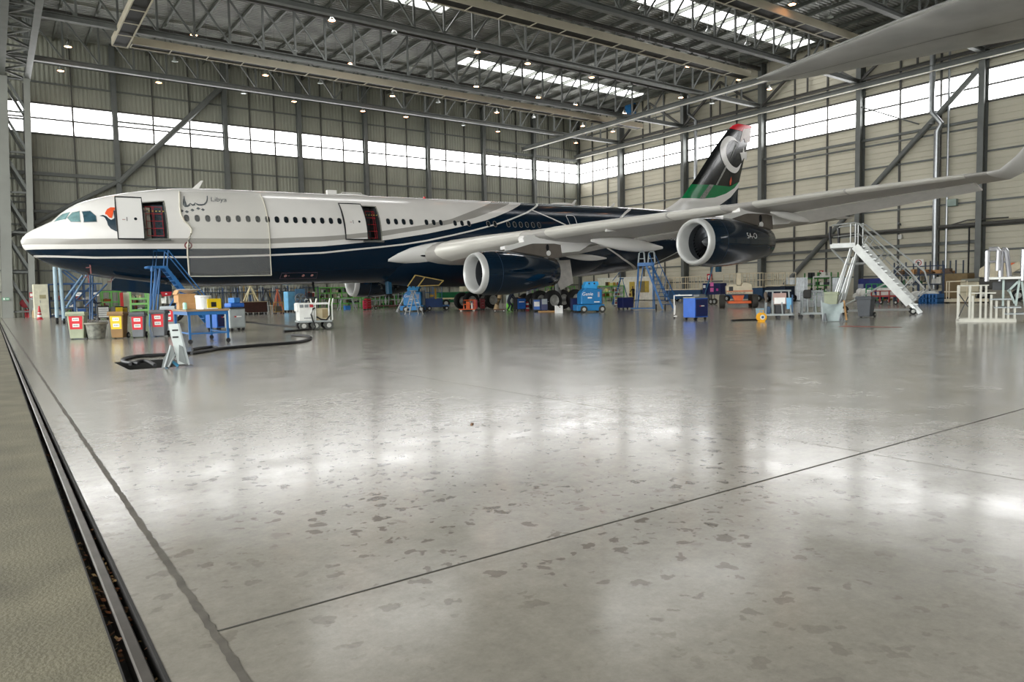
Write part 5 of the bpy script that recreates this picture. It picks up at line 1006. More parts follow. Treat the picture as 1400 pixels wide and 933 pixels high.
b = MB(); b.tube([(-.3, 0, 1.03), (-.3, 0, 1.12), (-.24, 0, 1.18), (-.18, 0, 1.14)], .02, 5); part(t, 'lifting_hook', b, GRYL)
b = MB(); 
for k in range(6): b.b2((-.4+k*.05, -.453, .44), (-.365+k*.05, -.449, .48))
part(t, 'stencil_print', b, GRYD, smooth=0)
# ---- black supply hose across the floor
def hose(pts, r, name, label, m_=BLK2, z=None):
    P = []; C = [at(*q) for q in pts]
    for i in range(len(C)-1):
        a, b_, c, d = C[max(i-1, 0)], C[i], C[i+1], C[min(i+2, len(C)-1)]
        for k in range(6): u = k/6; P.append(.5*((2*b_)+(c-a)*u+(2*a-5*b_+4*c-d)*u*u+(3*b_-a-3*c+d)*u**3))
    P.append(C[-1]); o = P[0].copy(); mb = MB(); mb.tube([Vector((v.x-o.x, v.y-o.y, r)) for v in P], r, 8); return solo(name, mb, m_, label, 'hose', o)
hose([(190, 500), (172, 498), (168, 494), (185, 490), (215, 488), (262, 485), (300, 479), (345, 475), (400, 470.5), (420, 466.5), (425, 463), (416, 460.8), (399, 459.8)], .036, 'supply_hose', 'thick black supply hose curving from the floor pit to the power cart')
hose([(388, 454.6), (400, 453.7), (412, 452.6), (425, 451.8)], .035, 'supply_hose', 'short black hose end leading to the power cart')
hose([(262, 485.5), (285, 481.5), (297, 478.5), (292, 476.3), (275, 478), (263, 480)], .034, 'supply_hose', 'black hose loop beside the folded pit cover')
hose([(334, 441), (350, 442.5), (366, 444.8), (390, 446.6), (411, 447.5)], .03, 'chain_cable', 'thin dark cable lying left of the power cart')
hose([(1000, 439.5), (1010, 438.8), (1025, 438.4), (1038, 437.9)], .03, 'black_cable', 'black cable lying beside the yellow cable reel')
# folded pit cover
p = at(244, 502.5); s = ppm(p); t = thing('pit_cover', 'silver folding pit cover standing open over the floor pit', 'pit cover', p, face(p))
f = lambda x, y: ((x-244)/s, (502.5-y)/s)
b = MB(); q = [f(234, 443.5), f(246, 443), (f(258, 499)), f(243.5, 499), f(240, 480)]; b.prism(q, .1, .13, 'y'); part(t, 'lid_panel', b, mat('white cover plate', '#c9d0cd', .4, .2, var=.1), smooth=0)
b = MB(); q = [f(246, 443), f(248, 443), f(258.5, 500), f(256, 500)]; b.prism(q, .0, .16, 'y'); part(t, 'side_channel', b, GRYL, smooth=0)
b = MB(); q = [f(246, 472), f(251, 475), f(254.5, 500), f(245, 494)]; b.prism(q, .04, .1, 'y'); q = [f(223, 503), f(226, 490), f(236, 472), f(239, 474), f(240, 484), f(233, 500)]; b.prism(q, -.02, .02, 'y'); part(t, 'support_plate', b, mat('dull steel plate', '#767b7a', .45, .4), smooth=0)
b = MB(); b.tube([(f(236, 472)[0], 0, f(236, 472)[1]), (f(227, 502)[0], -.05, .02)], .02, 6); b.tube([(f(241, 484)[0], 0, f(241, 484)[1]), (f(232, 500)[0], -.1, .02)], .015, 6); part(t, 'stay_rod', b, GRYL)
b = MB(); 
for y in (453, 462.5): b.b2((f(238.5, y)[0], .09, f(238.5, y)[1]), (f(246, y)[0], .1, f(246, y)[1]+.03))
part(t, 'slot', b, BLK2, smooth=0)
b = MB(); q = f(236, 502); b.tube([(q[0]-.1, .2, .02), (q[0], .05, .12), (q[0]+.1, .1, .02)], .03, 6); part(t, 'blue_strap', b, mat('strap blue', '#4f9cc4', .6))
def plug(pts, r, nm, lab): hose(pts, r, nm, lab, mat('hose black', '#222224', .6))
plug([(178, 500.5), (186, 497.5), (199, 496), (207, 499), (212, 502)], .034, 'plug_cable', 'black plug cable lying at the edge of the floor pit')
# ---- steps and platforms
def lp(x0, y0, s): return lambda x, y, d=0: Vector(((x-x0)/s, d, (y0-y)/s))
# blue service stair against the nose, running along the aircraft
Yn, Yf = 38.6, 39.5
def P(x, y, Y): return aty(x, y, Y)
o = P(216, 366, Yn); o.z = 0; t = thing('service_stair', 'tall blue service stair standing against the aircraft nose', 'stair', o); zp = P(216, 366, Yn).z
q = lambda x, y, f=0: P(x, y, Yn)-o + Vector((0, (Yf-Yn)*f, 0))
g0 = lambda v: Vector((v.x, v.y, 0))
b = MB()
for f in (0, 1): b.bar(q(203, 365.5, f), q(229.5, 365.5, f), .1, .12)
b.b2((q(212, 366).x, 0, zp-.03), (q(229, 366).x, Yf-Yn, zp+.03)); b.tube([q(203, 365.5, 0), q(203, 365.5, 1)], .06, 6); b.tube([q(207.8, 365, 0), q(208, 371, 0)], .09, 6); part(t, 'platform', b, STB, smooth=0)
for f in (0, 1):
    for (a_, c_) in (((212.3, 366), (208.5, 440)), ((219, 366), (213.5, 440)), ((218.5, 367), (209, 432))):
        v, w_ = q(*a_, f), q(*c_, f); w_.z = max(w_.z, 0) if c_[1] > 435 else w_.z
        if c_[1] > 435: w_.z = 0
        b = MB(); b.tube([v, w_], .04, 6); part(t, 'leg', b, STB)
    top, bot = q(226.5, 366, f), q(287, 442, f); bot.z = .05
    b = MB(); b.bar(top, bot, .07, .16); part(t, 'stringer', b, STB, smooth=0)
    b = MB(); b.tube([q(212.8, 365, f), q(214.8, 342, f), q(230, 342.3, f), q(228.3, 365, f)], .028, 6); b.tube([q(230, 342.3, f), q(291, 417, f), bot+Vector((.1, 0, .3))], .028, 6); part(t, 'handrail', b, STB)
top, bot = q(226.5, 366), q(287, 442); bot.z = .05
for k in range(1, 13):
    c = top.lerp(bot, k/13); b = MB(); b.b2((c.x-.12, c.y, c.z-.02), (c.x+.12, c.y+Yf-Yn, c.z+.02)); part(t, 'tread', b, STB, smooth=0)
b = MB()
for a_, c_ in (((243, 400), (232, 419)), ((258, 396), (236, 424))): b.tube([q(*a_), q(*c_)], .04, 6)
b.tube([q(238, 424), q(272, 424)], .04, 6); part(t, 'base_strut', b, STB)
# pale blue dock under the nose
Yd = 48.5; o = P(82, 440, Yd); o.z = 0; t = thing('nose_dock', 'pale blue wheeled dock frame standing under the aircraft nose', 'dock', o); q = lambda x, y, d=0: P(x, y, Yd)-o+Vector((0, d, 0))
for x0, x1, y0, y1 in ((74.6, 78, 365, 434.5), (81.5, 87.5, 365.5, 438)):
    b = MB(); b.tube([q(x0, y0), q(x1, y1)], .1, 10); part(t, 'upright', b, PALEB)
    v = q(x1, y1); v.z = .17; wheel(t, (v.x, v.y, .17), .17, .12)
for a_, c_ in (((90, 422), (119, 376)), ((88.5, 410), (113, 377))):
    b = MB(); b.tube([q(*a_), q(*c_)], .06, 8); part(t, 'ladder_rail', b, mat('steel blue tube', '#5d7f9d', .45))
for a_, c_ in (((75, 388), (140, 388)), ((85, 371), (103, 386)), ((88, 368), (112, 386)), ((124, 377), (124, 437)), ((127, 377), (127, 437)), ((102, 388), (104, 437)), ((126, 391), (97, 418)), ((147, 388), (117, 419)), ((145, 391), (121, 416)), ((94, 398), (123, 398))):
    b = MB(); d_ = random.uniform(0, .6); b.tube([q(*a_, d_), q(*c_, d_)], .05, 6); part(t, 'brace_tube', b, mat('dock blue', '#3f5f86', .45))
b = MB(); b.b2(q(85, 366, .0), q(120, 363, .8)); 
# double blue step with two hoop rails
p = at(895, 424); s = ppm(p); o = p; t = thing('double_step', 'blue mobile step with two tall hoop rails under the rear fuselage', 'step', p, face(p)); q = lp(895, 424, s)
b = MB(); b.b2(q(872.5, 364, -.35), q(895, 359.5, .35)); part(t, 'platform', b, mat('platform blue', '#3a6fa8', .45), smooth=0)
for x0, x1 in ((873.5, 882.5), (886.5, 896)):
    b = MB(); b.tube([q(x0, 361, -.3), q(x0+1.5, 346.5, -.3), q(x0+3, 344.8, -.3), q(x1-2, 344.8, -.3), q(x1-1, 347, -.3), q(x1, 361, -.3)], .05, 8); b.tube([q(x0+.8, 354, -.3), q(x1-.6, 354, -.3)], .035, 6); part(t, 'hoop_rail', b, GRYL)
for x0, x1, d in ((873.5, 869.5, -.3), (880.5, 871.5, -.3), (874, 872, .3), (893, 893, -.3), (894, 895, .3)):
    b = MB(); v = q(x1, 424, d); v.z = .06; b.tube([q(x0, 362, d), v], .035, 6); part(t, 'leg', b, STB)
for x0, x1, d in ((884, 906, -.4), (891.5, 920.5, .4)):
    b = MB(); v = q(x1, 422, d); v.z = .05; b.bar(q(x0, 363, d), v, .05, .12); part(t, 'stringer', b, STB, smooth=0)
    b = MB(); v = q(x1+4, 410, d); b.tube([q(x0+4, 347, d), v], .028, 6); part(t, 'handrail', b, STB)
    for k in range(1, 5): b = MB(); c0 = q(x0, 363, d).lerp(q(x1, 422, d), k/5.5); b.tube([c0, c0+Vector((.18, 0, .75))], .02, 5); part(t, 'baluster', b, STB)
for k in range(1, 11):
    c0 = q(884, 363, -.4).lerp(q(906, 422, -.4), k/11); c1 = q(891.5, 363, .4).lerp(q(920.5, 422, .4), k/11); b = MB(); b.bar(c0, c1, .2, .04); part(t, 'tread', b, STB, smooth=0)
for x, d in ((897, -.45), (909, -.4)): wheel(t, q(x, 424, d)+Vector((0, 0, .18)), .18, .08)
b = MB(); b.bar(q(863, 421.5, -.4), q(896, 421.5, -.4), .06, .06); b.bar(q(863, 421.5, .4), q(896, 421.5, .4), .06, .06); b.bar(q(863, 421.5, -.4), q(863, 421.5, .4), .06, .06); part(t, 'base_frame', b, STB, smooth=0)
# small blue step ladder by the white office
p = at(845, 416); s = ppm(p); t = thing('service_stair', 'small blue step ladder in front of the white office cabin', 'stair', p, face(p)); q = lp(845, 416, s)
for d in (-.3, .3):
    b = MB(); v = q(838+d*3, 416, d); v.z = 0; b.bar(q(849, 381, d), v, .06, .12); part(t, 'stringer', b, STB, smooth=0)
    b = MB(); v = q(860, 416, d); v.z = 0; b.tube([q(851, 381, d), v], .035, 6); b.tube([q(849, 381, d), q(848, 372, d), q(838, 384, d)], .03, 6); part(t, 'leg', b, STB)
for k in range(1, 8): c = q(849, 381).lerp(q(838, 416), k/8); b = MB(); b.b2((c.x-.12, -.3, c.z-.02), (c.x+.12, .3, c.z+.02)); part(t, 'tread', b, STB, smooth=0)
b = MB(); b.b2(q(847, 382, -.32), q(853, 380.5, .32)); part(t, 'platform', b, STB, smooth=0)
# aluminium step ladders by the blue lift
def stepladder(px, py, hpx, wpx, label, spread=1.0, rz=0):
    p = at(px, py); s = ppm(p); h = hpx/s; t = thing('step_ladder', label, 'ladder', p, face(p)+rz)
    for sg, n_ in ((-1, 'front_frame'), (1, 'rear_frame')):
        b = MB(); w0, w1 = .18, .3; x1 = sg*spread*.5
        for y0, y1 in ((-w0, -w1), (w0, w1)): b.bar((0, y0, h), (x1, y1, 0), .06, .035)
        for k in range(1, 7 if sg < 0 else 3): f = k/7 if sg < 0 else k/3; b.bar((x1*f, -w0-(w1-w0)*f, h*(1-f)), (x1*f, w0+(w1-w0)*f, h*(1-f)), .07, .03)
        part(t, n_, b, ALU, smooth=0)
    b = MB(); b.b2((-.14, -.2, h-.02), (.14, .2, h+.03)); part(t, 'top_tread', b, ALU, smooth=0)
stepladder(566, 430, 32, 10, 'aluminium step ladder standing in front of the blue lift', 1.0, .5)
stepladder(552.5, 426.5, 19, 12, 'short aluminium step ladder left of the blue lift', 1.1, .15)
# ---- lifts
def lift(px, py, label, w, h, mast=True, rz=.25, col=mat('lift blue', '#1673ae', .4)):
    p = at(px, py); t = thing('personnel_lift', label, 'lift', p + Vector((p.x, p.y, 0)).normalized()*.6, face(p)+rz); k = w/1.25
    b = MB(); b.b2((-.85*k, -.5*k, .12), (.75*k, .5*k, .48)); part(t, 'chassis', b, col, smooth=0, bevel=.04)
    b = MB(); b.prism([(-.6*k, .5), (.6*k, .5), (.6*k, h*.74), (.1*k, h*.78), (-.28*k, h*.8), (-.5*k, h*.7), (-.6*k, h*.6)], -.5*k, .5*k); part(t, 'turret', b, col, smooth=0, bevel=.05)
    b = MB(); b.prism([(-.34*k, h*.78), (.4*k, h*.76), (.4*k, h*.86), (.5*k, h*.88), (.45*k, h), (-.25*k, h), (-.3*k, h*.9), (-.38*k, h*.88)], -.3*k, .3*k); part(t, 'head_housing', b, mat('lift blue light', '#2f9ad6', .4), smooth=0, bevel=.04)
    for x in (-.08, .22): b = MB(); b.lathe([(.05*k, 0), (.05*k, .02)], (x*k, -.31*k, h*.935), 'y', 10); part(t, 'round_opening', b, BLK2)
    for x in (-.45*k, .6*k):
        for y in (-.5*k, .5*k): wheel(t, (x, y, .2*k), .2*k, .16*k, 'y', m_=mat('lift tyre', '#3a3833', .8))
    b = MB(); b.b2((-.22*k, -.515*k, h*.46), (.02*k, -.505*k, h*.5)); b.b2((.15*k, -.515*k, h*.33), (.45*k, -.505*k, h*.36)); part(t, 'sticker', b, PAPER, smooth=0)
    b = MB(); b.b2((.36*k, -.515*k, h*.5), (.46*k, -.505*k, h*.66)); part(t, 'sticker', b, mat('sticker grey', '#a9a4ae', .6), smooth=0)
    lt = txt('Genie', .26*k, PAPER, 'maker_lettering', t, .2, .002); lt.location = (-.55*k, -.507*k, h*.555); lt.rotation_euler = (PI/2, 0, 0)
    if mast:
        b = MB(); b.bar((.62*k, .1, .5), (.62*k, .1, h*.8), .25, .3); part(t, 'mast', b, GRYD, smooth=0)
    return t
lift(806, 428, 'bright blue single mast lift parked by the rear main wheels', 1.3, 1.82)
lift(566, 427, 'blue mast lift behind the step ladders under the open belly hatch', 1.35, 1.95, rz=-.2, col=mat('lift blue deep', '#1e7fc0', .4))
p = at(597, 424.5); s = ppm(p); t = thing('work_platform', 'dark blue work platform with yellow controls beside the green truck', 'platform', p, face(p)+.1)
b = MB(); b.b2((-.95, -.45, .25), (.45, .45, .95)); part(t, 'body', b, mat('deep lift blue', '#153f78', .45), smooth=0, bevel=.03)
b = MB(); 
for x in (-.9, -.3, .4): b.tube([(x, -.42, .9), (x, -.42, 1.95)], .03, 6)
for z in (1.4, 1.95): b.tube([(-.9, -.42, z), (.4, -.42, z), (.4, .42, z), (-.9, .42, z)], .03, 6, closed=True)
part(t, 'guard_rail', b, mat('rail blue', '#2a5f96', .45))
b = MB(); b.box((-.1, -.47, 1.3), (.12, .08, .8)); b.box((-.4, -.47, 1.15), (.3, .08, .15)); part(t, 'control_arm', b, mat('control yellow', '#c99a2e', .5), smooth=0)
b = MB(); b.b2((.4, -.4, .3), (.95, .4, .42)); part(t, 'step', b, mat('rail blue', '#2a5f96', .45), smooth=0)
for x in (-.6, .75): wheel(t, (x, -.4, .17), .17, .12, 'y'); wheel(t, (x, .4, .17), .17, .12, 'y')
b = MB(); b.bar((-1.15, -.1, .3), (-1.75, -.1, 2.6), .22, .25); part(t, 'raised_arm', b, mat('dark arm', '#141a28', .5), smooth=0)
p = at(612, 420.5); t = thing('tow_truck', 'green low truck with a cream stripe beyond the near lifts', 'truck', p + Vector((2, 1.5, 0)), face(p)+.2)
b = MB(); b.b2((-2.1, -.9, .45), (2.0, .9, .7)); part(t, 'chassis', b, GRND, smooth=0, bevel=.04); b = MB(); b.b2((-2.0, -.92, .78), (1.9, .92, .9)); part(t, 'stripe', b, mat('cream stripe', '#d8cfa0', .5), smooth=0)
b = MB(); b.b2((-2.0, -.9, .9), (2.0, .9, 1.45)); part(t, 'body', b, GRND, smooth=0, bevel=.05); b = MB(); b.b2((.4, -.8, 1.45), (1.4, .8, 2.1)); part(t, 'cab', b, mat('cab cream', '#c9c2a6', .5), smooth=0, bevel=.06)
for x in (-1.3, 1.3): wheel(t, (x, -.85, .38), .38, .25, 'y'); wheel(t, (x, .85, .38), .38, .25, 'y')
# cream and orange boom lift
p = at(1010, 421.5); s = ppm(p); t = thing('boom_lift', 'cream and orange boom lift seen from behind on four big tyres', 'boom lift', p + Vector((p.x, p.y, 0)).normalized()*1.0, face(p)+.06); q = lp(1010, 421.5, s)
b = MB(); b.prism([q(993, 404)[::2], q(992.5, 391)[::2], q(997, 389)[::2], q(1006, 389.5)[::2], q(1008, 391)[::2], q(1013, 391)[::2], q(1014, 388.5)[::2], q(1026, 389)[::2], q(1027, 403)[::2]] if False else [(v.x, v.z) for v in (q(993, 402.5), q(992.5, 391), q(997, 389), q(1005.5, 389.2), q(1007, 391), q(1013, 391), q(1014, 387), q(1018, 386.5), q(1026, 389), q(1027.5, 402.5))], -.8, .8); part(t, 'counterweight', b, CRM, smooth=0, bevel=.04)
b = MB(); b.b2(q(993, 399.5, -.82), q(1027.4, 397.3, .82)); part(t, 'orange_stripe', b, mat('stripe coral', '#d28a63', .5), smooth=0)
b = MB(); b.b2(q(996, 398, -.83), q(1001.5, 392, -.7)); part(t, 'grille', b, BLK2, smooth=0)
tx = txt('ALPINE MONTELLIER', .185, BLK2, 'lettering', t, 0, .003); tx.location = q(994.7, 401.8, -.815); tx.rotation_euler = (PI/2, 0, 0); tx.scale = (.62, .75, 1)
b = MB(); b.b2(q(1006.8, 390, -.2), q(1013, 373, .35)); part(t, 'boom', b, CRM, smooth=0, bevel=.03)
b = MB(); b.prism([(v.x, v.z) for v in (q(1001, 404), q(1017, 404), q(1014.5, 411.5), q(1004, 411.5))], -.4, .4); part(t, 'turntable', b, ORNG, smooth=0)
b = MB(); b.b2(q(995, 415.5, -.55), q(1026, 412, .9)); part(t, 'axle', b, ORNG, smooth=0, bevel=.03)
for x in (987.5, 1031): wheel(t, Vector((q(x, 0).x, -.3, .43)), .43, .36, 'x', m_=mat('lift tyre', '#3a3833', .8), hub=ORNG); wheel(t, Vector((q(x, 0).x*.93, 1.7, .43)), .43, .36, 'x', m_=mat('lift tyre', '#3a3833', .8), hub=ORNG)
# ---- A frame trolleys, cloth cart, reel, bin
def aframe(px, py, wpx, hpx, label, sheet=True):
    p = at(px, py); s = ppm(p); w, h = wpx/s, hpx/s; t = thing('a_frame_trolley', label, 'trolley', p, face(p)+.12)
    b = MB(); b.b2((-w/2, -.35, .14), (w/2, -.29, .2)).b2((-w/2, .29, .14), (w/2, .35, .2)).b2((-w/2, -.35, .14), (-w/2+.06, .35, .2)).b2((w/2-.06, -.35, .14), (w/2, .35, .2)); part(t, 'base', b, GRYL, smooth=0)
    for x in (-w/2+.08, -w*.2, w*.12, w/2-.1):
        b = MB(); b.tube([(x, -.32, .18), (x*.86, 0, h), (x, .32, .18)], .028, 6); part(t, 'a_leg', b, GRYL)
    b = MB(); b.tube([(-w*.43, 0, h), (w*.43, 0, h)], .035, 8); part(t, 'top_bar', b, GRYL)
    for x in (-w/2+.06, w/2-.06, 0):
        for y in (-.3, .3): castor(t, (x, y, .15), .065)
    return t, w, h
t, w, h = aframe(1063.5, 436, 39, 38, 'grey A frame trolley carrying a white folder and blue tubs')
b = MB(); b.b2((-w*.18, -.14, h*.52), (w*.26, -.09, h*.92)); part(t, 'back_board', b, mat('dusty pink board', '#a98a80', .6), smooth=0)
b = MB(); b.b2((-w*.14, -.17, h*.54), (w*.22, -.145, h*.76)); part(t, 'white_folder', b, PAPER, smooth=0)
b = MB(); b.b2((-w*.1, -.2, .2), (w*.22, .15, h*.48)); part(t, 'black_crate', b, BLK2, smooth=0)
b = MB(); b.taper((w*.36, -.1, h*.35), (.2, .2), (.24, .24), h*.4); part(t, 'blue_tub', b, SKYB, smooth=0); b = MB(); b.b2((-w*.42, -.22, .2), (-w*.26, .1, h*.45)); part(t, 'blue_sack', b, mat('slate blue', '#3d546e', .7), smooth=0, bevel=.05)
b = MB(); b.ell((-w*.42, -.12, h*.86), (.07, .07, .14)); b.tube([(-w*.42, -.12, h*.8), (-w*.4, -.2, h*.6)], .04, 6); part(t, 'dark_glove', b, mat('glove brown', '#5d5248', .8))
b = MB(); b.b2((w*.42, -.33, .25), (w*.46, -.2, .95)); part(t, 'blue_plank', b, mat('slate blue', '#3d546e', .7), smooth=0)
t, w, h = aframe(1110, 434.5, 33, 36, 'grey A frame trolley stacked with mesh panels, left of the cloth cart')
for x0, x1 in ((-.45, -.2), (-.12, .2), (.22, .44)):
    b = MB(); z0, z1 = h*.42, h*.95
    for k in range(8): x = w*(x0+(x1-x0)*k/7); b.bar((x, -.1, z0), (x, -.06, z1), .02, .02)
    for k in range(6): z = z0+(z1-z0)*k/5; b.bar((w*x0, -.09, z), (w*x1, -.09, z), .02, .02)
    part(t, 'mesh_panel', b, MESH, smooth=0)
b = MB(); b.box((-w*.2, -.15, h*.9), (.3, .15, .35)); part(t, 'dark_bundle', b, mat('dark cloth', '#2e2d2b', .8), smooth=0, bevel=.06)
p = at(1138, 440); s = ppm(p); t = thing('cloth_cart', 'grey two wheeled cart with a sagging pale grey tarpaulin', 'cart', p, face(p)-.05); q = lp(1138, 440, s)
b = MB(); V = []
for i in range(13):
    for k in range(11):
        u, v = i/12, k/10; top = 413+3.2*math.sin(PI*u)*(1-v)**2; x = (1124.5+27.5*u)*(1-v)+(1128+21*u)*v; y = top*(1-v)+439.3*v; V.append(q(x, y, -.12+.18*math.sin(PI*u)*math.sin(PI*v*.8)+.02*math.sin(9*u+5*v)))
b.add(V, [(i*11+k, (i+1)*11+k, (i+1)*11+k+1, i*11+k+1) for i in range(12) for k in range(10)]); part(t, 'tarpaulin', b, mat('pale grey tarpaulin', '#98a3a2', .6, var=.12, scale=5), smooth=80)
for x0, x1 in ((1124, 1126.5), (1152, 1155.5)):
    b = MB(); v = q(x1, 440, 0); v.z = .05; b.bar(q(x0, 411, 0), v, .05, .06); part(t, 'side_post', b, WOOD if x0 > 1140 else GRYL, smooth=0)
for x in (1129, 1149.5):
    b = MB(); b.bar(q(x-2, 440, -.2)+Vector((0, 0, .03)), q(x, 428.5, -.16), .06, .04); b.bar(q(x+2, 440, -.2)+Vector((0, 0, .03)), q(x, 428.5, -.16), .06, .04); part(t, 'foot', b, GRYD, smooth=0)
b = MB(); b.bar(q(1126, 439, .2), q(1154, 439, .2), .05, .05); part(t, 'rear_bar', b, GRYL, smooth=0)
bin_(1135.5, 431, -.1, 'grey green open topped bin behind the cloth cart', BGRN, None, hh=1.0, ww=.62)
bin_(1183.5, 434, -.35, 'dark grey wheelie bin in front of the white stairs', mat('bin dark', '#474a4e', .55), None, ww=.55, hh=.82, d=.5)
p = at(1041, 440.5); s = ppm(p); t = thing('cable_reel', 'yellow cable reel standing on the floor with a blue hub', 'reel', p, face(p)+.35)
for y in (-.1, .1): b = MB(); b.lathe([(.09, y-.012), (.155, y-.012), (.165, y), (.155, y+.012), (.09, y+.012)], (0, 0, .18), 'y', 24); part(t, 'flange', b, mat('reel yellow', '#e8a81c', .45))
b = MB(); b.lathe([(.09, -.12), (.09, .1)], (0, 0, .18), 'y', 18); part(t, 'drum', b, WHT); b = MB(); b.lathe([(.045, -.135), (.045, -.12)], (0, 0, .18), 'y', 14); part(t, 'hub', b, mat('hub blue', '#27507c', .5))
b = MB(); b.tube([(-.08, 0, .32), (-.06, 0, .42), (.06, 0, .42), (.08, 0, .32)], .015, 6); b.b2((-.1, -.12, 0), (.1, .12, .03)); part(t, 'stand', b, mat('reel yellow', '#e8a81c', .45), smooth=0)
p = at(1040, 433); b = MB(); b.taper((0, 0, 0), (.28, .24), (.36, .3), .34); solo('plastic_tub', b, mat('grey blue tub', '#8fa8b2', .5), 'grey blue plastic tub behind the yellow cable reel', 'tub', p+Vector((.5, .4, 0)), face(p), smooth=0, bevel=.02)
# ---- the long aluminium boarding stairs
p = at(1200, 428); s = 29.0; d0 = FPX/s; o = at(1257, 430); fr = face(at(1210, 430))
o = at(1257, 430.5); t = thing('boarding_stairs', 'long white and aluminium boarding stairs on wheels by the right wall', 'stairs', o, fr); s = ppm(o)*.985; q = lp(1257, 430.5, s)
WS = mat('stair white', '#d6d8d4', .4)
N0, D1 = -.0, 1.15
def pt(x, y, d): return q(x, y, d)
for d, lab in ((0, 'near'), (D1, 'far')):
    dx = 0 if d == 0 else 8.5; dy = 0 if d == 0 else -2.0
    b = MB(); b.bar(pt(1177.5+dx, 335+dy, d), pt(1245+dx*.7, 416+dy, d), .09, .32); part(t, 'stringer', b, WS, smooth=0)
    b = MB(); b.bar(pt(1175.5+dx, 338+dy, d), Vector((pt(1257, 0, 0).x+dx/s*.5, d, .05)), .07, .1); part(t, 'bottom_rail', b, ALU, smooth=0)
    b = MB(); b.tube([pt(1146.5+dx, 333, d), pt(1146+dx, 318, d), pt(1147+dx*.8, 306, d), pt(1149+dx*.8, 304.5, d), pt(1176+dx, 302.5, d), pt(1182+dx, 304, d), pt(1245+dx*2.2, 372, d), pt(1262+dx, 396, d), pt(1254+dx*.5, 405, d)], .035, 8); part(t, 'handrail', b, ALU)
    b = MB(); b.tube([pt(1150+dx, 321, d), pt(1182+dx, 318, d), pt(1252+dx*1.5, 396, d)], .025, 6); part(t, 'mid_rail', b, ALU)
    for x0, y0, x1, y1 in ((1172, 332, 1172, 303), (1178, 332, 1178, 303), (1184, 341, 1194, 322), (1200, 360, 1214, 345), (1216, 380, 1231, 362), (1233, 400, 1248, 380), (1245, 414, 1262, 396)):
        b = MB(); b.tube([pt(x0+dx, y0+dy, d), pt(x1+dx, y1+dy, d)], .024, 6); part(t, 'baluster', b, ALU)
b = MB(); b.b2(pt(1146, 336.5, -.05), pt(1178, 330, D1+.05)); part(t, 'landing', b, WS, smooth=0)
for k in range(15): c = pt(1180, 337, 0).lerp(pt(1250, 423, 0), k/15); b = MB(); b.b2((c.x+.02, .05, c.z), (c.x+.3, D1-.05, c.z+.04)); part(t, 'tread', b, ALU, smooth=0)
for d in (0, D1):
    for a_, c_ in (((1172, 338), (1149, 415)), ((1180, 341), (1160, 415)), ((1148, 338), (1165, 358)), ((1166, 359), (1190, 359)), ((1176, 350), (1158, 412)), ((1153, 400), (1168, 352))):
        v = pt(*c_, d); 
        if c_[1] > 414: v.z = .12
        b = MB(); b.tube([pt(*a_, d), v], .04, 6); part(t, 'leg', b, ALU)
    b = MB(); v0 = pt(1156, 424, d); v0.z = .25; b.tube([v0, pt(1216, 388, d)], .04, 6); v1 = pt(1150, 426, d); v1.z = .16; b.tube([v1, Vector((pt(1246, 0, 0).x, d, .2))], .035, 6); part(t, 'base_tube', b, ALU)
    wheel(t, (pt(1163, 0, 0).x, d, .19), .19, .09, 'y'); wheel(t, (pt(1249.5, 0, 0).x, d, .14), .14, .07, 'y')
b = MB(); b.tube([pt(1146.5, 306, -.02), pt(1145.5, 318, -.05), pt(1147, 331, -.02)], .06, 6); part(t, 'bumper_pad', b, BLK2); b = MB(); b.tube([pt(1155, 306, D1), pt(1155, 331, D1)], .06, 6); part(t, 'bumper_pad', b, BLK2)
# ---- white stepped platform at the far right
o = at(1309, 440.5); t = thing('access_platform', 'white stepped access platform with tall silver hoop rails', 'platform', o, face(at(1345, 440))); s = ppm(o); q = lp(1309, 440.5, s)
TUB = mat('tube off white', '#b9b7ab', .45); HO = mat('hoop silver', '#c4c4c8', .25, .7)
b = MB(); b.b2(q(1307.5, 440.5, -.05), q(1375, 435.8, .12)).b2(q(1307.5, 440.5, 1.1), q(1375, 436.5, 1.25)).b2(q(1307, 440, -.05), q(1311, 436.5, 1.2)); part(t, 'base_beam', b, TUB, smooth=0)
for x0, y0 in ((1309, 392), (1322.5, 391), (1326, 405), (1335, 391), (1341, 391), (1347, 404), (1353, 412), (1361, 421), (1366, 412), (1373, 421)):
    for d in (0, 1.1): v = q(x0, 437, d); b = MB(); b.bar(v, q(x0, y0, d), .06, .06); part(t, 'post', b, TUB, smooth=0)
for x0, x1, y in ((1308, 1344, 391), (1323, 1352, 401.5), (1345, 1370, 410), (1350, 1380, 421), (1362, 1392, 429.5)):
    b = MB(); b.b2(q(x0, y+.8, -.05), q(x1, y-.8, 1.15)) if x0 > 1322 else b.b2(q(x0, y+.8, -.04), q(x1, y-.6, .04)); part(t, 'step', b, TUB if x0 < 1340 else GRYL, smooth=0)
b = MB(); b.bar(q(1310, 402, 0), q(1321, 420, 0), .03, .03).bar(q(1310, 434, 0), q(1321, 406, 0), .03, .03); part(t, 'cross_brace', b, BLK2, smooth=0)
b = MB(); b.b2(q(1342, 383.5, -.1), q(1379, 380.5, 1.3)); part(t, 'deck', b, mat('deck white', '#d8d8d2', .4), smooth=0)
for x0, x1, d in ((1341.5, 1352, -.05), (1357, 1361, .6), (1381, 1389, -.05), (1389, 1394, .6)):
    b = MB(); b.tube([q(x0, 386, d), q(x0, 345.5, d), q(x0+2, 343.3, d), q(x1+.3, 343.5, d), q(x1+2, 346, d), q(x1+(6 if d > 0 else 1.5), 372+(8 if d > 0 else 0), d)], .075, 8); b.tube([q(x0, 360, d), q(x1+2, 360, d)], .04, 6); part(t, 'hoop_rail', b, HO)
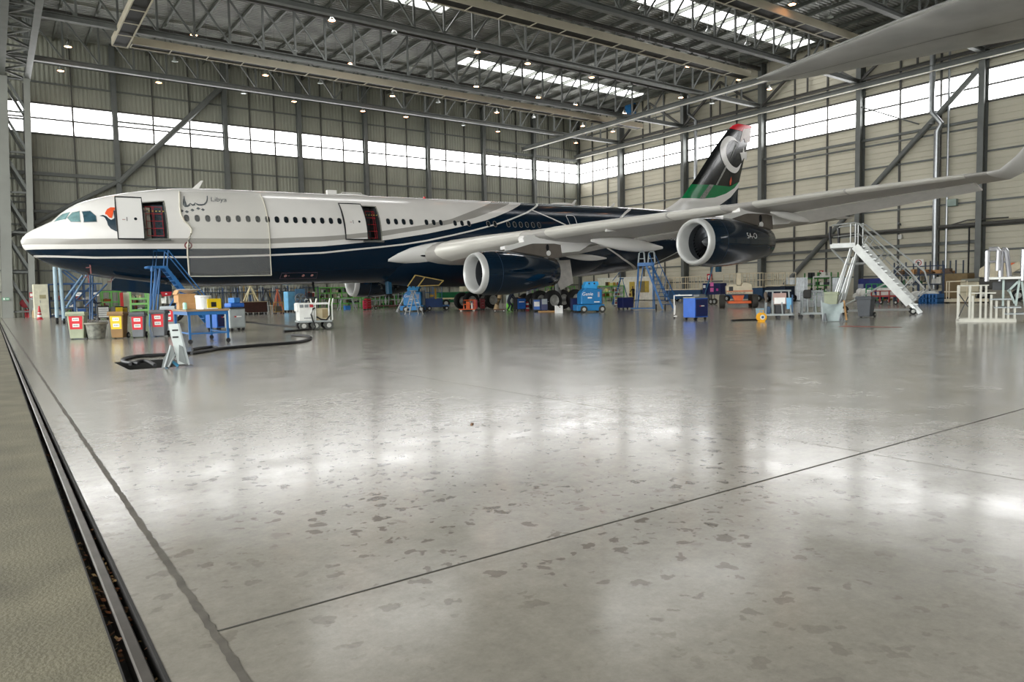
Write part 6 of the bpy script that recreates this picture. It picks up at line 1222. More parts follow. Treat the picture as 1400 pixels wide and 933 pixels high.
for x0, y0, x1, y1 in ((1360, 384, 1360, 419), (1377.5, 384, 1374, 419), (1376, 387, 1365, 400), (1366, 397, 1373, 416), (1380, 387, 1386, 436), (1386, 405, 1392, 436)):
    b = MB(); b.bar(q(x0, y0, .1), q(x1, y1, .1), .08, .06); part(t, 'strut', b, mat('strut grey green', '#8d9a95', .4, .3), smooth=0)
b = MB(); b.b2(q(1348, 398, .2), q(1376, 387, 1.1)); part(t, 'dark_box', b, mat('box graphite', '#3b3c3d', .6), smooth=0)
# trailer with cream rails left of it, and the cream machine behind
o = at(1312, 415); t = thing('rail_trailer', 'low cream trailer with side rails behind the white stepped platform', 'trailer', o + Vector((1, .4, 0)), face(o)); s = ppm(o); q = lp(1312, 415, s)
b = MB(); b.b2(q(1292, 413, -.8), q(1345, 409, .8)); part(t, 'deck', b, CRM, smooth=0)
for x in (1296, 1299, 1320): b = MB(); b.bar(q(x, 410, -.75), q(x, 384.5, -.75), .06, .06); part(t, 'post', b, CRM, smooth=0)
for e_ in ((1295, 385, 1318, 384.5), (1293, 399, 1312, 399)): b = MB(); b.bar(q(e_[0], e_[1], -.75), q(e_[2], e_[3], -.75), .06, .07); part(t, 'rail', b, CRM, smooth=0)
b = MB(); b.b2(q(1312, 400, -.5), q(1334, 386, .6)); b.b2(q(1312, 411, -.5), q(1330, 400, .4)); part(t, 'machine_box', b, mat('machine cream', '#c6bda2', .5), smooth=0, bevel=.05)
b = MB(); b.prism([(v.x, v.z) for v in (q(1312, 386), q(1334, 385), q(1334, 381), (q(1313, 382)))], -.5, .5); part(t, 'hood', b, mat('hood grey', '#7b7c70', .5), smooth=0)
for x in (1297, 1340): wheel(t, Vector((q(x, 0).x, -.6, .2)), .2, .12, 'y'); wheel(t, Vector((q(x, 0).x, .6, .2)), .2, .12, 'y')
o = at(1370, 413); t = thing('boom_lift', 'cream folded boom lift behind the silver hoop rails', 'boom lift', o + Vector((2.5, 1, 0)), face(o)); s = ppm(o); q = lp(1370, 413, s)
b = MB(); b.b2(q(1340, 405, -.9), q(1398, 396, .9)); part(t, 'chassis', b, mat('machine grey', '#8a8475', .5), smooth=0)
b = MB(); b.prism([(v.x, v.z) for v in (q(1343, 378), q(1344, 366), q(1350, 362), (q(1360, 359)), q(1372, 357), q(1382, 362), q(1384, 376), q(1370, 382))], -.8, .8); part(t, 'cover', b, CRM, smooth=0, bevel=.08)
b = MB(); b.bar(q(1366, 378, -1.0), q(1392, 362, -1.0), .45, .5); part(t, 'boom', b, CRM, smooth=0, bevel=.05)
b = MB(); b.box(q(1382, 362, -.9), (.35, .3, .25)); part(t, 'orange_lamp', b, ORNG, smooth=0)
b = MB(); b.b2(q(1342, 396, -.8), q(1396, 380, .8)); part(t, 'engine_box', b, mat('machine dark', '#45433d', .6), smooth=0, bevel=.05)
for x in (1350, 1390): wheel(t, Vector((q(x, 0).x, -.8, .4)), .4, .3, 'y'); wheel(t, Vector((q(x, 0).x, .8, .4)), .4, .3, 'y')
# ---- storage along the back wall and the right wall
def rack_w(A0, A1, z, d, levels, posts, m, name, label, cat='rack', shelf_m=None, r=.05, extra=None):
    """A0, A1 floor ends; d depth vector; levels heights"""
    A0, A1, d = Vector(A0), Vector(A1), Vector(d); A0.z = A1.z = 0; t = thing(name, label, cat, A0)
    u = A1-A0
    for k in range(posts):
        for f in ((0, 1) if d.length > .1 else (0,)):
            c = u*(k/(posts-1))+d*f; b = MB(); b.bar(c, c+Vector((0, 0, z)), r*1.6, r*1.6); part(t, 'upright', b, m, smooth=0)
    for h in levels:
        b = MB()
        b.bar(Vector((0, 0, h)), u+Vector((0, 0, h)), r*1.4, r*1.8)
        if d.length > .1: b.bar(d+Vector((0, 0, h)), u+d+Vector((0, 0, h)), r*1.4, r*1.8); b.bar(d*.5+Vector((0, 0, h)), u+d*.5+Vector((0, 0, h)), d.length*.9, .03)
        part(t, 'shelf', b, shelf_m or m, smooth=0)
    return t
CLUT = [mat('clutter %d' % i, c, .6) for i, c in enumerate(('#2f4d7c', '#8a3a30', '#b8ad92', '#3f4246', '#9fa5a4', '#b0882f', '#3d7a42', '#d6d4cc', '#5a4634', '#23262c'))]
def clutter(A0, A1, zs, dy, n, label, seed=1, mats=None, tall=.3, w=.35):
    random.seed(seed); A0, A1, dy = Vector(A0), Vector(A1), Vector(dy); mb = MB()
    for i in range(n):
        z = random.choice(zs); c = A0.lerp(A1, random.uniform(.03, .97))+dy*random.uniform(.15, .85); h = random.uniform(.1, tall); mb.use(random.choice(mats or CLUT))
        if random.random() < .3: mb.lathe([(.01, 0), (random.uniform(.05, .12),)*2, (.1, h), (.01, h)] if False else [(.01, 0), (.1, .0), (.1, h), (.01, h)], (c.x, c.y, z+.03), n=10)
        else: mb.box((c.x, c.y, z+.03+h/2), (random.uniform(.12, w), random.uniform(.12, w), h), random.uniform(-.4, .4))
    o = link('stored_parts', mb); return tag(o, label, 'stored parts', kind='stuff')
def A2(x, y, Y): v = aty(x, y, Y); return v
def B2(x, y, X): v = atx(x, y, X); return v
# hose reel, extinguishers, sign, cone by the tower
p = at(35, 434); s = ppm(p); t = thing('fire_hose_reel', 'red fire hose reel disc on a grey stand at the foot of the lattice tower', 'hose reel', p+Vector((.3, 0, 0)), face(p)); q = lp(35, 434, s)
b = MB(); b.lathe([(.02, -.14), (.36, -.13), (.38, -.1), (.36, -.07), (.2, -.07), (.2, .07), (.36, .07), (.38, .1), (.36, .13), (.02, .14)], q(30.5, 415), 'y', 26); part(t, 'reel', b, mat('hose reel red', '#b02530', .5))
b = MB(); 
for x in (-.35, .1): b.tube([q(30.5, 415)+Vector((0, 0, 0)), Vector((x-.1, -.15, 0))], .03, 6); b.tube([q(30.5, 415), Vector((x-.1, .25, 0))], .03, 6)
part(t, 'stand', b, GRYL)
for i, (x, lab) in enumerate(((36.2, 'red fire extinguisher beside the hose reel, closest to the reel'), (39.5, 'second red fire extinguisher from the hose reel'), (43.2, 'pinkish red fire extinguisher under the fire sign'))):
    p = at(x, 434.2); t = thing('fire_extinguisher', lab, 'fire extinguisher', p); exting(t, .78, .12)
p = at(47.0, 434.3); t = thing('gas_bottle', 'short tan gas bottle between the extinguisher and the cream cabinet', 'gas bottle', p); b = MB(); b.lathe([(.01, 0), (.15, .01), (.15, .45), (.08, .6), (.06, .7), (.01, .7)], n=16); part(t, 'bottle', b, mat('tan bottle', '#b0936a', .5)); b = MB(); b.lathe([(.08, .62), (.08, .78), (.05, .8)], n=10); part(t, 'valve_cap', b, GRYL)
def sign(name, label, p, rz, w, h, face_m, marks, fz=None):
    t = thing(name, label, 'sign', p, rz); b = MB(); b.b2((-w/2, -.015, -h/2), (w/2, .015, h/2)); part(t, 'board', b, face_m, smooth=0)
    for nm, lo, hi, m_ in marks: b = MB(); b.b2((lo[0], -.022, lo[1]), (hi[0], -.016, hi[1])); part(t, nm, b, m_, smooth=0)
    return t
p = A2(44.2, 403.5, 71.2); sign('fire_sign', 'red and white fire hose sign on the lattice tower leg', p, 0, .42, .42, REDE, (('pictogram', (-.16, -.12), (.02, .12), PAPER), ('pictogram', (.06, -.16), (.16, -.06), PAPER)))
p = A2(44.5, 408.5, 71.2); sign('notice', 'small grey notice under the fire hose sign', p, 0, .24, .18, mat('notice grey', '#b9bcc0', .6), (('print', (-.08, -.03), (.08, .03), GRYD),))
p = A2(8, 409, 72.6); sign('exit_sign', 'green exit pictogram on the left tower leg', p, 0, .5, .2, mat('exit green', '#6fae8c', .5), (('pictogram', (-.18, -.07), (-.06, .07), PAPER), ('arrow', (.02, -.03), (.2, .03), PAPER)))
p = at(54.5, 437.2); t = thing('traffic_cone', 'red and white striped cone in front of the cream cabinet', 'cone', p)
b = MB(); b.b2((-.22, -.22, 0), (.22, .22, .04)); part(t, 'base', b, REDE, smooth=0); b = MB(); b.lathe([(.17, .04), (.05, .98), (.02, 1.0)], n=18); part(t, 'body', b, REDE)
for z0, z1 in ((.18, .34), (.46, .6), (.72, .84)):
    b = MB(); rr = lambda z: .174-.128*(z-.04)/.94; b.lathe([(rr(z0), z0), (rr(z1), z1)], n=18, cap=False); part(t, 'white_band', b, PAPER)
p = at(51, 435); t = thing('cabinet', 'tall cream cabinet behind the striped cone', 'cabinet', p+Vector((.2, .3, 0)), .1); b = MB(); b.b2((-.36, -.3, 0), (.62, .3, 2.7)); part(t, 'carcass', b, mat('cabinet cream', '#cfccb6', .5), smooth=0)
b = MB(); b.b2((-.05, -.32, .06), (.6, -.3, 2.66)); d_ = part(t, 'door', b, mat('cabinet cream', '#cfccb6', .5), smooth=0); b = MB(); b.b2((.02, -.35, 1.2), (.05, -.32, 1.4)); part(d_, 'handle', b, GRYD, smooth=0)
b = MB(); b.b2((.0, -.33, 1.55), (.45, -.325, 1.85)); part(d_, 'label_plate', b, mat('plate olive', '#9a9270', .6), smooth=0)
a, c = A2(63, 431, 72.5), A2(66.5, 431, 72.5); b = MB(); b.b2((-.1, -.1, 0), (.14, .5, 2.35)); t = thing('red_board', 'tall narrow red board beside the cream cabinet', 'board', g0(a)); part(t, 'board', b, mat('board red', '#a8202a', .5), smooth=0)
b = MB(); b.b2((-.2, -.1, 0), (.25, .5, .06)); part(t, 'foot', b, GRYD, smooth=0)
random.seed(3)
R1 = rack_w(A2(69, 431, 70), A2(133, 431, 70), 2.75, (0, 1.2, 0), (.12, .75, 1.35, 2.7), 5, mat('rack blue', '#2d4a72', .5), 'storage_rack', 'long blue storage rack along the back wall behind the nose dock')
clutter(g0(A2(69, 431, 70)), g0(A2(133, 431, 70)), (.15, .78, 1.38), (0, 1.1, 0), 46, 'mixed crates and parts stored on the long blue rack', 5, tall=.4)
for x, lab in ((107.5, 'white paper notice hung on the blue rack, closest to the nose dock'), (131, 'white paper notice hung on the blue rack near the green rack')):
    p = A2(x, 402.5, 69.8); sign('notice', lab, p, 0, .42, .3, PAPER, (('print', (-.12, -.06), (.1, .06), mat('print grey', '#b9b9b9', .6)),))
R2 = rack_w(A2(141.5, 431, 71), A2(166, 431, 71), 2.1, (0, 1.2, 0), (.3, .75, 1.15, 2.05), 3, GRN2, 'storage_rack', 'green cantilever rack with brown tubes beside the red post')
for k, (x, z) in enumerate(((.4, 1.3), (.9, 1.75), (1.1, .95), (.6, .5))):
    pass
clutter(g0(A2(141.5, 431, 71)), g0(A2(166, 431, 71)), (.33, .78, 1.18), (0, 1.0, 0), 18, 'brown and red tubes stored on the green cantilever rack', 8, [CLUT[1], CLUT[8], mat('orange brown', '#8a4a20', .6)], .3, .6)
a = g0(A2(167.5, 431, 70.5)); b = MB(); b.b2((-.1, -.1, 0), (.12, .2, 1.95)); t = thing('red_post', 'red upright post at the end of the green rack', 'post', a); part(t, 'post', b, mat('post red', '#b32c2c', .5), smooth=0); b = MB(); b.b2((-.2, -.2, 0), (.25, .3, .04)); part(t, 'base_plate', b, GRYD, smooth=0)
a, c = g0(A2(169.5, 431, 71)), g0(A2(178, 431, 71)); t = thing('partition_panel', 'cream partition panel between the two green racks', 'panel', a); b = MB(); b.b2((0, 0, .03), (c.x-a.x, .12, 1.95)); part(t, 'panel', b, mat('cabinet cream', '#cfccb6', .5), smooth=0); b = MB(); b.b2((-.02, -.02, 0), (c.x-a.x+.02, .14, .06)); part(t, 'base_rail', b, GRYD, smooth=0)
R3 = rack_w(A2(179.5, 431, 70), A2(203.5, 431, 70), 2.2, (0, 1.2, 0), (.4, .95, 1.4), 2, mat('light rack green', '#8fce7a', .5), 'storage_rack', 'light green rack under the open nose gear door', r=.09)
clutter(g0(A2(179.5, 431, 70)), g0(A2(203.5, 431, 70)), (.43, .98, 1.43), (0, 1.1, 0), 24, 'boxes and brown parts on the light green rack', 11)
# tubes and frames standing along the back wall
t = rack_w(A2(266, 428, 73.5), A2(412, 428, 73.5), 2.35, (0, .9, 0), (1.85,), 9, mat('rack slate', '#33404f', .5), 'tube_rack', 'long dark rail rack of upright tubes along the back wall')
a, c = g0(A2(268, 428, 73.8)), g0(A2(410, 428, 73.8)); random.seed(21)
for k in range(78):
    u = (k+random.uniform(.1, .9))/78; v = a.lerp(c, u); h = random.uniform(1.5, 2.5); mb = MB(); mb.tube([v+Vector((0, .1, 0)), v+Vector((random.uniform(-.08, .08), .4, h))], random.uniform(.03, .06), 6)
    o = link('stored_tube', mb, CLUT[(k*7) % 10] if k % 5 == 0 else (GRYL if k % 2 else GRYD)); tag(o, 'thin tube leaning upright in the long dark rail rack', 'tube', 'tubes in the rail rack')
for x0, x1, lab, m_, yy in ((352, 377, 'dark tripod frame standing before the tube rack', mat('dark frame', '#26282c', .5), 66), (336, 352, 'cream trestle standing on the dark brown board', mat('trestle cream', '#c9bf98', .5), 54.6), (375, 386, 'rust orange leaning frame beside the gold cart', mat('rust orange', '#a5553a', .6), 64)):
    base = 1.0 if yy < 60 else 0
    a, c = A2(x0, 431, yy), A2(x1, 431, yy); t = thing('trestle', lab, 'trestle', Vector((a.x, yy, base))); w = c.x-a.x; h = (A2(x0, 396, yy).z if yy > 60 else 2.15)-base
    for e in (0, 1):
        b = MB(); b.tube([(w*.5, 0, h), (w*e, -.35, .05)], .05, 6); b.tube([(w*.5, 0, h), (w*e, .35, .05)], .05, 6); part(t, 'leg_pair', b, m_)
    b = MB(); b.tube([(w*.22, -.2, h*.5), (w*.78, -.2, h*.5)], .035, 6); b.tube([(w*.3, 0, h), (w*.7, 0, h)], .05, 6); part(t, 'cross_bar', b, m_)
a, c = at(332, 431), at(366, 431); Yb = 54; a, c = g0(A2(332, 431, Yb)), g0(A2(366, 431, Yb)); w = c.x-a.x
t = thing('board_trolley', 'long low trolley with dark brown board sides', 'trolley', a); b = MB(); b.b2((0, 0, .2), (w, 1.0, .95)); part(t, 'side_board', b, BROWN, smooth=0, bevel=.02); b = MB(); b.b2((-.04, -.03, .95), (w+.04, 1.03, 1.0)); part(t, 'top_rim', b, mat('rim beige', '#a08e70', .6), smooth=0)
for k in range(5):
    for y in (.08, .92): castor(t, (.1+k*(w-.2)/4, y, .2), .08)
a = g0(A2(367, 431, 54)); t = thing('work_stool', 'small white steel stool between the brown trolley and the gold cart', 'stool', a)
b = MB(); b.b2((0, 0, .66), (.36, .36, .7)); part(t, 'seat', b, WHT, smooth=0)
for x in (.02, .34):
    for y in (.02, .34): b = MB(); b.bar((x, y, 0), (x, y, .66), .03, .03); part(t, 'leg', b, WHT, smooth=0)
a = g0(A2(377, 430, 54.5)); t = thing('parts_cart', 'gold framed parts cart left of the light blue cabinet', 'cart', a); GLD = mat('gold paint', '#a8863a', .5)
for x in (.02, .6):
    for y in (.02, .55): b = MB(); b.bar((x, y, .12), (x, y, .95), .04, .04); part(t, 'upright', b, GLD, smooth=0); castor(t, (x, y, .13), .06)
b = MB(); b.b2((0, 0, .15), (.62, .57, .2)).b2((0, 0, .85), (.62, .57, .9)); part(t, 'tray', b, GLD, smooth=0); b = MB(); b.b2((.08, .1, .2), (.5, .5, .6)); part(t, 'dark_tray_load', b, mat('load grey', '#6b665a', .7), smooth=0)
p = at(399, 427.5); s = ppm(p); t = thing('cabinet', 'light blue two door cabinet on castors', 'cabinet', p, .25); b = MB(); b.b2((-.32, 0, .2), (.34, .6, 1.72)); part(t, 'carcass', b, SKYB, smooth=0, bevel=.02)
for z0, z1 in ((.28, .95), (.99, 1.66)): b = MB(); b.b2((-.28, -.02, z0), (.3, 0, z1)); d_ = part(t, 'door', b, SKYB, smooth=0); b = MB(); b.b2((.2, -.04, (z0+z1)/2-.06), (.23, -.02, (z0+z1)/2+.06)); part(d_, 'handle', b, GRYL, smooth=0)
for x in (-.26, .28):
    for y in (.06, .54): castor(t, (x, y, .2), .09)
a = g0(A2(405, 428, 58.5)); t = thing('drum_fan', 'large round grey fan before a slate blue board', 'fan', a+Vector((.4, 0, 0)))
b = MB(); b.lathe([(.4, -.12), (.44, -.14), (.44, .14), (.4, .12)], (0, 0, 1.12), 'y', 26, cap=False); part(t, 'cage_ring', b, GRYD); b = MB()
for k in range(7): b.lathe([(.06*(k+1)-.008, -.13), (.06*(k+1)+.008, -.13)], (0, 0, 1.12), 'y', 24, cap=False)
for k in range(12): b.tube([(0, -.13, 1.12), (.43*math.cos(k*PI/6), -.13, 1.12+.43*math.sin(k*PI/6))], .008, 4)
part(t, 'grille', b, GRYL, smooth=0); b = MB(); b.lathe([(.41, 0), (.01, .0)], (0, 0, 1.12), 'y', 26, cap=False); part(t, 'blade_disc', b, mat('fan dark', '#3c3c38', .6)) if False else None
b = MB()
for k in range(5): t_ = k*2*PI/5; b.add([(.06*math.cos(t_), -.03, 1.12+.06*math.sin(t_)), (.36*math.cos(t_-.2), -.06, 1.12+.36*math.sin(t_-.2)), (.38*math.cos(t_+.4), .06, 1.12+.38*math.sin(t_+.4)), (.06*math.cos(t_+.8), .03, 1.12+.06*math.sin(t_+.8))], [(0, 1, 2, 3)])
b.lathe([(.08, -.08), (.08, .1), (.01, .1)], (0, 0, 1.12), 'y', 14); part(t, 'blades', b, mat('fan dark', '#3c3c38', .6), smooth=0)
b = MB(); b.tube([(-.3, .0, .05), (-.42, 0, 1.12)], .03, 6); b.tube([(.3, 0, .05), (.42, 0, 1.12)], .03, 6); b.tube([(-.35, -.25, .03), (-.35, .25, .03)], .03, 6); b.tube([(.35, -.25, .03), (.35, .25, .03)], .03, 6); b.tube([(-.35, 0, .05), (.35, 0, .05)], .03, 6); part(t, 'stand', b, GRYD)
a = g0(A2(404.5, 428, 60.5)); b = MB(); b.b2((0, 0, .0), (.85, .06, 1.95)); b.b2((-.05, -.2, 0), (.0, .3, .05)).b2((.85, -.2, 0), (.9, .3, .05)); solo('display_board', b, mat('board slate blue', '#4f7797', .6), 'slate blue board behind the round fan', 'board', a, smooth=0)
R4 = rack_w(A2(420, 428, 70), A2(436, 428, 70), 2.3, (0, 1, 0), (.5, 1.2, 2.2), 2, mat('rack slate', '#33404f', .5), 'storage_rack', 'dark slate rack of red and white parts behind the power cart'); clutter(g0(A2(420, 428, 70)), g0(A2(436, 428, 70)), (.53, 1.23), (0, .9, 0), 22, 'red and white parts on the dark slate rack', 13, [CLUT[1], CLUT[7], CLUT[9]], .5)
R5 = rack_w(A2(438, 427, 71), A2(497, 427, 71), 2.2, (0, 1.2, 0), (.5, 1.05, 1.6, 2.15), 5, GRN2, 'storage_rack', 'long green rack seen below the far engine'); clutter(g0(A2(438, 427, 71)), g0(A2(497, 427, 71)), (.53, 1.08, 1.63), (0, 1.1, 0), 52, 'pale boxes and parts on the long green rack', 17, [CLUT[7], CLUT[2], CLUT[9], CLUT[4], CLUT[8]], .45)
R6 = rack_w(A2(506, 424, 66), A2(560, 424, 66), 2.1, (0, 2, 0), (.9, 2.0), 4, mat('forest green', '#3f8a3c', .5), 'storage_rack', 'wide green frame rack behind the grey railings'); clutter(g0(A2(506, 424, 66)), g0(A2(560, 424, 66)), (.0, .93), (0, 1.9, 0), 50, 'dark green parts heaped in the wide green rack', 19, [CLUT[6], mat('moss', '#31572f', .7), CLUT[9], CLUT[8]], .8, .8)
a, c = g0(A2(510, 424, 60)), g0(A2(556, 424, 60)); t = thing('railing_cart', 'low cart carrying grey safety railings near the red chests', 'cart', a); w = c.x-a.x
b = MB(); b.b2((0, 0, .25), (w, 1.2, .36)); part(t, 'deck', b, mat('rose brown', '#6b4a48', .6), smooth=0)
for k in range(8): x = .1+k*(w-.2)/7; b = MB(); b.tube([(x, random.uniform(.1, .9), .36), (x, .5, 1.65+random.uniform(-.2, .25))], .04, 6); part(t, 'railing_post', b, GRYL)
for z in (.8, 1.2, 1.55): b = MB(); b.tube([(.1, .5, z), (w-.1, .5, z+random.uniform(-.1, .1))], .035, 6); part(t, 'railing_bar', b, GRYL)
for x in (.3, w-.3): wheel(t, (x, .05, .14), .14, .1, 'y'); wheel(t, (x, 1.15, .14), .14, .1, 'y')
for x, lab in ((478, 'small sawhorse trestle under the far engine with a blue crate'),):
    a = g0(A2(463, 425, 62)); t = thing('trestle', lab, 'trestle', a)
    for x0 in (0, 1.6): b = MB(); b.tube([(x0+.3*(1 if x0 == 0 else -1), 0, 1.0), (x0, -.3, 0)], .04, 6); b.tube([(x0+.3*(1 if x0 == 0 else -1), 0, 1.0), (x0, .3, 0)], .04, 6); part(t, 'leg_pair', b, GRYL)
    b = MB(); b.tube([(.1, 0, 1.0), (1.5, 0, 1.0)], .05, 6); part(t, 'cross_bar', b, GRYL)
    b = MB(); b.box((.85, .1, .2), (.5, .4, .38)); solo('crate', b, mat('mid blue', '#2b74b8', .45), 'blue crate on the floor between the trestle legs', 'crate', a, smooth=0)
# ---- right wall side: office cabin, platforms, cages
X0 = 63.6
c0, c1 = g0(B2(818, 412, X0)), g0(B2(893, 412, X0)); t = thing('office_cabin', 'white site office cabin with a yellow door and window', 'cabin', g0(c1)); L_ = (c0-c1).length; hh_ = 2.75
b = MB(); b.b2((0, 0, .1), (2.3, L_, hh_)); part(t, 'shell', b, mat('cabin white', '#dcd9cd', .5), smooth=0)
b = MB(); b.b2((-.06, -.06, hh_), (2.4, L_+.06, hh_+.15)); part(t, 'roof_edge', b, WHT, smooth=0)
yc = lambda x: (g0(B2(x, 412, X0))-c1).y
YLW = mat('door yellow', '#b79f45', .5)
b = MB(); b.b2((-.05, yc(868), .15), (.02, yc(861), 2.3)); dd = part(t, 'door', b, YLW, smooth=0); b = MB(); b.b2((-.09, yc(867.4), 1.1), (-.05, yc(866.8), 1.15)); part(dd, 'handle', b, BLK2, smooth=0)
b = MB(); b.b2((-.05, yc(887.5), 1.0), (.02, yc(874), 2.35)); wd = part(t, 'window', b, YLW, smooth=0); b = MB(); b.b2((-.08, yc(882), 1.05), (-.05, yc(875.5), 2.3)); part(wd, 'blind', b, mat('blind olive', '#7a6f4a', .7), smooth=0)
b = MB(); b.b2((-.04, yc(869.5), .1), (-.0, yc(868.6), 2.5)); part(t, 'door_frame', b, WHT, smooth=0)
R7 = rack_w(B2(797, 413, 62.5), B2(845, 413, 62.5), 1.9, (1.0, 0, 0), (.5, 1.1, 1.85), 4, GRN2, 'storage_rack', 'green shelf rack with yellow boxes left of the office cabin'); clutter(g0(B2(797, 413, 62.5)), g0(B2(845, 413, 62.5)), (.53, 1.13, 1.88), (1, 0, 0), 60, 'yellow and brown boxes on the green shelf rack', 23, [CLUT[5], CLUT[2], CLUT[7], CLUT[8], CLUT[1], mat('pale yellow', '#d9d08a', .6)], .5, .5)
R8 = rack_w(A2(735, 415, 73), A2(786, 415, 73), 1.95, (0, 1.0, 0), (.5, 1.1, 1.9), 4, GRN2, 'storage_rack', 'green shelf rack with cream boxes seen past the main wheels'); clutter(g0(A2(735, 415, 73)), g0(A2(786, 415, 73)), (.53, 1.13, 1.93), (0, 1.0, 0), 60, 'cream boxes on the rack past the main wheels', 29, [mat('pale yellow', '#d9d08a', .6), CLUT[2], CLUT[7], CLUT[5]], .5, .5)
p = at(839, 420); t = thing('shelf_trolley', 'white framed shelf trolley of small boxes behind the blue lift', 'trolley', p+Vector((1.5, 1, 0)), face(p))
for x in (-.3, .3):
    for y in (0, .5): b = MB(); b.bar((x, y, 0.1), (x, y, 1.5), .04, .04); part(t, 'upright', b, WHT, smooth=0); castor(t, (x, y, .12), .05)
for z in (.15, .55, .85, 1.15, 1.48): b = MB(); b.b2((-.32, -.02, z), (.32, .52, z+.03)); part(t, 'shelf', b, WHT, smooth=0)
random.seed(31)
for z in (.18, .58, .88, 1.18):
    for k in range(3): b = MB(); b.box((-.2+k*.2, .15, z+.09+.004), (.15, .25, .16)); o = link('parts_bin', b, CLUT[(k*3+int(z*10)) % 10], None, smooth=0); o.location = t.location; o.rotation_euler = t.rotation_euler; tag(o, 'small parts bin on the white framed shelf trolley', 'bin', 'parts bins on the shelf trolley')
# raised cream platforms with railings over blue trailers
def platform(x0, x1, yb, ytop, ydeck, X, label, body, n=6):
    c0, c1 = g0(B2(x0, yb, X)), g0(B2(x1, yb, X)); zt, zd = B2((x0+x1)/2, ytop, X).z, B2((x0+x1)/2, ydeck, X).z; t = thing('mobile_platform', label, 'platform', c0); u = c1-c0; w = Vector((1.6, 0, 0))
    b = MB(); b.bar(u*.02+w*.5+Vector((0, 0, zd*.45+.15)), u*.98+w*.5+Vector((0, 0, zd*.45+.15)), 1.5, zd*.75); part(t, 'trailer_body', b, body, smooth=0, bevel=.04)
    b = MB(); b.bar(w*.5+Vector((0, 0, zd)), u+w*.5+Vector((0, 0, zd)), 1.7, .1); part(t, 'deck', b, CRM, smooth=0)
    for k in range(n):
        for f in (0, 1): c = u*(k/(n-1))+w*f; b = MB(); b.bar(c+Vector((0, 0, zd)), c+Vector((0, 0, zt)), .05, .05); part(t, 'rail_post', b, CRM, smooth=0)
    for h in (.5, 1):
        for f in (0, 1): z = zd+(zt-zd)*h; b = MB(); b.bar(w*f+Vector((0, 0, z)), u+w*f+Vector((0, 0, z)), .05, .05); part(t, 'rail', b, CRM, smooth=0)
    for e in (.1, .9): wheel(t, tuple(u*e+Vector((.0, 0, .3))), .3, .2, 'x'); wheel(t, tuple(u*e+Vector((1.6, 0, .3))), .3, .2, 'x')
    return t
BT = mat('trailer blue', '#1d4468', .5)
platform(907, 958, 415, 379, 396, 58, 'cream railed platform on a dark blue trailer, left of the navy notice panel', BT, 7)
platform(989, 1043, 415, 374, 393, 57, 'cream railed platform behind the cream and orange boom lift', BT, 7)
platform(1046, 1073, 413, 373.5, 390.5, 56, 'cream railed platform with a white sack, left of the galvanised sheets', mat('trailer navy', '#0f2238', .5), 4)
p = B2(975, 417, 46); c0, c1 = g0(B2(960.5, 417, 46)), g0(B2(984.5, 417, 46)); t = thing('notice_trailer', 'navy boxed trailer with pink papers stuck on its side', 'trailer', c0); u = c1-c0
z0, z1 = B2(972, 403, 46).z, B2(972, 387.5, 46).z
b = MB(); b.bar(Vector((.4, 0, (z0+z1)/2)), u+Vector((.4, 0, (z0+z1)/2)), .8, z1-z0); part(t, 'box', b, DBLUE, smooth=0, bevel=.02)
for f, h, m_, s_ in ((.12, .72, PAPER, .14), (.55, .9, PINK, .2), (.55, .42, PINK, .2), (.85, .42, mat('magenta paper', '#c04090', .6), .12)): c = u*f+Vector((-.02, 0, z0+(z1-z0)*h)); b = MB(); b.box(c, (.02, s_*1.6, s_*1.6)); part(t, 'paper', b, m_, smooth=0)
for f in (.15, .5, .85): b = MB(); b.bar(u*f+Vector((.4, 0, 0.1)), u*f+Vector((.4, 0, z0)), .05, .05); part(t, 'leg', b, GRYD, smooth=0)
for f in (.5, .7): wheel(t, tuple(u*f+Vector((.0, 0, .25))), .25, .14, 'x', m_=mat('lift tyre', '#3a3833', .8))
b = MB(); a = u*.1+Vector((-.1, 0, .4)); b.tube([a, u*.9+Vector((-.1, 0, 4.2))], .05, 6); part(t, 'crane_jib', b, mat('jib blue', '#3d7396', .5)); b = MB(); e = u*.9+Vector((-.1, 0, 4.2)); b.tube([e, e+Vector((0, -.1, -1.1))], .09, 6); b.box(e+Vector((0, -.1, -1.4)), (.3, .35, .5)); part(t, 'hoist', b, mat('hoist blue', '#28536b', .5), smooth=0)
# galvanised sheets and green rack
for x0, x1, lab in ((1074, 1086, 'galvanised sheet cage end, dull grey, nearest the cream railings'), (1086.5, 1099, 'shiny stack of galvanised sheets beside the green wall rack'), (1137, 1151, 'galvanised corrugated sheets right of the green wall rack')):
    c0, c1 = g0(B2(x0, 411, 58)), g0(B2(x1, 411, 58)); zt = B2(x0, 380, 58).z; L_ = (c0-c1).length; n_ = 6; mb = MB(); P = [(0 if k % 2 else .06, -L_*k/(2*n_)) for k in range(2*n_+1)]
    mb.add([(a_, b_, .1) for a_, b_ in P]+[(a_, b_, zt) for a_, b_ in P]+[(a_+.5, b_, .1) for a_, b_ in P]+[(a_+.5, b_, zt) for a_, b_ in P], [(i, i+1, 2*n_+2+i, 2*n_+1+i) for i in range(2*n_)]+[(4*n_+2+i, 4*n_+3+i, 6*n_+4+i, 6*n_+3+i) for i in range(2*n_)]); t = thing('sheet_stack', lab, 'sheet stack', c0); part(t, 'sheets', mb, GALVS, smooth=0)
    b = MB(); b.b2((-.05, -L_, 0), (.55, 0, .1)); part(t, 'pallet', b, GRYD, smooth=0)
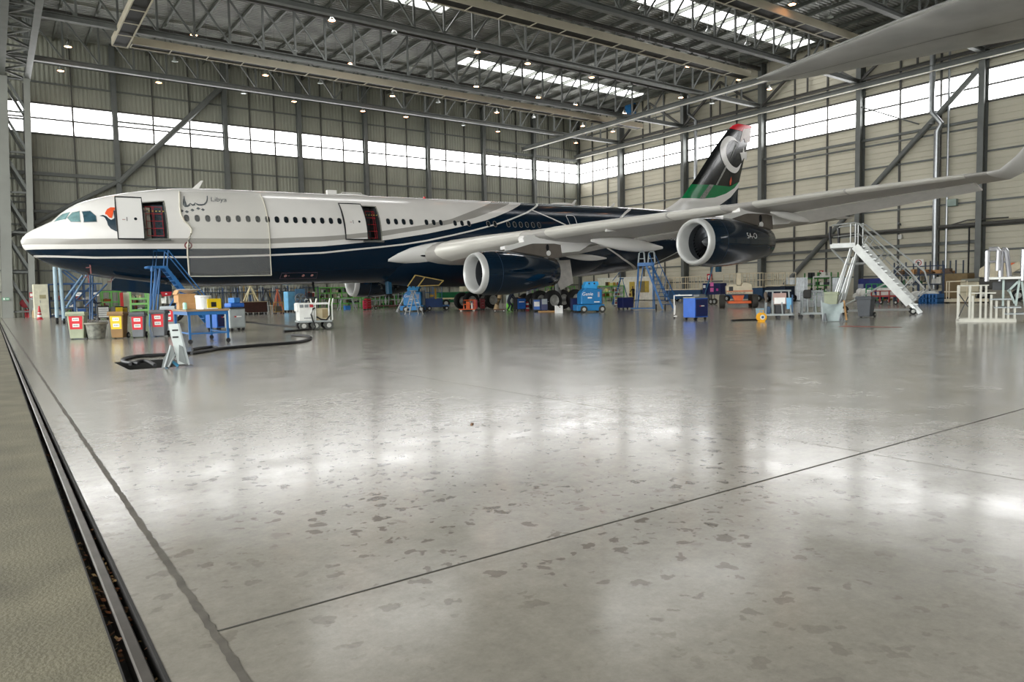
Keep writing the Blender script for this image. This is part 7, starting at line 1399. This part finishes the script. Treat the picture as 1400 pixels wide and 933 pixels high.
R9 = rack_w(B2(1100, 411, 60), B2(1136, 411, 60), 2.5, (1.1, 0, 0), (.6, 1.35, 2.0), 3, mat('forest green', '#3f8a3c', .5), 'storage_rack', 'green wall rack with pale sheets between the galvanised stacks'); clutter(g0(B2(1100, 411, 60)), g0(B2(1136, 411, 60)), (.63, 1.38, 2.03), (1, 0, 0), 34, 'pale and black parts on the green wall rack', 37, [CLUT[4], CLUT[9], CLUT[7], CLUT[6]], .5, .5)
c0, c1 = g0(B2(1112, 411, 59.5)), g0(B2(1135, 411, 59.5)); zt = B2(1120, 378.5, 59.5).z; t = thing('canopy_frame', 'white canopy frame over the green wall rack', 'canopy', c1)
b = MB(); b.bar((0, 0, 0), (0, 0, zt), .1, .1); part(t, 'post', b, WHT, smooth=0); b = MB(); b.bar((0, 0, zt), c0-c1+Vector((0, 0, zt)), .1, .12); part(t, 'beam', b, WHT, smooth=0)
b = MB(); b.bar(c0-c1, c0-c1+Vector((0, 0, zt)), .08, .08); part(t, 'post', b, WHT, smooth=0)
# blue tarpaulin stack, green and red trolleys, pallets, big shelf
c0, c1 = g0(B2(1172, 408, 60)), g0(B2(1204, 408, 60)); zt = B2(1185, 381, 60).z; L_ = (c0-c1).length; t = thing('covered_stack', 'large stack covered by a deep blue tarpaulin', 'stack', c1); b = MB(); b.b2((0, 0, .12), (1.8, L_, zt)); part(t, 'tarpaulin', b, mat('tarpaulin blue', '#17276e', .5, var=.3, scale=2), smooth=0, bevel=.15); b = MB(); b.b2((-.05, -.05, 0), (1.85, L_+.05, .12)); part(t, 'pallet', b, WOOD, smooth=0)
b = MB(); b.b2((-.1, L_*.72, .6), (-.02, L_*.95, 1.4)); part(t, 'grey_panel', b, mat('panel grey', '#8c93a5', .6), smooth=0)
def frame_trolley(x0, x1, yb, yt, X, m, label, deckz=.5, top=True):
    c0, c1 = g0(B2(x0, yb, X)), g0(B2(x1, yb, X)); zt = B2((x0+x1)/2, yt, X).z; t = thing('frame_trolley', label, 'trolley', c0); u = c1-c0; w = Vector((1.0, 0, 0))
    b = MB(); b.bar(w*.5+Vector((0, 0, deckz)), u+w*.5+Vector((0, 0, deckz)), 1.0, .1); part(t, 'deck', b, m, smooth=0)
    for k in range(4): c = u*(k/3); b = MB(); b.bar(c+Vector((0, 0, .15)), c+Vector((0, 0, zt)), .06, .06); part(t, 'post', b, m, smooth=0)
    b = MB(); b.bar(Vector((0, 0, zt)), u+Vector((0, 0, zt)), .06, .06); part(t, 'top_rail', b, m, smooth=0)
    for e in (.08, .92):
        for f in (0, 1): wheel(t, tuple(u*e+w*f+Vector((0, 0, .14))), .14, .1, 'x')
    return t, u, zt
frame_trolley(1184, 1207, 409, 388.5, 52, mat('frame green', '#2f8a55', .5), 'green framed trolley in front of the blue tarpaulin stack', 1.0)
t, u, zt = frame_trolley(1191, 1228, 413, 398, 47, mat('frame red', '#9a2f2a', .5), 'red framed trolley carrying white sheets behind the white stairs', .55)
b = MB(); b.bar(u*.15+Vector((.5, 0, .85)), u*.95+Vector((.5, 0, .85)), .7, .5); part(t, 'white_sheet_load', b, mat('sheet white', '#cfcdc6', .6), smooth=0, bevel=.05); b = MB(); b.bar(u*.2+Vector((.4, 0, 1.25)), u*.98+Vector((.4, 0, 1.25)), .6, .25); part(t, 'green_load', b, mat('load green', '#1f6b4a', .6), smooth=0)
c0, c1 = g0(B2(1255, 414, 49)), g0(B2(1281, 414, 49)); L_ = (c0-c1).length
for k in range(2):
    t = thing('pallet_box', ('blue pallet box, the one closer to the white stairs', 'blue pallet box, the one closer to the tall shelf')[k], 'pallet', c1+(c0-c1)*(.52*(1-k))); w = L_*.46
    for z in (.05, .32, .58): b = MB(); b.b2((0, 0, z), (1.0, w, z+.06)); part(t, 'slat_deck', b, mat('pallet blue', '#20609c', .6), smooth=0)
    for y in (.06, w/2, w-.06): b = MB(); b.b2((0, y-.06, 0), (1.0, y+.06, .58)); part(t, 'block', b, mat('pallet blue', '#20609c', .6), smooth=0)
b = MB(); mb = b; c0, c1 = B2(1243, 411, 51), B2(1270, 411, 51)
for k in range(9): v = g0(c0).lerp(g0(c1), k/8); mb.use([PAPER, CLUT[7], mat('film white', '#d3d3ce', .3)][k % 3]); mb.ell((v.x+.4, v.y, .35+.1*(k % 3)), (.5, .45, .28), 10, 6)
o = link('packing_film', mb); tag(o, 'crumpled white packing film heaped behind the stairs', 'packing film', kind='stuff')
mb = MB()
for k in range(12): v = fl(1150+k*2.2, 413); mb.use([PAPER, CLUT[7]][k % 2]); mb.ell((v.x+random.uniform(2, 3.4), v.y+random.uniform(-.3, .3), .4+random.uniform(0, .5)), (.35, .3, .3), 10, 6)
o = link('packing_film', mb); tag(o, 'white packing film heaped left of the dark wheelie bin', 'packing film', kind='stuff')
R10 = rack_w(B2(1222, 411, 57.5), B2(1306, 411, 57.5), 3.0, (1.2, 0, 0), (.35, 1.25, 2.0), 6, mat('rack slate', '#33404f', .5), 'storage_rack', 'long dark shelf rack heaped with brown paper behind the boarding stairs'); c0, c1 = g0(B2(1222, 411, 57.5)), g0(B2(1306, 411, 57.5)); clutter(c0, c1, (.38, 1.28), (1.1, 0, 0), 60, 'boxes and green parts on the long dark shelf rack', 41, [CLUT[9], CLUT[7], mat('deep green', '#1f5a34', .6), CLUT[2], CLUT[0]], .6, .6); clutter(c0, c1, (2.03,), (1.1, 0, 0), 46, 'brown crumpled paper along the top shelf', 43, [CARD, mat('kraft', '#9a6f48', .8), CLUT[8]], .4, .7)
c0, c1 = g0(B2(1306, 410, 58.5)), g0(B2(1342, 410, 58.5)); t = thing('cardboard_stack', 'broad brown cardboard stack at the end of the long shelf rack', 'stack', c1 + Vector((-2.4, 0, 0))); L_ = (c0-c1).length; b = MB(); b.b2((0, 0, .1), (1.2, L_*.9, 2.0)); part(t, 'carton', b, mat('stack brown', '#7d6a4a', .8), smooth=0, bevel=.05); b = MB(); b.b2((-.05, -.05, 0), (1.25, L_*.9+.05, .1)); part(t, 'pallet', b, WOOD, smooth=0)
a = g0(B2(1224, 411, 55.5)); c = g0(B2(1290, 411, 55.5)); zt = B2(1255, 364.5, 55.5).z; t = thing('tall_frame', 'tall thin navy tube frame in front of the long shelf rack', 'frame', a)
for e in (0, .5, 1): b = MB(); b.bar((c-a)*e, (c-a)*e+Vector((0, 0, zt)), .07, .07); part(t, 'post', b, mat('frame navy', '#1d3050', .5), smooth=0)
b = MB(); b.bar(Vector((0, 0, zt)), c-a+Vector((0, 0, zt)), .07, .07); part(t, 'top_bar', b, mat('frame navy', '#1d3050', .5), smooth=0)
# wall signs
def bsign(x, y, lab, w, h, m, marks): return sign('wall_sign', lab, B2(x, y, XB-.22), -PI/2, w, h, m, marks)
bsign(970, 379, 'red fire sign on the right wall above the navy notice trailer', .7, .75, REDE, (('pictogram', (-.2, -.2), (.12, .2), PAPER),)); bsign(1123, 373, 'small red fire sign on the right wall above the galvanised sheets', .42, .42, REDE, (('pictogram', (-.12, -.12), (.05, .12), PAPER),))
t = bsign(1256, 359.5, 'white no smoking sign on the right wall above the long shelf rack', .85, .62, PAPER, ())
b = MB(); b.lathe([(.2, -.03), (.26, -.03), (.26, -.02), (.2, -.02)], (0, 0, 0), 'y', 26, cap=False); part(t, 'red_ring', b, REDE); b = MB(); b.bar((-.16, -.03, .14), (.16, -.03, -.14), .015, .05, up=(0, 1, 0)); part(t, 'red_bar', b, REDE, smooth=0); b = MB(); b.b2((-.14, -.024, -.02), (.13, -.02, .03)); part(t, 'cigarette', b, BLK2, smooth=0)
p = B2(1231, 324, XB-.25); b = MB(); b.b2((-.12, -.15, -.2), (.1, .15, .2)); solo('wall_lamp_box', b, WHT, 'small white box on a wall post behind the boarding stairs', 'box', p, smooth=0); p = B2(1231, 306.5, XB-.3); b = MB(); b.box((-.2, 0, 0), (.4, .16, .16), rot=Matrix.Rotation(.3, 3, 'Y')); b.bar((0, 0, -.1), (.2, 0, -.1), .04, .04); solo('wall_camera', b, GRYD, 'small camera bracket on a wall post above the boarding stairs', 'camera', p, smooth=0)
# blue unit heater under the roof
p = A2(862, 148, 66); b = MB(); b.b2((-.5, -.5, -.7), (.5, .5, .7)); HU = solo('unit_heater', b, mat('heater blue', '#1f6fae', .5), 'blue unit heater hung under the roof beside the long skylight', 'heater', p, smooth=0, bevel=.04); b = MB()
for x in (-.4, .4): b.tube([(x, 0, .7), (x, 0, ZR-p.z-.1)], .03, 5)
part(HU, 'hanger', b, STEEL); b = MB(); b.b2((-.4, -.52, -.5), (.4, -.5, .4)); part(HU, 'grille', b, BLK2, smooth=0)
# ---- people
def person(name, label, p, rz, joints, limbs, jacket, trousers, hair, shoe=BLK2, extra=None):
    """joints: name -> (x, y, z, radius); skin grown over the limb chains"""
    t = thing(name, label, 'person', p, rz); J = list(joints); me = bpy.data.meshes.new('body'); me.from_pydata([joints[j][:3] for j in J], [(J.index(a), J.index(b)) for a, b in limbs], [])
    o = bpy.data.objects.new('body', me); COL.objects.link(o); md = o.modifiers.new('s', 'SKIN'); o.modifiers.new('d', 'SUBSURF').levels = 2; o.modifiers['d'].render_levels = 2
    for i, j in enumerate(J): sv = me.skin_vertices[0].data[i]; r = joints[j][3]; sv.radius = r if isinstance(r, tuple) else (r, r); sv.use_root = (j == 'pelvis')
    bpy.context.view_layer.update(); m2 = bpy.data.meshes.new_from_object(o.evaluated_get(bpy.context.evaluated_depsgraph_get())); bpy.data.objects.remove(o)
    for k in (jacket, trousers, SKIN, shoe): m2.materials.append(k)
    hz = joints['chin'][2]; wz = joints['pelvis'][2]; W_ = [Vector(joints[k][:3]) for k in ('wristL', 'wristR') if k in joints]; E_ = [Vector(joints[k][:3]) for k in ('elbowL', 'elbowR') if k in joints]
    An = [Vector(joints[k][:3]) for k in ('ankleL', 'ankleR')]
    for f in m2.polygons:
        c = f.center; k = 0
        if (c-Vector(joints['head'][:3])).length < .16 and c.z > hz-.02: k = 2
        elif any((c-w).dot((w-e).normalized()) > -.005 and (c-w).length < .22 for w, e in zip(W_, E_)): k = 2
        elif c.z < An[0].z+.01 or any((c-a).length < .12 and c.z < a.z+.02 for a in An): k = 3
        elif c.z < wz+.02 and not any((c-w).length < .4 and c.z > .75*wz and (c-w).length < (c-Vector(joints['pelvis'][:3])).length for w in W_): k = 1
        f.material_index = k
    m2.shade_smooth(); ob = bpy.data.objects.new('body', m2); COL.objects.link(ob); ob.parent = t
    h = Vector(joints['head'][:3]); fd = Vector(extra['look']).normalized(); rt = fd.cross(Vector((0, 0, 1))).normalized(); up = rt.cross(fd)
    b = MB(); R_ = Matrix((rt, fd, up)).transposed(); bb = MB(); bb.ell((0, 0, 0), (.092, .105, .105), 14, 9); keep = [tuple(h + R_ @ (Vector(v)+Vector((0, -.012, .022)))) for v in bb.v]; fs = [f for f in bb.f if sum(bb.v[i][2] for i in f)/len(f) > -.01 or sum(bb.v[i][1] for i in f)/len(f) < -.03]; b.add(keep, fs); part(t, 'hair', b, hair, smooth=180)
    b = MB(); b.ell(h+fd*.1-up*.02, (.014, .018, .022), 8, 5); part(t, 'nose', b, SKIN)
    for s in (-1, 1):
        b = MB(); b.ell(h+fd*.088+rt*s*.033+up*.015, (.011, .008, .008), 8, 5); part(t, 'eye', b, BLK2); b = MB(); b.ell(h+rt*s*.088, (.012, .02, .03), 8, 5); part(t, 'ear', b, SKIN)
    b = MB(); b.ell(h+fd*.09-up*.06, (.025, .008, .007), 8, 5); part(t, 'mouth', b, mat('lip tone', '#8d5a4c', .6))
    return t
def fingers(J, L_, side, w, d, dn):
    """a palm and five digits leaving the wrist w along d; dn = palm side across direction"""
    w, d, dn = Vector(w), Vector(d).normalized(), Vector(dn).normalized(); nrm = d.cross(dn)
    J['palm'+side] = (*(w+d*.06), (.034, .02)); L_.append(('wrist'+side, 'palm'+side))
    for k, (off, ln) in enumerate(((-.03, .075), (-.01, .085), (.01, .08), (.03, .062))):
        a = w+d*.10+dn*off; J['f%d%s' % (k, side)] = (*a, .009); J['g%d%s' % (k, side)] = (*(a+d*ln*.55+nrm*.012), .008); J['h%d%s' % (k, side)] = (*(a+d*ln*.9+nrm*.035), .007)
        L_ += [('palm'+side, 'f%d%s' % (k, side)), ('f%d%s' % (k, side), 'g%d%s' % (k, side)), ('g%d%s' % (k, side), 'h%d%s' % (k, side))]
    a = w+d*.04-dn*.045; J['t0'+side] = (*a, .011); J['t1'+side] = (*(a+d*.045-dn*.025), .009); L_ += [('palm'+side, 't0'+side), ('t0'+side, 't1'+side)]
def figure(lean=0, reach=(.2, .35), crouch=0, s=1.0, stride=.09, face_dir=(0, 1)):
    """y forward; returns joints and limbs of a standing figure leaning by `lean` metres at the shoulders"""
    hz = .94-crouch; J = {}; kz = .5-crouch*.45; ky = crouch*.55
    J['pelvis'] = (0, -crouch*.35, hz, (.15, .11)); J['waist'] = (0, lean*.3-crouch*.3, hz+.17, (.135, .10)); J['chest'] = (0, lean*.75-crouch*.2, hz+.40-lean*.15, (.165, .115)); J['neck'] = (0, lean*1.1-crouch*.15, hz+.56-lean*.3, .058); J['chin'] = (0, lean*1.2+.01-crouch*.12, hz+.62-lean*.33, .06); J['head'] = (0, lean*1.3+.02-crouch*.1, hz+.70-lean*.36, (.078, .092)); J['crown'] = (0, lean*1.3+.01-crouch*.1, hz+.765-lean*.36, (.07, .08))
    L_ = [('pelvis', 'waist'), ('waist', 'chest'), ('chest', 'neck'), ('neck', 'chin'), ('chin', 'head'), ('head', 'crown')]
    for sd, sg in (('L', -1), ('R', 1)):
        st_ = stride*sg
        J['hip'+sd] = (sg*.095, -crouch*.35, hz-.06, .095); J['knee'+sd] = (sg*.11, st_*.6+ky, kz, .062); J['ankle'+sd] = (sg*.11, st_-.03, .09, .042); J['toe'+sd] = (sg*.125, st_+.15, .04, .036)
        cx = J['chest']; J['shoulder'+sd] = (sg*.19, cx[1]+.0, cx[2]+.07, .062); ey = cx[1]+reach[0]; J['elbow'+sd] = (sg*.24, ey, cx[2]-.2, .044); w = (sg*.2, ey+reach[1]*.75, cx[2]-.26+reach[1]*.25, .03); J['wrist'+sd] = w
        L_ += [('pelvis', 'hip'+sd), ('hip'+sd, 'knee'+sd), ('knee'+sd, 'ankle'+sd), ('ankle'+sd, 'toe'+sd), ('chest', 'shoulder'+sd), ('shoulder'+sd, 'elbow'+sd), ('elbow'+sd, 'wrist'+sd)]
        fingers(J, L_, sd, w[:3], Vector(w[:3])-Vector(J['elbow'+sd][:3]), (sg, 0, 0))
    return J, L_
HAIRB = mat('dark hair', '#1d1814', .7); NAVJ = mat('navy workwear', '#141b2c', .85); BLKJ = mat('black workwear', '#121315', .85)
J, L_ = figure(lean=.28, reach=(.15, .35), crouch=.2); p = at(696.5, 426.6); person('person', 'person in navy workwear bending beside the blue tool chest with a white strip', p, face(p)-PI/2+.3, J, L_, NAVJ, NAVJ, HAIRB, extra={'look': (0, 1, -.45)})
J, L_ = figure(lean=.1, reach=(.12, .25), stride=.16); p = B2(866, 411.5, 61.5); p.z = 0; pr_ = person('person', 'person in black walking past the yellow door of the office cabin', p, face(p)+.6, J, L_, BLKJ, BLKJ, HAIRB, extra={'look': (0, 1, -.1)})
w = pr_.matrix_basis @ Vector(J['wristL'][:3]); b = MB(); b.prism([(-.2, 0), (.2, 0), (.22, .28), (-.22, .28)], -.09, .09); b.tube([(-.1, 0, .28), (-.08, 0, .42), (.08, 0, .42), (.1, 0, .28)], .012, 5); solo('hand_bag', b, mat('bag brown', '#6a4a2e', .7), 'brown bag held by the person at the yellow door', 'bag', (w.x, w.y, w.z-.5), 1.0, smooth=0)
J, L_ = figure(lean=.2, reach=(.2, .4), stride=.1); p = A2(124.5, 440, 55); p.z = 0; person('person', 'person in black and navy leaning over the trolleys under the aircraft nose', p, -PI/2+.2, J, L_, NAVJ, BLKJ, HAIRB, extra={'look': (0, 1, -.3)})
# ---- high bay lamps
WARM = mat('lamp glow', '#ffb27a', .3, emit=15, var=0); DIM = mat('lamp glass off', '#b9c4c0', .25, .3, var=.1)
LB = mat('lamp housing', '#8d908c', .4, .4); LR = mat('lamp reflector', '#c3c6c2', .25, .5)
def lamp_proto(lit):
    t = thing('pendant_lamp', 'lamp', 'lamp', (0, 0, 0))
    b = MB(); b.lathe([(.01, .36), (.07, .36), (.09, .3), (.09, .2), (.01, .2)], n=14); part(t, 'ballast_housing', b, LB)
    b = MB(); b.lathe([(.09, .2), (.13, .16), (.21, .05), (.25, -.04), (.245, -.04), (.2, .05), (.08, .18)], n=18, cap=False); part(t, 'reflector', b, LR)
    b = MB(); b.lathe([(.001, -.075), (.12, -.065), (.235, -.03), (.235, -.02), (.001, -.02)], n=18); part(t, 'lens', b, WARM if lit else DIM, label='glowing lens' if lit else None)
    b = MB(); b.tube([(0, 0, .36), (0, 0, .75)], .015, 5); b.box((0, 0, .78), (.12, .12, .06)); part(t, 'hook', b, STEEL, smooth=0); return t
LAMPS = [(93,64,1),(83,97,1),(217,113,1),(265,48,1),(239,84,0),(363,103,1),(333,128,0),(402,139,1),(403,71,0),(438,114,0),(453.7,28,1),(538.7,45.5,0),(480,87,1),(586,105,0),(536.5,131.5,1),(599,140,0),(496,152,1),(555,160,1),(608,2.5,1),(652.5,71.5,1),(727.6,32.5,0),(797.6,52,1),(721.5,87,1),(651,118.5,1),(736,133.5,1),(786.5,143.5,1),(809,106,1),(679,154,1),(888,75,1),(941,91,1),(1010.5,109,1),(861,118,0),(930.7,133.5,1),(853.7,155,1),(973.6,141.5,0),(877,13,0),(968.6,43,0),(1021.5,61,0),(1083,6,1),(1135,24,0),(1052,122,1),(680.7,180,1),(796.7,172.5,1),(838,180,1),(787.5,195.5,1),(896.4,165,1),(729.6,161,0),(633.5,171.5,0)]
PR = {1: lamp_proto(1), 0: lamp_proto(0)}; used_ = set(); PL_ = []
for x, y, on in LAMPS:
    v = atz(x, y, 20.75)
    if v.x > XB-1.3: v = atx(x, y, XB-1.3)
    if v.y > YA-1.0: v = aty(x, y, YA-1.0)
    PL_.append((round(v.y/5.2), v, x, on))
rows = {}
for r, v, x, on in PL_: rows.setdefault(r, []).append((x, v, on))
RN = sorted(rows, reverse=True); rn = ['lamp row beside the back wall'] + ['%s lamp row from the back wall' % ORD[k] for k in range(1, len(RN))]
for r, nm in zip(RN, rn):
    for k, (x, v, on) in enumerate(sorted(rows[r], key=lambda e: e[0])):
        t = copy_tree(PR[on]); t.location = v+Vector((0, 0, .03)); tag(t, '%s lamp, %s from the door in the %s' % ('glowing warm' if on else 'unlit grey', ORD[k], nm), 'lamp', 'high bay lamps')
        b = MB(); b.tube([(0, 0, .8), (0, 0, ZR-.005-v.z-.03)], .012, 4); part(t, 'suspension_wire', b, STEEL)
for o in PR.values():
    for c in list(o.children): bpy.data.objects.remove(c)
    bpy.data.objects.remove(o)
# ================================================================== light
w = bpy.data.worlds.new('overcast sky'); sc.world = w; w.use_nodes = True
wn_ = w.node_tree; bg = wn_.nodes['Background']; bg.inputs['Color'].default_value = (.98, 1.0, .99, 1); bg.inputs['Strength'].default_value = 3.0
sc.view_settings.view_transform = 'Standard'; sc.view_settings.look = 'None'; sc.view_settings.gamma = 1; sc.view_settings.use_curve_mapping = False
sc.view_settings.exposure = .66
sc.cycles.max_bounces = 7; sc.cycles.diffuse_bounces = 4; sc.cycles.glossy_bounces = 4; sc.cycles.transparent_max_bounces = 8
sc.cycles.use_denoising = True; sc.cycles.sample_clamp_indirect = 6
